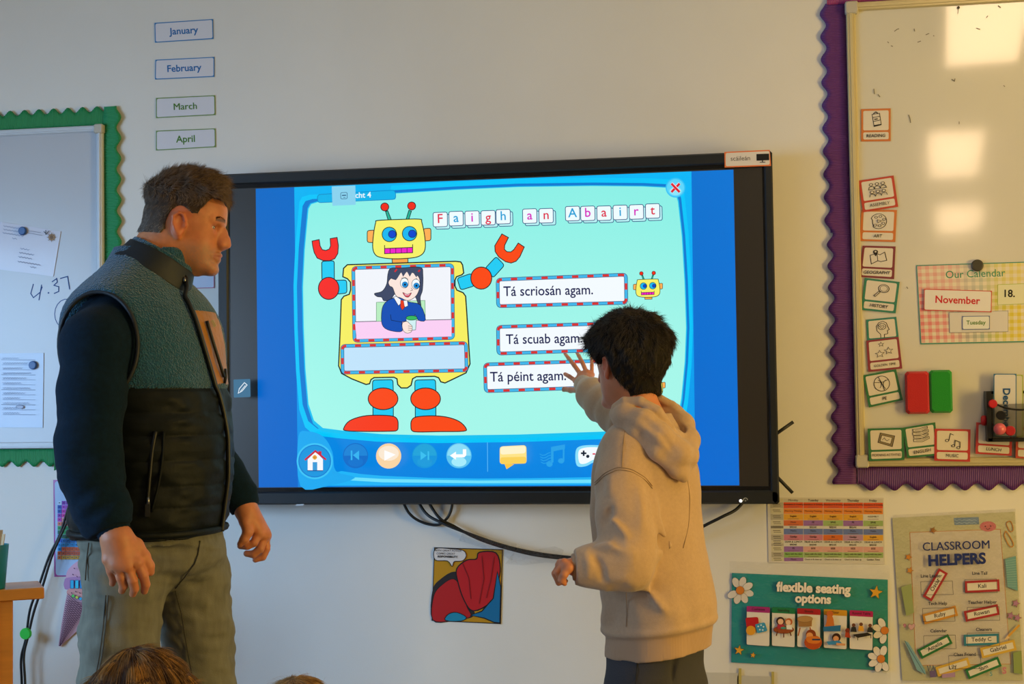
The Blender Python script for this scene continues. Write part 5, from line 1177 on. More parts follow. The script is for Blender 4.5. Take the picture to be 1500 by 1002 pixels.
def add_head(F, c, M, sc, mouth_open=0):
    """c: point between the ears at eye level; M rows forward, left, up"""
    L = lambda f, l, u: c+(M[0]*f+M[1]*l+M[2]*u)*sc
    R = .135*sc
    F.op(head_fn(c, M, sc), c-R, c+R, .02)
    # brow, nose, lips, chin, cheeks
    for sg in (-1, 1):
        F.ell(L(.0745, .032*sg, -.001), np.array([.0105, .0150, .0095])*sc, M, .010, 's')
        F.cone(L(.0835, .014*sg, .0165), L(.0680, .046*sg, .0175), .0062*sc, .0060*sc, .012)
        F.ell(L(.0925, .0135*sg, -.0385), np.array([.010, .0072, .0075])*sc, M, .006)
        F.ell(L(.0955, .008*sg, -.0455), np.array([.0055, .0032, .004])*sc, M, .003, 's')
        # eyelids
        F.chain([L(.0705, .0165*sg, -.002), L(.0722, .026*sg, .0060), L(.0688, .038*sg, .0054), L(.0600, .0465*sg, -.002)], np.array([.0035, .0042, .0042, .0035])*sc, .004)
        F.chain([L(.0700, .0175*sg, -.004), L(.0710, .027*sg, -.0088), L(.0675, .038*sg, -.0088), L(.0595, .0460*sg, -.005)], np.array([.0035, .0038, .0038, .0032])*sc, .004)
    F.chain([L(.080, 0, .006), L(.0915, 0, -.008), L(.1012, 0, -.026), L(.1050, 0, -.036)], np.array([.0075, .0068, .0075, .0092])*sc, .009)
    F.chain([L(.074, 0, .006), L(.080, 0, -.010), L(.0875, 0, -.026), L(.0905, 0, -.0385)], np.array([.0105, .0125, .0140, .0125])*sc, .012)
    F.cone(L(.093, 0, -.046), L(.087, 0, -.053), .005*sc, .004*sc, .008)
    F.chain([L(.074, .025, -.0685), L(.0885, .009, -.0655), L(.0905, 0, -.0665), L(.0885, -.009, -.0655), L(.074, -.025, -.0685)], np.array([.003, .0052, .0050, .0052, .003])*sc, .006)
    F.chain([L(.073, .022, -.0735), L(.0860, .008, -.0765), L(.0868, 0, -.077), L(.0860, -.008, -.0765), L(.073, -.022, -.0735)], np.array([.003, .0056, .006, .0056, .003])*sc, .006)
    F.chain([L(.078, .027, -.0708), L(.0945, .010, -.0708), L(.0955, 0, -.0712), L(.0945, -.010, -.0708), L(.078, -.027, -.0708)], np.array([.001, .0016, .0016, .0016, .001])*sc, .002, 's')
    F.ell(L(.0760, 0, -.104), np.array([.014, .020, .014])*sc, M, .02)
    # ears
    for sg in (-1, 1):
        e = L(-.006, .077*sg, -.012)
        M2 = rotm(M[0]*1.0+M[1]*sg*(-.35), M[2]+M[0]*(-.18))
        F.ell(e, np.array([.0165, .0070, .0285])*sc, M2, .006)
        F.ell(L(-.0035, .0845*sg, -.009), np.array([.0090, .006, .0165])*sc, M2, .004, 's')
        F.chain([L(.008, .079*sg, -.0015), L(.0025, .083*sg, .0125), L(-.010, .0865*sg, .0155), L(-.0205, .088*sg, .005), L(-.0195, .0865*sg, -.012), L(-.009, .082*sg, -.030)], np.array([.0028, .0034, .0036, .0036, .0034, .005])*sc, .003)
        F.ell(L(.009, .0765*sg, -.013), np.array([.0045, .004, .007])*sc, M, .004)
        F.cone(L(-.004, .0775*sg, -.036), L(-.003, .074*sg, -.042), .0058*sc, .004*sc, .006)
    return L
def hand(F, wrist, rw, mcps, fingers, thumb, rf, palm_n, k=.004, web=.012):
    """wrist point; mcps: list of 4 knuckle points; fingers: list of 4 lists of joints; thumb: joints from palm base"""
    w_ = np.array(wrist, float); n = np.array(palm_n, float); n = n/np.linalg.norm(n)
    for i, m in enumerate(mcps):
        m = np.array(m, float); a = w_+(m-np.mean(mcps, 0))*.45
        F.cone(a, m, rw*.62, rf[i]*1.22, web)
    for i in range(3): F.cone(mcps[i], mcps[i+1], rf[i]*1.05, rf[i+1]*1.05, web)
    F.cone(w_+(mcps[0]-w_)*.25+n*.004, np.mean(mcps, 0)+n*.003, rw*.5, rf[1]*1.1, web)
    for i, js in enumerate(fingers):
        pts = [mcps[i]]+list(js); rs = [rf[i]*1.08, rf[i]*1.02, rf[i]*.93, rf[i]*.76][:len(pts)]
        # joints slightly fuller than the shafts
        F.chain(pts, rs, .0022)
    t = list(thumb); F.cone(w_, t[0], rw*.5, rf[0]*1.5, .012); F.chain(t, [rf[0]*1.55, rf[0]*1.25, rf[0]*1.12, rf[0]*.85][:len(t)], .006)

SKIN = mat('skin_adult', attr=True, rough=.48, spec=.4, sss=.25, bump=('noise', 260, .12, .0015))
SKINC = mat('skin_child', attr=True, rough=.5, spec=.35, sss=.25, bump=('noise', 300, .08, .001))
HAIR = mat('hair', attr=True, rough=.5, spec=.4)
HAIRB = mat('hair_base', attr=True, rough=.8, spec=.2)
# ================================================================== the man
mn = Person(221, -1.1, 'man in teal and black vest over a navy top, looking at the screen')
P = mn.P; px = 1/mn.S
def hand_pts(f): return f
# ---- key points
hc = P(275, 329, 0); tilt = math.radians(9); Mh = rotm([math.cos(tilt), -.20, -math.sin(tilt)], [math.sin(tilt), 0, math.cos(tilt)])
HS = .985
neck_a, neck_b = P(222, 408, .01), P(248, 352, 0)
fi = math.radians
# torso sections: py, centre px, half width a (left-right), half depth b, turn phi (deg, forward towards the camera)
SEC = [(366, 202, .045, .045, 40), (384, 204, .078, .068, 40), (402, 205, .116, .090, 40), (420, 205, .158, .112, 40), (442, 206, .198, .135, 40), (470, 209, .226, .151, 39), (505, 213, .229, .160, 37), (560, 217, .214, .172, 31), (600, 219, .208, .181, 26), (640, 221, .207, .186, 23), (700, 222, .204, .183, 21), (745, 220, .201, .175, 20), (792, 218, .200, .168, 20)]
zs = np.array([P(c, py)[2] for py, c, *_ in SEC])[::-1]; cs = np.array([P(c, py)[0] for py, c, *_ in SEC])[::-1]
sa = np.array([q[2] for q in SEC])[::-1]; sb = np.array([q[3] for q in SEC])[::-1]; sp_ = np.radians(np.array([q[4] for q in SEC], float))[::-1]
zz = np.linspace(zs[0]-.03, zs[-1], 160)
def spl(A):
    v = np.interp(zz, zs, A); return np.convolve(np.pad(v, 4, 'edge'), np.ones(9)/9, 'valid')
TC, TA, TB, TP = spl(cs), spl(sa), spl(sb), spl(sp_)
def torso_fn(off=0., ex=2.3, top=None, bot=None, disp=None):
    top = zs[-1] if top is None else top; bot = zs[0] if bot is None else bot
    def fn(x, y, z):
        zc = np.clip(z, zz[0], zz[-1]); C_, A_, B_, P_ = [np.interp(zc, zz, q) for q in (TC, TA, TB, TP)]
        dx = x-C_; c_, s_ = np.cos(P_), np.sin(P_)
        f = dx*c_-y*s_; l = dx*s_+y*c_              # forward, left
        A_ = A_+off; B_ = B_+off
        d = ((np.abs(f/B_)**ex+np.abs(l/A_)**ex+1e-12)**(1/ex)-1)*np.minimum(A_, B_)*.95
        if disp is not None: d = d+disp(x, y, z, f, l)
        return np.maximum(d, np.maximum(z-top, bot-z))
    return fn
def torso_pt(z, th, off=0.):
    """surface point at height z, angle th from forward towards his left"""
    C_, A_, B_, P_ = [np.interp(z, zz, q) for q in (TC, TA, TB, TP)]; ex = 2.3
    r = 1/((abs(math.cos(th))/(B_+off))**ex+(abs(math.sin(th))/(A_+off))**ex)**(1/ex); f, l = r*math.cos(th), r*math.sin(th)
    return np.array([C_+f*math.cos(P_)+l*math.sin(P_), -f*math.sin(P_)+l*math.cos(P_), z])
def torso_ang(V):
    C_, P_ = np.interp(V[:, 2], zz, TC), np.interp(V[:, 2], zz, TP); dx = V[:, 0]-C_
    return np.arctan2(dx*np.sin(P_)+V[:, 1]*np.cos(P_), dx*np.cos(P_)-V[:, 1]*np.sin(P_))
# right arm (towards the camera): shoulder, elbow, wrist
rs_, re_, rw_ = P(146, 470, -.175), P(124, 664, -.22), P(170, 785, -.275)
ls_, le_, lw_ = P(240, 470, .19), P(292, 640, .25), P(358, 742, .20)
# ---- body: one continuous surface
fx = [(P(60, 500)[0], P(140, 500)[0], .006), (P(140, 500)[0], P(405, 500)[0], .0024), (P(405, 500)[0], P(430, 500)[0], .008)]
F = Field(axis(fx), axis([(-.36, -.22, .0026), (-.22, -.10, .005), (-.10, .10, .0026), (.10, .16, .006), (.16, .25, .0026), (.25, .34, .008)]),
          axis([(-.02, .70, .012), (P(0, 880)[2], P(0, 735)[2], .0024), (P(0, 735)[2], P(0, 425)[2], .010), (P(0, 425)[2], P(0, 228)[2], .0023)]))
L = add_head(F, hc, Mh, HS)
F.cone(neck_a, neck_b, .064, .058, .03)
F.cone(P(214, 380, 0), P(240, 345, 0), .048, .048, .03)
chest = P(212, 470, 0); pelv = P(219, 800, 0)
F.chain([neck_a, chest, P(218, 640, 0), pelv], [.07, .10, .10, .11], .04)
rsb = rs_+np.array([.025, .03, -.05]); lsb = ls_+np.array([-.02, -.03, -.05])
F.cone(P(208, 450, 0), rsb, .05, .04, .03); F.cone(P(208, 450, 0), lsb, .05, .04, .03)
F.chain([rsb, re_, rw_], [.042, .040, .027], .02); F.chain([lsb, le_, lw_], [.042, .038, .027], .02)
hipr, hipl = P(180, 830, -.06), P(262, 830, .07)
kr, kl = P(172, 1010, -.10), P(300, 1010, .05); ar, al = P(172, 1252, -.09), P(300, 1252, .07)
for h_, k1, a_ in ((hipr, kr, ar), (hipl, kl, al)):
    a_[2] = .08; F.chain([h_, k1, a_], [.075, .055, .04], .03); F.cone(a_, a_+np.array([.10, -.03, -.045]), .035, .03, .02)
# right hand, back towards the camera, hanging relaxed
T_ = -.285
H = lambda a, b, t=0: P(a, b, T_+t)
mr = [H(201, 824, -.012), H(186, 830, -.018), H(171, 827, -.014), H(158, 820, -.004)]
fr = [[H(210, 843, -.012), H(213.5, 856, -.004), H(211.5, 866, .006)], [H(194, 850, -.018), H(197, 862, -.008), H(194.5, 870, .004)], [H(177, 846, -.013), H(181, 858, -.004), H(178.5, 865.5, .008)], [H(162, 837, -.002), H(166, 848, .006), H(164.5, 855, .015)]]
hand(F, H(170, 786), .031, mr, fr, [H(199, 799, .005), H(211, 815, .0), H(218, 829, .002), H(220.5, 838, .004)], [.0108, .0110, .0106, .0094], [0, 1, 0])
F.cone(H(172, 790, -.004), H(178, 822, -.012), .030, .021, .02)
for i in range(3):      # grooves between the knuckles
    a = (mr[i]+mr[i+1])/2+np.array([0, -.013, .0]); b = (np.array(fr[i][0])+np.array(fr[i+1][0]))/2+np.array([0, -.010, 0]); F.cone(a, b, .0022, .0030, .004, 's')
for i in range(4): F.ell(mr[i]+np.array([0, -.008, 0]), [.008, .006, .008], None, .008)
# left hand beyond the belly, thumb side to the camera, fingers curled
G = lambda a, b, t=0: P(a, b, .185+t)
ml = [G(384, 783, -.012), G(386, 785, .006), G(385, 784, .024), G(380, 780, .040)]
ml = [G(379, 781, -.014), G(387, 784, .004), G(389, 785, .022), G(386, 782, .038)]
fl = [[G(372, 795, -.022), G(362, 800, -.018), G(352, 800, -.010)], [G(381, 804, -.004), G(371, 812, -.002), G(361, 811, .004)], [G(390, 804, .016), G(385, 816, .016), G(374, 820, .016)], [G(391, 800, .036), G(388, 811, .036), G(380, 816, .034)]]
hand(F, G(360, 745), .029, ml, fl, [G(360, 764, -.022), G(363, 780, -.034), G(358, 790, -.036), G(352, 797, -.034)], [.0106, .0108, .0102, .0092], [-1, 0, 0])
F.cone(G(361, 748, 0), G(380, 778, .01), .028, .020, .02)
V, Fc = F.mesh(); V = relax(V, Fc, 1, .35)
# colours: own skin tones, stubble, lips, brows
rel = (V-hc)/HS; f_, l_, u_ = rel@Mh[0], rel@Mh[1], rel@Mh[2]
cbase = np.array(lin('#c27a50')); C = np.tile(cbase, (len(V), 1))
C *= (1+.10*vnoise(V*60, 3)+.08*vnoise(V*160, 5))[:, None]
ish = (u_ > -.16) & (np.abs(f_) < .14) & (np.abs(l_) < .12)
def blend(mask, c, a): 
    k = np.clip(mask, 0, 1)[:, None]*a; C[:] = C*(1-k)+np.array(lin(c))*k
ss = lambda x, a, b: np.clip((x-a)/(b-a), 0, 1)
st = ss(-u_, .040, .062)*ss(f_, -.01, .02)*(1-ss(-u_, .125, .15))*ish*(.75+.5*vnoise(V*420, 9))
blend(st, '#8a7468', .55)
blend(ish*ss(f_, .0, .02)*ss(.0, -.06, 0)*(ss(u_, -.06, -.03)*ss(.01-u_, 0, .02))*(.6+.6*vnoise(V*90, 2)), '#c06a50', .45)       # ruddy cheek
lip = ish*(np.abs(l_) < .024)*(f_ > .079)*ss(.0055-np.abs(u_+.0715)*.62, 0, .0015); blend(lip, '#a8604e', .8)
ear_ = ish*(np.abs(l_) > .0745)*(np.abs(f_+.006) < .03)*(np.abs(u_+.012) < .045); blend(ear_, '#c9684c', .5)
eye_ = ish*ss(.014-np.sqrt((np.abs(l_)-.033)**2+((u_+.001)*1.6)**2), 0, .006)*(f_ > .06); blend(eye_, '#8a5a4c', .5)
br = ish*(f_ > .066)*ss(.005-np.abs(u_-.0205+.002*np.abs(l_*20-.6)), 0, .002)*(np.abs(l_) > .012)*(np.abs(l_) < .05); blend(br, '#4a3a30', .75)
kn = np.zeros(len(V))
for q in list(mr)+[j for f in fr for j in f[:2]]: kn = np.maximum(kn, 1-np.linalg.norm(V-q, axis=1)/.016)
blend(np.clip(kn, 0, 1), '#c2644c', .45)
handm = (V[:, 2] < P(0, 770)[2]+.02)*1.0; blend(handm, '#bd7a5c', .35)
body = part('body', V, Fc, SKIN, mn.root, C)
for nm, q, nrm, r in (('thumb', H(220.0, 836.5, -.006), (-.1, -1, .1), .0062),):
    F2 = Field(axis([(q[0]-.02, q[0]+.02, .0012)]), axis([(q[1]-.02, q[1]+.02, .0012)]), axis([(q[2]-.02, q[2]+.02, .0012)])); F2.ell(q+np.array([.001, .0035, .0005]), [.0042, .0030, .0062], None, 0); v_, f2 = F2.mesh(); part('nail', v_, f2, mat('nail', '#cf9078', rough=.25, coat=.4), mn.root)
# eyes
for sg in (-1, 1):
    e = empty('eye', (0, 0, 0), parent=None); bpy.data.objects.remove(e)
    c0 = L(.0610, .0315*sg, -.0015); m = MB(); pr = [(-.0118*math.cos(a), .0118*math.sin(a)) for a in np.linspace(0, math.pi, 15)]
    gz = Mh[0]*.93+Mh[2]*(-.10)-Mh[1]*.34; gz = gz/np.linalg.norm(gz); m.lathe(c0, gz, pr, 24); o = m.build('eyeball', mat('eye_white', '#d8d0c8', rough=.15, coat=.5), mn.root, True)
    m = MB(); m.lathe(c0+gz/np.linalg.norm(gz)*.0098, gz, [(.0008, .0049), (.0013, .0040), (.0018, .0022), (.0019, .0004)], 18); m.build('iris', mat('iris_brown', '#2c1c14', rough=.1, coat=.6), o, True)
# ---- hair
hd = head_fn(hc, Mh, HS)
def region(f, l, u):
    al = np.abs(l)
    front = (u-.071)-np.clip((al-.03)*1.1, 0, .05)*0+0*f             # above the forehead hairline
    hair_line_f = np.where(u > .068, .098, np.where(u > .02, .052+(u-.02)*.35, .020+np.clip(u+.035, 0, .055)*.30))   # how far forward hair may go
    hair_line_f = np.where(u < -.028, -.024-(-.028-u)*.55, hair_line_f)
    low = u+.056
    r = np.minimum(hair_line_f-f, low)
    earhole = np.sqrt(((f+.006)/.018)**2+((u+.014)/.0255)**2)-1
    r = np.minimum(r, np.where(al > .05, earhole*.02, r))
    return r
def hair_fn(scale_noise):
    def fn(x, y, z):
        d = smin(hd(x, y, z), smin(cone_d(x, y, z, neck_a, neck_b, .064, .058), cone_d(x, y, z, P(214, 380, 0), P(240, 345, 0), .052, .050), .03), .025); pxx, pyy, pzz = (x-hc[0])/HS, (y-hc[1])/HS, (z-hc[2])/HS
        f = pxx*Mh[0][0]+pyy*Mh[0][1]+pzz*Mh[0][2]; l = pxx*Mh[1][0]+pyy*Mh[1][1]+pzz*Mh[1][2]; u = pxx*Mh[2][0]+pyy*Mh[2][1]+pzz*Mh[2][2]
        r = region(f, l, u); top = np.clip((u-.035)/.05, 0, 1); frt = np.clip((f-.0)/.07, 0, 1)*top; bk = np.clip(-f/.08, 0, 1)*np.clip(1-np.abs(u-.02)/.08, 0, 1)
        th = .0055+.0220*top+.010*frt+.006*bk
        t = np.clip(r/.022, 0, 1); t = t*t*(3-2*t)
        nz = vnoise(np.stack([f*45+u*20+0*l, l*110, u*60-f*60+0*l], -1), 4)*.0035*(.35+top)+vnoise(np.stack([f*110+0*l, l*190+0*f, u*120-f*80+0*l], -1), 6)*.0018*(.3+top)
        return d-(th*t-.003-(1-t)*.022+nz*t)
    return fn
hx0, hx1 = P(190, 300)[0], P(352, 300)[0]
FH = Field(axis([(hx0, hx1, .0023)]), axis([(-.115, .115, .0023)]), axis([(P(0, 385)[2], P(0, 226)[2], .0023)]))
FH.D[:] = hair_fn(1)(FH.X[:, None, None], FH.Y[None, :, None], FH.Z[None, None, :]).astype(np.float32)
Vh, Fh = FH.mesh()
rel = (Vh-hc)/HS; f_, l_, u_ = rel@Mh[0], rel@Mh[1], rel@Mh[2]; rg = region(f_, l_, u_)
grey = np.clip((.02-u_)/.05+.3, 0, 1)
hcol = np.array(lin('#3a2c20'))[None]*(1-grey[:, None])+np.array(lin('#4e443c'))[None]*grey[:, None]
hcol = hcol*(1+.35*vnoise(np.stack([f_*60, l_*220, u_*60-f_*60], -1), 8))[:, None]
part('hair', Vh, Fh, HAIRB, mn.root, hcol)
Nh = vnormals(Vh, Fh)
def pick(V, N, w_, n):
    p = w_/w_.sum(); return rng.choice(len(V), n, p=p)
okw = ((rg > .002)*1.0)*(np.einsum('ij,ij->i', Nh, (Vh-hc)) > 0)
i = pick(Vh, Nh, okw*(.8+np.clip(u_, 0, .1)*12), 13000)
f1, l1, u1 = f_[i], l_[i], u_[i]; N1 = Nh[i]
topm = np.clip((u1-.045)/.03, 0, 1)[:, None]
flow = topm*(Mh[0]*1.0+Mh[1]*.25)+(1-topm)*(-Mh[0]*.75-Mh[2]*1.0)
flow = flow+rng.normal(size=flow.shape)*.38
swirl = np.stack([vnoise(Vh[i]*26, s) for s in (11, 12, 13)], -1)*.9*topm
flow = flow+swirl; flow -= N1*np.einsum('ij,ij->i', flow, N1)[:, None]; flow /= np.linalg.norm(flow, axis=1)[:, None]+1e-9
lift = (.20+.30*topm[:, 0]*rng.random(len(i)))
Dr = flow+N1*lift[:, None]; Dr /= np.linalg.norm(Dr, axis=1)[:, None]
ln = .010+.014*topm[:, 0]*(.5+rng.random(len(i))); g1 = grey[i]
cc = np.array(lin('#6e5640'))[None]*(1-g1[:, None])+np.array(lin('#847a70'))[None]*g1[:, None]; cc = cc*(.45+1.25*rng.random(len(i)))[:, None]
strands('hair_strands', Vh[i]-N1*.001, Dr, N1, ln, np.full(len(i), .00055), cc, HAIR, mn.root, 5, .05, .12)
# eyebrow hairs
bp, bd = [], []
for sg in (-1, 1):
    for k in range(170):
        t = rng.random(); l = .013+.034*t; u = .0185+.006*math.sin(t*2.6)+rng.normal()*.0014; f = .0912-.0155*t
        bp.append(L(f, l*sg, u)); d = Mh[1]*sg*.9+Mh[2]*(.35-.6*t)+Mh[0]*.25; bd.append(d/np.linalg.norm(d))
bp, bd = np.array(bp), np.array(bd); strands('eyebrow', bp, bd, np.tile(Mh[0], (len(bp), 1)), np.full(len(bp), .008), np.full(len(bp), .0006), np.tile(np.array(lin('#241a14')), (len(bp), 1)), HAIRB, mn.root, 3, .0, .03)

# ---- navy top: sleeves and shoulders
NAVY = mat('navy_knit', '#031b2c', rough=.95, spec=.2, sheen=.02, bump=('noise', 420, .5, .002), vary=(90, .25, (1, 1, 1)))
F = Field(axis([(P(68, 500)[0], P(205, 500)[0], .005), (P(205, 500)[0], P(400, 500)[0], .006)]), axis([(-.36, .34, .0052)]), axis([(P(0, 810)[2], P(0, 385)[2], .005)]))
F.op(torso_fn(-.022, bot=P(0, 775)[2], top=P(0, 400)[2]), [-.4, -.4, 0], [.4, .4, 2], .02)
F.chain([rs_+np.array([.02, .04, -.025]), P(141, 505, -.18), P(134, 575, -.205), P(131, 655, -.22), P(136, 705, -.235)], [.066, .076, .071, .068, .064], .03)
F.chain([P(132, 690, -.232), P(148, 742, -.255), P(166, 772, -.272)], [.068, .058, .037], .03)
F.cone(P(140, 742, -.245), P(136, 772, -.25), .045, .024, .03)       # loose cloth bagging below the forearm
F.chain([ls_, P(286, 620, .24), P(318, 685, .235), P(345, 722, .205), P(356, 738, .20)], [.075, .068, .052, .040, .038], .03)
def fold(P): 
    r = vnoise(P*np.array([9, 9, 22])+vnoise(P*6, 1)[:, None]*1.5, 21)*.006+vnoise(P*np.array([20, 20, 55]), 22)*.0022
    return r*np.clip((P0z-P[:, 2])/.25, .25, 1.4)
P0z = P(0, 480)[2]
F.displace(fold, .02)
def fold_amp(P, pts):
    """distance to the polyline and a weight fading out at both ends"""
    d = np.full(len(P), 9.); w_ = np.zeros(len(P)); n = len(pts)-1
    for i, (a, b) in enumerate(zip(pts[:-1], pts[1:])):
        ba = b-a; h = np.clip(((P-a)@ba)/(ba@ba), 0, 1); q = np.linalg.norm(P-a-h[:, None]*ba, axis=1); s_ = (i+h)/n
        w_ = np.where(q < d, np.clip(4.2*s_*(1-s_), 0, 1), w_); d = np.minimum(d, q)
    return d, w_
def fold_fn(Q, pts, a_, w_):
    d, k = fold_amp(Q, pts); return a_*k*np.exp(-(d/w_)**2)
def tube_dist(P, pts):
    d = np.full(len(P), 9.)
    for a, b in zip(pts[:-1], pts[1:]):
        ba = b-a; h = np.clip(((P-a)@ba)/(ba@ba), 0, 1); d = np.minimum(d, np.linalg.norm(P-a-h[:, None]*ba, axis=1))
    return d
for pts, a_ in (([P(150, 700, -.30), P(120, 730, -.30), P(105, 735, -.28)], .006), ([P(176, 715, -.30), P(150, 745, -.32), P(120, 765, -.30)], .007), ([P(182, 750, -.32), P(160, 768, -.33), P(146, 788, -.31)], .006), ([P(165, 655, -.29), P(130, 672, -.31), P(98, 672, -.28)], .005), ([P(190, 470, -.22), P(178, 540, -.27), P(172, 600, -.27)], .005)):
    F.displace(lambda Q, pts=pts, a_=a_: fold_fn(Q, pts, a_, .014), .03)
n_ = rw_-P(150, 735, -.255); F.plane(P(167, 775, -.27), n_, P(120, 830, -.42), P(215, 762, -.15))
V, Fc = F.mesh(); V = relax(V, Fc, 1, .4)
sweater = part('sweater', V, Fc, NAVY, mn.root)
for nm, a, b, r in (('cuff', P(160, 765, -.268), P(169, 781, -.275), .0385), ('cuff', P(350, 728, .202), P(358, 744, .20), .0385)):
    m = MB(); d = (b-a)/np.linalg.norm(b-a); Lc = np.linalg.norm(b-a); m.lathe(a, d, [(0, r), (.004, r+.002), (Lc, r-.002), (Lc+.003, r-.004), (Lc+.002, r-.007), (Lc*.5, r-.01)], 40)
    v = np.array(m.v); cc_ = a+d*0; rr_ = v-cc_; ang = np.arctan2(rr_@np.cross(d, [0, 1, 0]), rr_@np.cross(d, np.cross(d, [0, 1, 0]))); m.v = [tuple(q) for q in v+(rr_-np.outer(rr_@d, d))*(.03*np.sin(ang*20))[:, None]]
    m.build(nm, NAVY, sweater, True)

# ---- vest
TEAL = mat('teal_fleece', '#094a66', rough=.95, sheen=.35, bump=('voronoi', 240, .9, .004), vary=(150, .35, (1, 1, 1)))
QUI = mat('black_quilted_nylon', '#080f0f', rough=.6, spec=.22, vary=(14, .2, (1, 1, 1)), bump=('noise', 60, .25, .004))
NYL = mat('dark_navy_nylon', '#0a141e', rough=.6, bump=('noise', 50, .3, .003))
zseam = P(0, 572)[2]; zhem = P(218, 781)[2]
qz = [P(0, y)[2] for y in (571, 608, 641, 677, 714, 744, 775)]
armhole_c = rs_+np.array([.0, 0, 0])
F = Field(axis([(P(78, 500)[0], P(356, 500)[0], .0032)]), axis([(-.27, .27, .0036)]), axis([(P(0, 800)[2], P(0, 338)[2], .0032)]))
F.op(torso_fn(0.0, bot=zhem), [-.4, -.4, 0], [.4, .4, 2], .02)
F.chain([P(212, 400, 0), P(238, 374, 0)], [.074, .074], .03)         # rises into the collar
F.cone(P(203, 410, -.02), P(160, 448, -.12), .045, .050, .04); F.cone(P(199, 400, .02), P(228, 430, .15), .05, .055, .04)
def vest_disp(Q):
    z = Q[:, 2]; low = z < zseam; d = np.zeros(len(Q))
    for a, b in zip(qz[1:], qz[:-1]):
        t = np.clip((z-a)/(b-a), 0, 1); d -= np.where(low & (z >= a) & (z < b), .0048*np.sqrt(np.maximum(np.sin(t*math.pi), 0)), 0)
    d += np.where(low, vnoise(np.stack([Q[:, 0]*26, Q[:, 1]*26, z*60], -1), 31)*.0035+vnoise(Q*14, 33)*.004, vnoise(Q*230, 41)*.0007+vnoise(Q*130, 42)*.0006+vnoise(Q*11, 43)*.004)
    d += .004*np.exp(-((z-zseam)/.006)**2)
    return d
F.displace(vest_disp, .02)
# arm openings
A1 = [P(146, 500, -.30), P(140, 520, -.12)]
F.op(lambda x, y, z: (lambda C0: np.maximum(np.sqrt(((x-C0[0])/1.0)**2+((z-C0[2])*.72)**2)-.088, y+.13))(P(143, 505, -.2)), P(60, 640, -.3), P(230, 400, -.1), .01, 's')
C2 = P(262, 505, .2); F.op(lambda x, y, z: np.maximum(np.sqrt((x-C2[0])**2+((z-C2[2])*.72)**2)-.075, .12-y), C2-np.array([.1, .1, .15]), C2+np.array([.1, .1, .15]), .01, 's')
# neck opening
ca, cb = P(208, 392, 0), P(236, 356, 0)
cax = (cb-ca)/np.linalg.norm(cb-ca); F.cone(ca+cax*.02, cb+cax*.2, .068, .075, .01, 's')
V, Fc = F.mesh(); V = relax(V, Fc, 1, .25)
ctr = V[Fc].mean(1); th = torso_ang(ctr); zc = ctr[:, 2]; inner = np.zeros(len(Fc), bool)
pock = (zc < P(0, 457)[2]) & (zc > P(0, 566)[2]) & (th > math.radians(1.5)) & (th < math.radians(48)) & ~((zc < P(0, 505)[2]) & (th > math.radians(60)))
low = (zc < zseam) & ~pock
vest = None
for nm, k, m_ in (('vest', ~low & ~pock, TEAL), ('quilted_panel', low, QUI), ('chest_pocket', pock, mat('mustard_nylon', '#a46a0c', rough=.5, vary=(10, .15, (1, 1, 1)), bump=('noise', 40, .3, .004)))):
    v_, f_2, _ = sub(V, Fc, k); o = part(nm, v_, f_2, m_, mn.root if vest is None else vest)
    if vest is None: vest = o
# armhole piping
rim = []
for k in range(49):
    a = k/48*2*math.pi; x, z = armx, armz = P(143, 505, -.2)[0]+.089*math.cos(a), P(143, 505, -.2)[2]+.089/.72*math.sin(a)
    # meet the torso surface on the camera side
    best = None
    for y in np.linspace(-.26, .0, 66):
        if torso_fn(0.0)(np.array([[[x]]]), np.array([[[y]]]), np.array([[[z]]]))[0, 0, 0] < .004: best = y; break
    rim.append((x, (best if best is not None else -.13)-.001, z))
rim = [r for r in rim]
rr_ = np.array(rim[:-1]); 
for _ in range(3): rr_[:, 1] = (np.roll(rr_[:, 1], 1)+rr_[:, 1]+np.roll(rr_[:, 1], -1))/3
rr_ = np.vstack([rr_, rr_[:1]])
MB().tube(rr_, .0052, 8, False).build('armhole_binding', NYL, vest, True)
# collar: tilted stand-up ring, fleece inside and rim, nylon outside
def ring(F, c, ax, ra, rb, h, th):
    M_ = rotm(np.cross([0, 1, 0], ax), ax)     # rows: forward(s), lateral, axis
    def fn(x, y, z):
        qx, qy, qz_ = x-c[0], y-c[1], z-c[2]
        f = qx*M_[0][0]+qy*M_[0][1]+qz_*M_[0][2]; l = qx*M_[1][0]+qy*M_[1][1]+qz_*M_[1][2]; u = qx*M_[2][0]+qy*M_[2][1]+qz_*M_[2][2]
        fl = 1-.10*np.clip(u/h, -1, 1.2)
        r = np.sqrt((f/ra/fl)**2+(l/rb/fl)**2); return np.maximum(np.abs((r-1)*min(ra, rb))-th, np.abs(u)-h)
    F.op(fn, np.array(c)-max(ra, h)-.04, np.array(c)+max(ra, h)+.04, 0)
cc0 = P(230, 391, 0); ax0 = np.array([.50, 0, .866])
for nm, c_, ra, rb, h, th_, m_ in (('collar', cc0, .092, .086, .028, .006, NYL), ('collar_lining', cc0+ax0*.008+np.array([.0, 0, 0]), .0845, .078, .030, .006, TEAL)):
    F = Field(axis([(c_[0]-.14, c_[0]+.14, .0028)]), axis([(-.12, .12, .0028)]), axis([(c_[2]-.12, c_[2]+.12, .0028)])); ring(F, c_, ax0, ra, rb, h, th_)
    if nm == 'collar_lining': F.displace(lambda Q: vnoise(Q*230, 41)*.0008, .015)
    else: F.displace(lambda Q: vnoise(Q*22, 45)*.003, .015)
    V, Fc = F.mesh(); part(nm, relax(V, Fc, 1, .3), Fc, m_, vest)
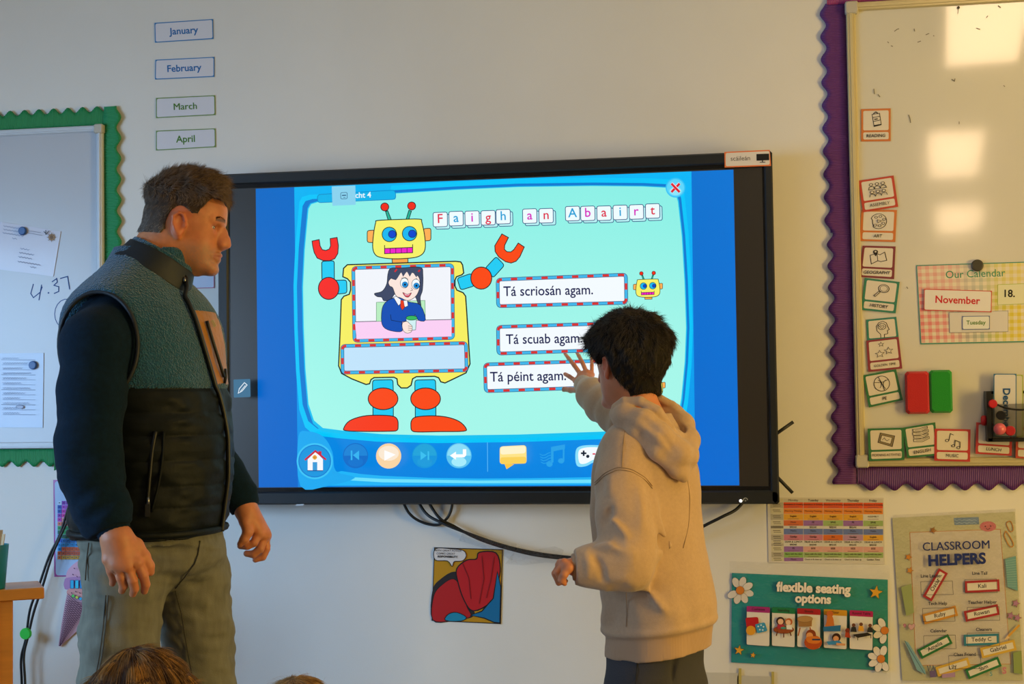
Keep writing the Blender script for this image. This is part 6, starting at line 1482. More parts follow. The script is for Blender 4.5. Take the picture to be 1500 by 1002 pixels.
# zip down the front, its pull, pocket zips
BLKZ = mat('black_zip', '#0a0c0e', rough=.45); ZM = mat('zip_metal', '#8a8c90', rough=.3, metal=.9)
zp = [torso_pt(z, 0.0, .004+(.006 if z < zseam else .003)) for z in np.linspace(P(0, 436)[2], zhem+.004, 40)]
zp = [P(268, 405, -.055)+np.array([.004, 0, 0]), P(274, 420, -.075)]+zp
MB().tube(smooth_path(zp, 3), .0062, 6).build('front_zip', BLKZ, vest, True)
m = MB(); q0 = P(270, 406, -.065); m.tube([q0, q0+np.array([.001, -.003, -.012])], [.0035, .0045], 8); m.tube([q0+np.array([.001, -.003, -.012]), q0+np.array([.002, -.004, -.024])], [.0022, .003], 6); m.build('zip_pull', ZM, vest, True)
pz = [P(303, 470, 0), P(312, 500, 0), P(322, 530, 0), P(329, 556, 0)]
def on_front(q, off=.006):
    """push a point (given by px) onto the torso surface facing the camera"""
    a = P(q[0], q[1], -.34); b = P(q[0], q[1], .1); fn = torso_fn(off)
    for t in np.linspace(0, 1, 220):
        w_ = a+(b-a)*t
        if fn(np.array([[[w_[0]]]]), np.array([[[w_[1]]]]), np.array([[[w_[2]]]]))[0, 0, 0] < 0: return w_
    return a+(b-a)*.5
MB().tube(smooth_path([on_front(q) for q in ((303, 470), (311, 497), (320, 526), (328, 552))], 4), .0042, 6).build('pocket_zip', BLKZ, vest, True)
q0 = on_front((330, 540), .009); MB().tube([q0, q0+np.array([.001, -.001, -.02]), q0+np.array([-.002, -.002, -.036])], [.003, .0042, .003], 8).build('zip_pull', BLKZ, vest, True)
q1 = on_front((313, 474), .007); m = MB(); m.box(-.004, .004, -.0006, .0006, -.009, .009, .001); o = m.build('small_tag', mat('pale_tag', '#d8cfae', rough=.6), vest); o.location = q1; o.rotation_euler = (0, math.radians(-25), math.radians(-25))
hp = [on_front(q, .008) for q in ((228, 632), (223, 660), (219, 700), (215, 745))]
MB().tube(smooth_path(hp, 5), .0052, 6).build('hand_pocket_zip', BLKZ, vest, True)
fp = [on_front(q, .010) for q in ((240, 632), (238, 670), (232, 710), (222, 750))]
MB().tube(smooth_path(fp, 5), .0032, 6).build('pocket_welt', QUI, vest, True)
q0 = on_front((217, 728), .015); m = MB(); m.tube([q0, q0+np.array([0, -.002, -.016])], [.0035, .0042], 8); m.build('zip_pull', ZM, vest, True)
q0 = on_front((216, 742), .014); m = MB(); m.box(-.006, .006, -.0015, .0015, -.024, .006, .001); o = m.build('pull_tab', BLKZ, vest); o.location = q0
m = MB(); hm = [torso_pt(zhem+.010, a, .004) for a in np.linspace(0, 2*math.pi, 49)]; m.tube(hm, .0085, 8, False); m.build('hem_binding', QUI, vest, True)

# ---- jeans
JEAN = mat('grey_jeans', '#6c6a5c', rough=.85, bump=('noise', 520, .45, .0015), vary=(18, .22, (3, 3, .8)))
F = Field(axis([(P(95, 900)[0]-.02, P(360, 900)[0], .0045)]), axis([(-.25, .25, .0052)]), axis([(.05, .50, .009), (.50, P(0, 775)[2]+.02, .0042)]))
ztop = P(0, 780)[2]
F.op(torso_fn(-.016, bot=P(0, 800)[2], top=ztop+.01), [-.4, -.4, 0], [.4, .4, 2], .02)
F.chain([P(180, 800, -.055), P(182, 850, -.075), P(175, 930, -.09), P(170, 1010, -.10), P(170, 1120, -.095), ar+np.array([0, 0, .01])], [.100, .097, .090, .086, .074, .062], .02)
F.chain([P(262, 800, .055), P(276, 850, .055), P(289, 930, .055), P(299, 1010, .05), P(300, 1120, .06), al+np.array([0, 0, .01])], [.108, .100, .086, .078, .07, .062], .02)
F.ell(P(228, 812, 0), [.155, .15, .08], None, .03)
def jf(Q):
    z = Q[:, 2]; d = vnoise(np.stack([Q[:, 0]*12+Q[:, 2]*10, Q[:, 1]*12, Q[:, 2]*34], -1), 51)*.006+vnoise(np.stack([Q[:, 0]*30+Q[:, 2]*30, Q[:, 1]*30, Q[:, 2]*70], -1), 52)*.0025
    return d
F.displace(jf, .02)
for pts, a_, w_ in (([P(250, 862, -.16), P(225, 872, -.18), P(190, 868, -.19)], .006, .012), ([P(262, 852, -.10), P(285, 858, -.05), P(310, 850, -.02)], .006, .011), ([P(258, 848, -.12), P(290, 838, -.06), P(318, 828, -.03)], .005, .011), ([P(335, 880, -.02), P(305, 896, -.05), P(280, 892, -.04)], .004, .01), ([P(240, 815, -.17), P(270, 835, -.14), P(290, 812, -.12)], .004, .012), ([P(118, 872, -.15), P(145, 885, -.18), P(160, 900, -.2)], .006, .012), ([P(116, 915, -.15), P(140, 945, -.18)], .006, .012), ([P(335, 930, 0), P(300, 940, -.04)], .004, .01), ([P(335, 965, 0), P(300, 985, -.04)], .004, .01), ([P(258, 862, -.12), P(240, 930, -.14)], .008, .015)):
    F.displace(lambda Q, pts=pts, a_=a_, w_=w_: fold_fn(Q, pts, a_, w_), .03)
V, Fc = F.mesh(); V = relax(V, Fc, 1, .3)
jeans = part('jeans', V, Fc, JEAN, mn.root)
def surf_on(Fd, q, t0=-.4, t1=.3):
    a = P(q[0], q[1], t0); b = P(q[0], q[1], t1)
    for t in np.linspace(0, 1, 260):
        w_ = a+(b-a)*t; i = [int(np.clip(np.searchsorted(A, w_[k]), 0, len(A)-1)) for k, A in enumerate((Fd.X, Fd.Y, Fd.Z))]
        if Fd.D[i[0], i[1], i[2]] < .001: return w_
    return None
def stitch(Fd, pxs, name, material, parent, r=.0016, raised=.0012):
    q = [surf_on(Fd, p_) for p_ in pxs]; q = [w_+np.array([0, -raised, 0]) for w_ in q if w_ is not None]
    if len(q) > 2: 
        qa = np.array(q)
        for _ in range(2): qa[1:-1, 1] = (qa[:-2, 1]+qa[1:-1, 1]+qa[2:, 1])/3
        MB().tube(qa, r, 6).build(name, material, parent, True)
SEW = mat('dark_stitching', '#3c3a34', rough=.9)
def lerp_path(pts, n=14):
    out = []
    for a, b in zip(pts[:-1], pts[1:]):
        for k in range(n): t = k/n; out.append((a[0]+(b[0]-a[0])*t, a[1]+(b[1]-a[1])*t))
    return out+[pts[-1]]
stitch(F, lerp_path([(155, 872), (151, 920), (146, 960), (138, 1002), (134, 1060)]), 'side_seam', SEW, jeans)
stitch(F, lerp_path([(159, 872), (155, 920), (150, 960), (142, 1002), (138, 1060)]), 'side_seam', SEW, jeans)
stitch(F, lerp_path([(130, 795), (127, 820), (125, 850)]), 'pocket_seam', SEW, jeans)
stitch(F, lerp_path([(257, 866), (266, 900), (274, 950), (284, 1002), (288, 1060)]), 'inner_seam', SEW, jeans)
stitch(F, lerp_path([(293, 792), (290, 812), (285, 826), (270, 846), (257, 862)]), 'fly_seam', SEW, jeans)
# ---- shoes
SHOE = mat('brown_shoe', '#2c2018', rough=.4)
for a_ in (ar, al):
    F = Field(axis([(a_[0]-.12, a_[0]+.24, .006)]), axis([(a_[1]-.16, a_[1]+.12, .006)]), axis([(-.01, .16, .006)]))
    F.chain([a_+np.array([-.03, .01, -.025]), a_+np.array([.06, -.02, -.03]), a_+np.array([.16, -.05, -.045])], [.052, .048, .036], .02); F.cone(a_, a_+np.array([0, 0, .03]), .05, .05, .02)
    F.plane([0, 0, .004], [0, 0, -1], [-9, -9, -9], [9, 9, 9]); V, Fc = F.mesh(); part('shoe', V, Fc, SHOE, mn.root)
# ================================================================== the boy
by = Person(940, -.65, 'boy with short dark hair in a beige hoodie, touching the screen with one hand')
P = by.P; W = by.W
psi = math.radians(47); Mb = rotm([-math.cos(psi), math.sin(psi), -.04], [0.03, 0, 1]); HB = .95
hb = P(918, 533, 0)
SECB = [(606, 948, .060, .050, 220), (622, 947, .105, .075, 220), (645, 945, .140, .098, 220), (690, 945, .155, .116, 220), (740, 945, .149, .118, 220), (800, 951, .149, .126, 220), (850, 963, .150, .134, 220), (885, 967, .151, .137, 220), (908, 966, .149, .135, 220), (925, 965, .147, .133, 220), (955, 964, .146, .131, 220)]
TB_ = Torso(P, SECB)
sl, el, wl_ = P(914, 668, -.085), P(930, 812, -.165), P(842, 831, -.205)
sr, er, wr_ = P(944, 655, .10), P(908, 610, .27), W(857, 566, -.215)
F = Field(axis([(P(805, 500)[0], P(880, 500)[0], .0022), (P(880, 500)[0], P(975, 500)[0], .0030), (P(975, 500)[0], P(1060, 500)[0], .01)]),
          axis([(-.26, -.13, .0026), (-.13, .10, .0034), (.10, .40, .008), (.40, .58, .0022)]),
          axis([(-.02, P(940, 872)[2], .012), (P(940, 872)[2], P(940, 812)[2], .0024), (P(940, 812)[2], P(940, 620)[2], .010), (P(940, 620)[2], P(940, 450)[2], .0027)]))
Lb = add_head(F, hb, Mb, HB)
F.cone(P(942, 625, .0), P(928, 560, .0), .045, .042, .03); F.cone(P(936, 600, -.0), P(930, 540, -.01), .043, .045, .03)
F.chain([P(946, 622, 0), P(948, 700, 0), P(958, 850, 0), P(962, 930, 0)], [.055, .08, .08, .09], .03)
F.cone(P(946, 672, 0), sl, .045, .036, .02); F.cone(P(946, 660, 0), sr, .05, .045, .03)
F.chain([sl, el, wl_], [.034, .030, .022], .02); F.chain([sr, er, wr_], [.036, .030, .021], .02)
hl_, hr_ = P(935, 960, -.05), P(985, 955, .05); kl, kr = P(930, 1090, -.05), P(990, 1090, .04); al, ar = P(932, 1290, -.05), P(992, 1285, .06); al[2] = ar[2] = .07
for h_, k1, a_ in ((hl_, kl, al), (hr_, kr, ar)): F.chain([h_, k1, a_, a_+np.array([-.07, .07, -.035])], [.06, .045, .032, .026], .03)
# right hand, palm on the screen, fingers spread
Yt, Ym, Yk = -.1145, -.135, -.165
mc = [W(843.5, 558, -.165), W(851, 549, -.165), W(859.5, 546, -.165), W(867, 549, -.167)]
fg = [[W(834, 551.5, -.147), W(826, 547, -.124), W(820.5, 544.5, Yt)], [W(841, 535, -.147), W(833, 525, -.122), W(827.5, 518, Yt)], [W(853, 531, -.147), W(848, 521.5, -.122), W(844.5, 515.5, Yt)], [W(867, 535, -.150), W(867, 526, -.125), W(866, 520, Yt)]]
hand(F, wr_, .024, mc, fg, [W(846, 571, -.175), W(836, 571.5, -.150), W(826, 570, -.126), W(819, 568, Yt)], [.0064, .0066, .0063, .0056], [0, -1, 0], web=.010)
# left hand, loose fist
ml_ = [P(826, 824, -.228), P(821, 826, -.212), P(820, 828, -.196), P(822, 831, -.181)]
fl_ = [[P(816, 838, -.232), P(821, 850, -.226), P(829, 851, -.215)], [P(812.5, 840, -.214), P(818, 853, -.210), P(826, 853, -.20)], [P(813, 842, -.197), P(818, 854, -.194), P(826, 853, -.188)], [P(816, 843, -.182), P(821, 853, -.18), P(828, 852, -.176)]]
hand(F, P(840, 829, -.205), .024, ml_, fl_, [P(833, 832, -.238), P(826, 842, -.246), P(823, 850, -.243), P(827, 855, -.238)], [.0074, .0078, .0074, .0066], [1, 0, 0], web=.010)
V, Fc = F.mesh(); V = relax(V, Fc, 1, .35)
rel = (V-hb)/HB; f_, l_, u_ = rel@Mb[0], rel@Mb[1], rel@Mb[2]
C = np.tile(np.array(lin('#c98058')), (len(V), 1)); C *= (1+.07*vnoise(V*60, 3))[:, None]
ish = (u_ > -.16) & (np.abs(f_) < .14) & (np.abs(l_) < .12)
blend(ish*(np.abs(l_) > .0745)*(np.abs(f_+.006) < .03)*(np.abs(u_+.012) < .045), '#c8583c', .5)
blend(ish*ss(f_, .0, .03)*(ss(u_, -.07, -.03)*ss(.01-u_, 0, .02)), '#c86850', .35)
blend(ish*(np.abs(l_) < .022)*(f_ > .079)*ss(.0055-np.abs(u_+.0715)*.62, 0, .0015), '#b85a50', .7)
kn = np.zeros(len(V))
for q in list(mc)+[j for f in fg for j in f[:2]]+ml_: kn = np.maximum(kn, 1-np.linalg.norm(V-q, axis=1)/.012)
blend(kn, '#c0603c', .4)
part('body', V, Fc, SKINC, by.root, C)
for sg in (-1, 1):
    c0 = Lb(.0610, .0315*sg, -.0015); gz = Mb[0]; m = MB(); m.lathe(c0, gz, [(-.0112*math.cos(a), .0112*math.sin(a)) for a in np.linspace(0, math.pi, 15)], 22); o = m.build('eyeball', MATS['eye_white'], by.root, True)
    m = MB(); m.lathe(c0+gz*.0093, gz, [(.0012, .0046), (.0018, .0036), (.0022, .002), (.0023, .0004)], 18); m.build('iris', MATS['iris_brown'], o, True)
q = Lb(-.003, -.0755*-1 if Mb[1][1] < 0 else -.0755, -.043)
# the ear towards the camera: pick the side with the smaller depth
q = min((Lb(-.003, .0785*sg, -.0405) for sg in (-1, 1)), key=lambda a: a[1]); m = MB(); m.lathe(q, (0, 1, 0), [(-.0018, .0006), (-.001, .0016), (0, .0018), (.001, .001)], 10); m.build('ear_stud', mat('zip_metal'), by.root, True)
# hair
hdb = head_fn(hb, Mb, HB)
def reg_b(f, l, u):
    al = np.abs(l)
    hf = np.where(u > .045, .105, np.where(u > .0, .045+u*.7, .030+u*.55)); hf = np.where(u < -.02, -.012+(u+.02)*.20, hf)
    r = np.minimum(hf-f, u+.094+np.clip(f+.08, -.02, .05)*.35)
    ear = np.sqrt(((f+.005)/.018)**2+((u+.018)/.024)**2)-1
    return np.minimum(r, np.where(al > .05, ear*.02, r))
FH = Field(axis([(P(850, 500)[0], P(1005, 500)[0], .0024)]), axis([(-.125, .125, .0025)]), axis([(P(940, 592)[2], P(940, 440)[2], .0024)]))
def hb_fn(x, y, z):
    d = smin(hdb(x, y, z), smin(cone_d(x, y, z, P(942, 625, .0), P(928, 560, .0), .046, .043), cone_d(x, y, z, P(938, 600, 0), P(931, 540, -.01), .045, .048), .03), .025); a, b, c = (x-hb[0])/HB, (y-hb[1])/HB, (z-hb[2])/HB
    f = a*Mb[0][0]+b*Mb[0][1]+c*Mb[0][2]; l = a*Mb[1][0]+b*Mb[1][1]+c*Mb[1][2]; u = a*Mb[2][0]+b*Mb[2][1]+c*Mb[2][2]
    r = reg_b(f, l, u); top = np.clip((u-.01)/.08, 0, 1); low = np.clip((u+.085)/.05, 0, 1); bk = np.clip(-f/.09, 0, 1)*np.clip((u+.05)/.05, 0, 1)
    th = (.008+.012*low+.013*top+.008*bk); t = np.clip(r/.020, 0, 1); t = t*t*(3-2*t)
    nz = vnoise(np.stack([f*55+0*u, l*55+0*u, u*40+0*f], -1), 61)*.005+vnoise(np.stack([f*130+0*u, l*130+0*u, u*70+0*f], -1), 62)*.0026
    return d-(th*t-.003-(1-t)*.022+nz*t)
FH.D[:] = hb_fn(FH.X[:, None, None], FH.Y[None, :, None], FH.Z[None, None, :]).astype(np.float32)
Vh, Fh = FH.mesh(); rel = (Vh-hb)/HB; f_, l_, u_ = rel@Mb[0], rel@Mb[1], rel@Mb[2]; rg = reg_b(f_, l_, u_); Nh = vnormals(Vh, Fh)
hcol = np.tile(np.array(lin('#15110f')), (len(Vh), 1))*(1+.4*vnoise(np.stack([f_*90, l_*90, u_*50], -1), 63))[:, None]
part('hair', Vh, Fh, HAIRB, by.root, hcol)
okw = ((rg > .002)*1.0)*(np.einsum('ij,ij->i', Nh, (Vh-hb)) > 0)
def comb(V, N, i, f, l, u, Mx, whorl, jit, sw, seed):
    """hair flows away from the crown whorl, down the sides"""
    c = np.array(whorl); d = np.stack([f, l, u], -1)-c; t = d[:, :1]*Mx[0]+d[:, 1:2]*Mx[1]+d[:, 2:]*Mx[2]
    t = t/(np.linalg.norm(t, axis=1)[:, None]+1e-9)-Mx[2]*.35
    t = t+np.stack([vnoise(V[i]*22, seed+s) for s in range(3)], -1)*sw+rng.normal(size=t.shape)*jit
    t -= N*np.einsum('ij,ij->i', t, N)[:, None]; return t/(np.linalg.norm(t, axis=1)[:, None]+1e-9)
i = pick(Vh, Nh, okw*(.7+np.clip(u_+.02, 0, .1)*6), 12000); N1 = Nh[i]
fl0 = comb(Vh, N1, i, f_[i], l_[i], u_[i], Mb, (-.055, .0, .095), .22, .75, 70)
topm = np.clip((u_[i]+.01)/.08, 0, 1); Dr = fl0+N1*(.12+.38*topm*rng.random(len(i)))[:, None]; Dr /= np.linalg.norm(Dr, axis=1)[:, None]
cc = np.array(lin('#3a2f22'))[None]*(.35+1.5*rng.random(len(i))**2)[:, None]
strands('hair_strands', Vh[i]-N1*.001, Dr, N1, (.014+.016*rng.random(len(i)))*(.55+.5*topm), np.full(len(i), .00062), cc, HAIR, by.root, 5, .10, .10)

# ---- hoodie
HOOD = mat('beige_sweatshirt', '#bb9a7a', rough=.9, sheen=.25, bump=('noise', 480, .4, .0015), vary=(120, .06, (1, 1, 1)))
F = Field(axis([(P(818, 500)[0], P(1062, 500)[0], .0034)]), axis([(-.30, .20, .0038), (.20, .48, .0045)]), axis([(P(940, 968)[2], P(940, 545)[2], .0034)]))
F.op(TB_.fn(0, bot=P(940, 962)[2]), [-.4, -.4, 0], [.4, .4, 2], .02)
F.chain([P(912, 656, -.085), P(909, 700, -.115), P(914, 752, -.145), P(921, 800, -.165), P(917, 822, -.178), P(885, 829, -.192), P(860, 829, -.202), P(843, 830, -.205)], [.056, .063, .068, .070, .066, .054, .045, .036], .025)
F.chain([P(944, 650, .08), P(925, 628, .17), P(906, 607, .26), P(885, 592, .33), P(868, 577, .385), W(857, 566, -.215)], [.055, .058, .056, .050, .042, .030], .025)
def fo(Q): return vnoise(Q*np.array([9, 9, 9])+vnoise(Q*5, 80)[:, None], 81)*.006+vnoise(Q*np.array([24, 24, 20]), 82)*.0028
F.displace(fo, .02)
folds = [  # (points, height, width)
 ([P(958, 715, -.14), P(962, 760, -.15), P(985, 800, -.16), P(1000, 815, -.15)], .012, .016), ([P(975, 700, -.15), P(985, 735, -.16), P(1005, 760, -.15)], .010, .014),
 ([P(945, 830, -.17), P(985, 800, -.17), P(1008, 770, -.15)], .010, .016), ([P(935, 850, -.17), P(960, 880, -.17), P(985, 905, -.17)], .009, .016), ([P(915, 868, -.17), P(925, 900, -.17)], .007, .012),
 ([P(1005, 740, -.12), P(1015, 790, -.12), P(1012, 850, -.14)], .008, .016), ([P(960, 845, -.18), P(1000, 870, -.17), P(1035, 865, -.12)], .008, .018),
 ([P(960, 820, -.17), P(975, 860, -.18), P(1010, 900, -.17)], -.008, .014), ([P(955, 740, -.14), P(958, 790, -.15), P(950, 830, -.16)], -.011, .014), ([P(990, 750, -.16), P(995, 790, -.17)], -.008, .014),
 ([P(880, 755, -.21), P(900, 765, -.23), P(925, 790, -.24)], .010, .012), ([P(872, 780, -.2), P(895, 783, -.24), P(915, 805, -.25)], -.012, .010), ([P(870, 800, -.22), P(900, 800, -.25), P(935, 815, -.24)], .010, .013),
 ([P(868, 812, -.24), P(880, 832, -.25), P(885, 855, -.24)], -.008, .010), ([P(856, 806, -.23), P(862, 826, -.25), P(862, 850, -.24)], .008, .009), ([P(905, 730, -.19), P(890, 760, -.21), P(878, 770, -.2)], -.009, .010), ([P(895, 690, -.17), P(892, 730, -.2)], .006, .014), ([P(930, 700, -.16), P(940, 740, -.2), P(940, 780, -.22)], .007, .014),
 ([P(935, 860, -.22), P(915, 845, -.24), P(890, 850, -.24)], .007, .012),
 ([P(872, 585, .34), P(865, 605, .34), P(872, 618, .33)], .010, .010), ([P(884, 580, .30), P(882, 600, .28), P(888, 620, .28)], -.010, .010), ([P(897, 590, .24), P(893, 612, .24)], .008, .010), ([P(860, 570, .38), P(852, 585, .38)], .006, .008)]
for pts, a_, w_ in folds: F.displace(lambda Q, pts=pts, a_=a_, w_=w_: fold_fn(Q, pts, -1.35*a_, w_), .035)
# ribbed hem pulled in
zh = P(965, 925)[2]
def hemz(Q): return Q[:, 2]-zh-(Q[:, 0]-P(965, 900)[0])*.10
F.displace(lambda Q: np.where((hemz(Q) < .012) & (Q[:, 1] < .2), .006+.0004*np.sin(np.arctan2(Q[:, 1], Q[:, 0]-P(965, 900)[0])*110), 0)*np.clip((.012-hemz(Q))/.008, 0, 1)-.004*np.exp(-((hemz(Q)-.020)/.009)**2)*(Q[:, 1] < .2), .02)
p0 = P(965, 955); F.plane(p0, [.12, 0, -1], [-.4, -.4, 0], [.4, .2, p0[2]+.08])
F.plane(P(842, 830.5, -.205), P(842, 830.5, -.205)-P(862, 830, -.2), P(822, 860, -.28), P(858, 800, -.13))
a = W(856, 565, -.212); F.plane(a, a-P(868, 577, .385), a-.06, a+np.array([.03, .06, .05]))
V, Fc = F.mesh(); V = relax(V, Fc, 1, .35); ctr = V[Fc].mean(1); hz = ctr[:, 2]-zh-(ctr[:, 0]-P(965, 900)[0])*.10
rib = (hz < .012) & (ctr[:, 1] < .2) & (ctr[:, 0] > P(870, 900)[0])
v_, f_2, _ = sub(V, Fc, ~rib); hoodie = part('hoodie', v_, f_2, HOOD, by.root)
v_, f_2, _ = sub(V, Fc, rib); part('ribbed_hem', v_, f_2, mat('beige_rib', '#b39070', rough=.9, sheen=.2), hoodie)
FB = F
SEAM = mat('hoodie_seam', '#967a5a', rough=.95)
def seam(pxs, name='seam', r=.0009):
    q = [surf_at(P, FB, p_) for p_ in lerp_path(pxs, 8)]; q = np.array([w_ for w_ in q if w_ is not None])
    for _ in range(3): q[1:-1] = (q[:-2]+q[1:-1]+q[2:])/3
    MB().tube(q+np.array([0, -.0006, 0]), r, 6).build(name, SEAM, hoodie, True)
seam([(915, 632), (912, 660), (911, 684)]); seam([(871, 707), (885, 693), (905, 684), (925, 687), (945, 699), (956, 712)]); seam([(871, 710.5), (885, 696.5), (905, 687.5), (925, 690.5), (945, 702.5), (956, 715.5)])
seam([(917, 868), (918, 900), (917, 918)]); seam([(1006, 695), (1011, 730), (1009, 770), (1001, 803)])
for nm, a, b, r in (('cuff', P(854, 830, -.203), P(838, 831, -.206), .0335), ('cuff', P(864, 573, .40), W(853, 562, -.203), .0285)):
    d = (b-a)/np.linalg.norm(b-a); Lc = np.linalg.norm(b-a); m = MB(); m.lathe(a, d, [(0, r), (.005, r+.001), (Lc-.003, r-.001), (Lc, r-.003), (Lc-.002, r-.007), (Lc*.4, r-.009)], 44)
    v = np.array(m.v); rr_ = v-a; n1 = np.cross(d, [0, .3, 1]); n2 = np.cross(d, n1); ang = np.arctan2(rr_@n1, rr_@n2); m.v = [tuple(q) for q in v+(rr_-np.outer(rr_@d, d))*(.03*np.sin(ang*22))[:, None]]
    m.build(nm, MATS['beige_rib'], hoodie, True)
# hood lying on the back
F = Field(axis([(P(880, 500)[0], P(1035, 500)[0], .0027)]), axis([(-.19, .12, .003)]), axis([(P(940, 712)[2], P(940, 555)[2], .0027)]))
F.ell(P(962, 640, -.045), [.072, .070, .040], None, .0)
F.chain([P(903, 606, -.075), P(915, 606, -.095), P(940, 616, -.118), P(966, 640, -.122), P(990, 664, -.105), P(1002, 668, -.065), P(1006, 645, -.02), P(1000, 622, .02), P(984, 606, .045), P(960, 600, .055)], [.020, .024, .028, .030, .034, .033, .030, .027, .024, .022], .02)
F.chain([P(905, 618, -.085), P(930, 634, -.118), P(960, 662, -.130), P(990, 690, -.110), P(1004, 688, -.08)], [.012, .016, .018, .016, .014], .014)
F.cone(P(985, 670, -.10), P(1002, 700, -.095), .026, .012, .02)
F.chain([P(958, 580, .0), P(975, 602, -.02), P(990, 628, -.038), P(996, 640, -.045)], [.030, .026, .022, .014], .010, 's')
F.chain([P(926, 560, .0), P(934, 604, .0)], [.052, .047], .01, 's')
F.chain([P(901, 597, -.075), P(915, 588, -.090), P(938, 588, -.102), P(962, 603, -.104), P(982, 628, -.094), P(997, 652, -.068), P(1005, 640, -.025), P(1001, 615, .01), P(984, 594, .030), P(962, 580, .030)], [.012, .013, .0135, .013, .012, .012, .011, .011, .011, .010], .005)
F.displace(lambda Q: vnoise(Q*26, 90)*.003, .015)
for pts, a_, w_ in (([P(918, 606, -.125), P(945, 616, -.145), P(972, 642, -.15), P(995, 676, -.13)], .0045, .010), ([P(935, 628, -.15), P(962, 640, -.155), P(985, 668, -.14)], -.005, .010)):
    F.displace(lambda Q, pts=pts, a_=a_, w_=w_: fold_fn(Q, pts, a_, w_), .03)
V, Fc = F.mesh(); V = relax(V, Fc, 1, .35); part('hood', V, Fc, HOOD, hoodie)

# ---- trousers and shoes
TRO = mat('charcoal_trousers', '#38363a', rough=.8, bump=('noise', 300, .3, .0015))
F = Field(axis([(-.16, .18, .0045)]), axis([(-.16, .2, .0048)]), axis([(.05, .55, .009), (.55, P(940, 915)[2], .0045)]))
F.op(Torso(P, [(880, 964, .125, .105, 220), (930, 963, .128, .112, 220), (1000, 962, .12, .10, 220)]).fn(0), [-.4, -.4, 0], [.4, .4, 2], .02)
F.chain([P(938, 935, -.030), P(932, 1000, -.04), kl, al+np.array([0, 0, .0])], [.073, .073, .062, .052], .03); F.chain([P(980, 935, .035), P(990, 1000, .045), kr, ar], [.074, .072, .060, .052], .03)
F.displace(lambda Q: vnoise(Q*np.array([10, 10, 18]), 95)*.005, .02)
for pts, a_, w_ in (([P(1000, 930, -.12), P(985, 975, -.10), P(975, 1040, -.08)], .009, .008),): F.displace(lambda Q, pts=pts, a_=a_, w_=w_: fold_fn(Q, pts, a_, w_), .03)
F.plane([0, 0, .055], [0, 0, -1], [-1, -1, 0], [1, 1, .2])
V, Fc = F.mesh(); tro = part('trousers', relax(V, Fc, 1, .3), Fc, TRO, by.root)
q = [surf_at(P, F, p_) for p_ in lerp_path([(934, 962), (931, 1000), (930, 1050)], 8)]; q = [w_ for w_ in q if w_ is not None]
if len(q) > 3: MB().tube(np.array(q)+np.array([0, -.0005, 0]), .0012, 6).build('side_seam', mat('black_thread', '#1c1b1e', rough=.9), tro, True)
for a_ in (al, ar):
    F = Field(axis([(a_[0]-.2, a_[0]+.1, .006)]), axis([(a_[1]-.1, a_[1]+.2, .006)]), axis([(-.01, .14, .006)]))
    F.chain([a_+np.array([.02, -.02, -.02]), a_+np.array([-.05, .05, -.028]), a_+np.array([-.10, .10, -.036])], [.044, .040, .030], .02); F.plane([0, 0, .004], [0, 0, -1], [-9]*3, [9]*3); V, Fc = F.mesh(); part('shoe', V, Fc, mat('white_trainer', '#c8c8c8', rough=.5), by.root)

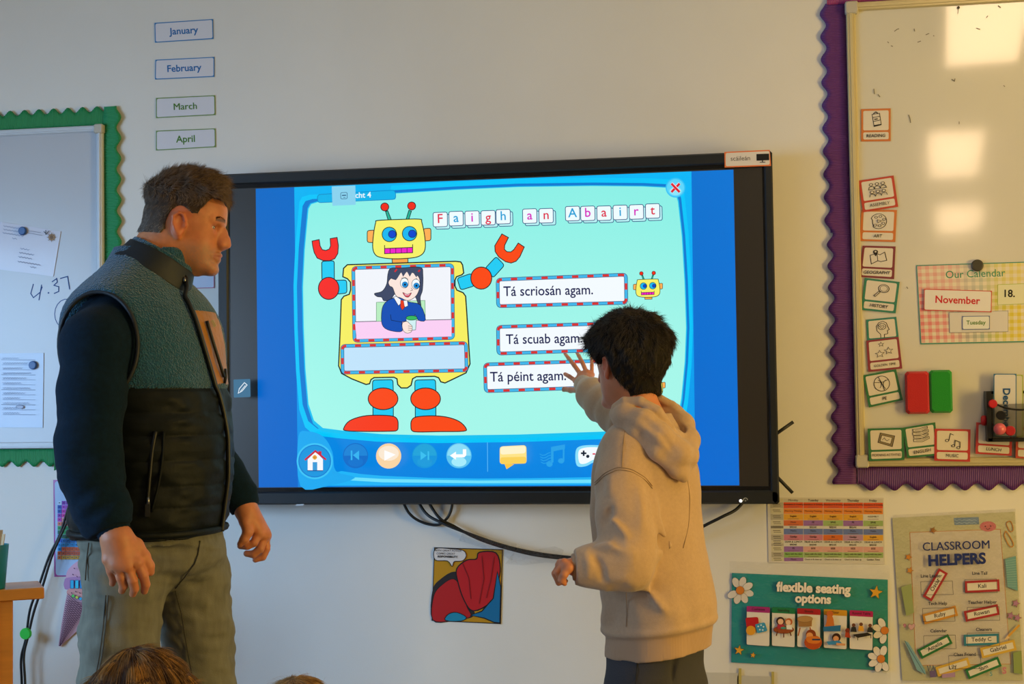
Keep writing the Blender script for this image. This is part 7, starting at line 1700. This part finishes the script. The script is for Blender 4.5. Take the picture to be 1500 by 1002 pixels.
# ================================================================== two seated children at the bottom edge
def kid(px, Y, crown, label, face, c1, c2, hl, sc=.92, longhair=0, seed=0, top_cloth='#16264a'):
    k = Person(px, Y, label); P = k.P; ct = P(px, crown, 0); c = ct-np.array([0, 0, (.117+.026)*sc]); Mx = rotm([math.cos(face), math.sin(face), -.02]); z0 = c[2]
    F = Field(axis([(-.24, .24, .0065)]), axis([(-.24, .30, .0065)]), axis([(-.01, z0-.13, .009), (z0-.13, z0+.13, .004)]))
    Lk = add_head(F, c, Mx, sc); fwd = np.array([Mx[0][0], Mx[0][1], 0]); lat = np.array([-fwd[1], fwd[0], 0])
    nk = c+np.array([0, 0, -.13]); hp = np.array([0, 0, .17])-fwd*.03; sh = np.array([c[0], c[1], z0-.19]); sh[:2] *= .5
    F.cone(c+np.array([0, 0, -.07]), nk, .042, .044, .02); F.chain([nk, sh, hp], [.05, .085, .10], .03)
    for sg in (-1, 1):
        s1 = sh+lat*.12*sg; e1 = s1+np.array([0, 0, -.17])+fwd*.03; w1 = np.array([0, 0, .20])+fwd*.13+lat*.07*sg
        F.chain([sh, s1, e1, w1], [.05, .038, .03, .023], .02); F.chain([w1, w1+fwd*.05, w1+fwd*.085+np.array([0, 0, -.01])], [.022, .018, .009], .01)
        for j in range(4): b = w1+fwd*.055+lat*(.016-.0107*j)+np.array([0, 0, 0]); F.cone(b, b+fwd*.04+np.array([0, 0, -.015]), .007, .006, .002)
        kn = np.array([0, 0, .11])+fwd*.2+lat*.09*sg; an = np.array([0, 0, .05])-fwd*.12+lat*.07*sg; F.chain([hp+lat*.06*sg, kn, an], [.075, .05, .035], .03)
    V, Fc = F.mesh(); V = relax(V, Fc, 1, .3); C = np.tile(np.array(lin('#cf8a60')), (len(V), 1)); part('body', V, Fc, SKINC, k.root, C)
    for sg in (-1, 1):
        m = MB(); m.lathe(Lk(.0610, .0315*sg, -.0015), Mx[0], [(-.011*math.cos(a), .011*math.sin(a)) for a in np.linspace(0, math.pi, 13)], 18); o = m.build('eyeball', MATS['eye_white'], k.root, True)
        m = MB(); m.lathe(Lk(.0610, .0315*sg, -.0015)+Mx[0]*.0093, Mx[0], [(0, .0056), (.0016, .0042), (.0023, .0004)], 14); m.build('iris', MATS['iris_brown'], o, True)
    # clothes
    F = Field(axis([(-.24, .24, .008)]), axis([(-.24, .24, .008)]), axis([(.1, z0-.11, .008)]))
    F.chain([nk+np.array([0, 0, -.03]), sh, hp+np.array([0, 0, .03])], [.06, .105, .125], .03)
    for sg in (-1, 1):
        s1 = sh+lat*.12*sg; e1 = s1+np.array([0, 0, -.17])+fwd*.03; w1 = np.array([0, 0, .20])+fwd*.12+lat*.07*sg; F.chain([sh, s1, e1, w1], [.06, .052, .045, .034], .03)
    V, Fc = F.mesh(); part('sweater', V, Fc, mat('kid_cloth_'+top_cloth[1:], top_cloth, rough=.9), k.root)
    F = Field(axis([(-.3, .3, .009)]), axis([(-.3, .3, .009)]), axis([(-.01, .3, .009)]))
    for sg in (-1, 1):
        kn = np.array([0, 0, .11])+fwd*.2+lat*.09*sg; an = np.array([0, 0, .05])-fwd*.10+lat*.07*sg; F.chain([hp+lat*.06*sg, kn, an], [.095, .065, .048], .03)
    F.plane([0, 0, .004], [0, 0, -1], [-9]*3, [9]*3); V, Fc = F.mesh(); part('trousers', V, Fc, TRO, k.root)
    # hair
    def fnh(x, y, z):
        d = head_fn(c, Mx, sc)(x, y, z); a, b, e = (x-c[0])/sc, (y-c[1])/sc, (z-c[2])/sc
        f = a*Mx[0][0]+b*Mx[0][1]+e*Mx[0][2]; l = a*Mx[1][0]+b*Mx[1][1]+e*Mx[1][2]; u = a*Mx[2][0]+b*Mx[2][1]+e*Mx[2][2]
        hf = np.where(u > .06, .11, .035+np.clip(u, -.04, .06)*.4); r = np.minimum(hf-f, u+.075+longhair); t = np.clip(r/.02, 0, 1); t = t*t*(3-2*t)
        return d-((.016+.010*np.clip(u/.1, 0, 1))*t-.003-(1-t)*.022+t*vnoise(np.stack([f*60+0*u, l*60+0*u, u*12+0*f], -1), 100+seed)*.0035)
    F = Field(axis([(c[0]-.13, c[0]+.13, .0032)]), axis([(c[1]-.13, c[1]+.13, .0034)]), axis([(c[2]-.12, c[2]+.16, .0032)]))
    F.D[:] = fnh(F.X[:, None, None], F.Y[None, :, None], F.Z[None, None, :]).astype(np.float32); Vh, Fh = F.mesh(); rel = (Vh-c)/sc; f, l, u = rel@Mx[0], rel@Mx[1], rel@Mx[2]; Nh = vnormals(Vh, Fh)
    cb_ = np.tile(np.array(lin(c1)), (len(Vh), 1)); part('hair', Vh, Fh, HAIRB, k.root, cb_)
    w_ = (np.minimum(.035+np.clip(u, -.04, .2)*.9-f, u+.07) > .002)*1.0*(np.einsum('ij,ij->i', Nh, Vh-c) > 0)*(.3+np.clip(u, 0, .1)*10)
    i = pick(Vh, Nh, w_, 8000); N1 = Nh[i]; fl0 = comb(Vh, N1, i, f[i], l[i], u[i], Mx, (-.02, .012, .12), .07, .25, 110+seed)
    Dr = fl0+N1*.05; Dr /= np.linalg.norm(Dr, axis=1)[:, None]; t = rng.random(len(i))[:, None]; pat = np.clip(.5+.8*vnoise(np.stack([np.arctan2(l[i], f[i])*7, u[i]*3, 0*l[i]], -1), 7+seed), 0, 1)[:, None]
    cc = np.array(lin(c1))*(1-pat)+np.array(lin(c2))*pat; cc = cc*(.5+t)
    strands('hair_strands', Vh[i]-N1*.0005, Dr, N1, hl*(.7+.6*rng.random(len(i))), np.full(len(i), .0007), cc, HAIR, k.root, 6, .12, .02)
    if seed:      # a few flyaway hairs
        i = pick(Vh, Nh, w_*(u > .08), 60); N1 = Nh[i]; Dr = fl0[:60]*.0+np.cross(N1, Mx[1])*.9+N1*.55; Dr /= np.linalg.norm(Dr, axis=1)[:, None]; strands('flyaway_hairs', Vh[i], Dr, N1, np.full(60, .05), np.full(60, .0003), np.tile(np.array(lin(c2)), (60, 1)), HAIR, k.root, 8, .22, .1)
    return k
kid(208, -1.70, 947, 'child with glossy brown hair seated in front of the man\'s legs, bottom edge', math.radians(38), '#3a2416', '#a87838', .04, seed=0)
kid(437, -1.28, 991, 'fair-haired child seated at the bottom edge, only the crown showing', math.radians(70), '#6a4a28', '#b08850', .035, seed=5, top_cloth='#24304a')
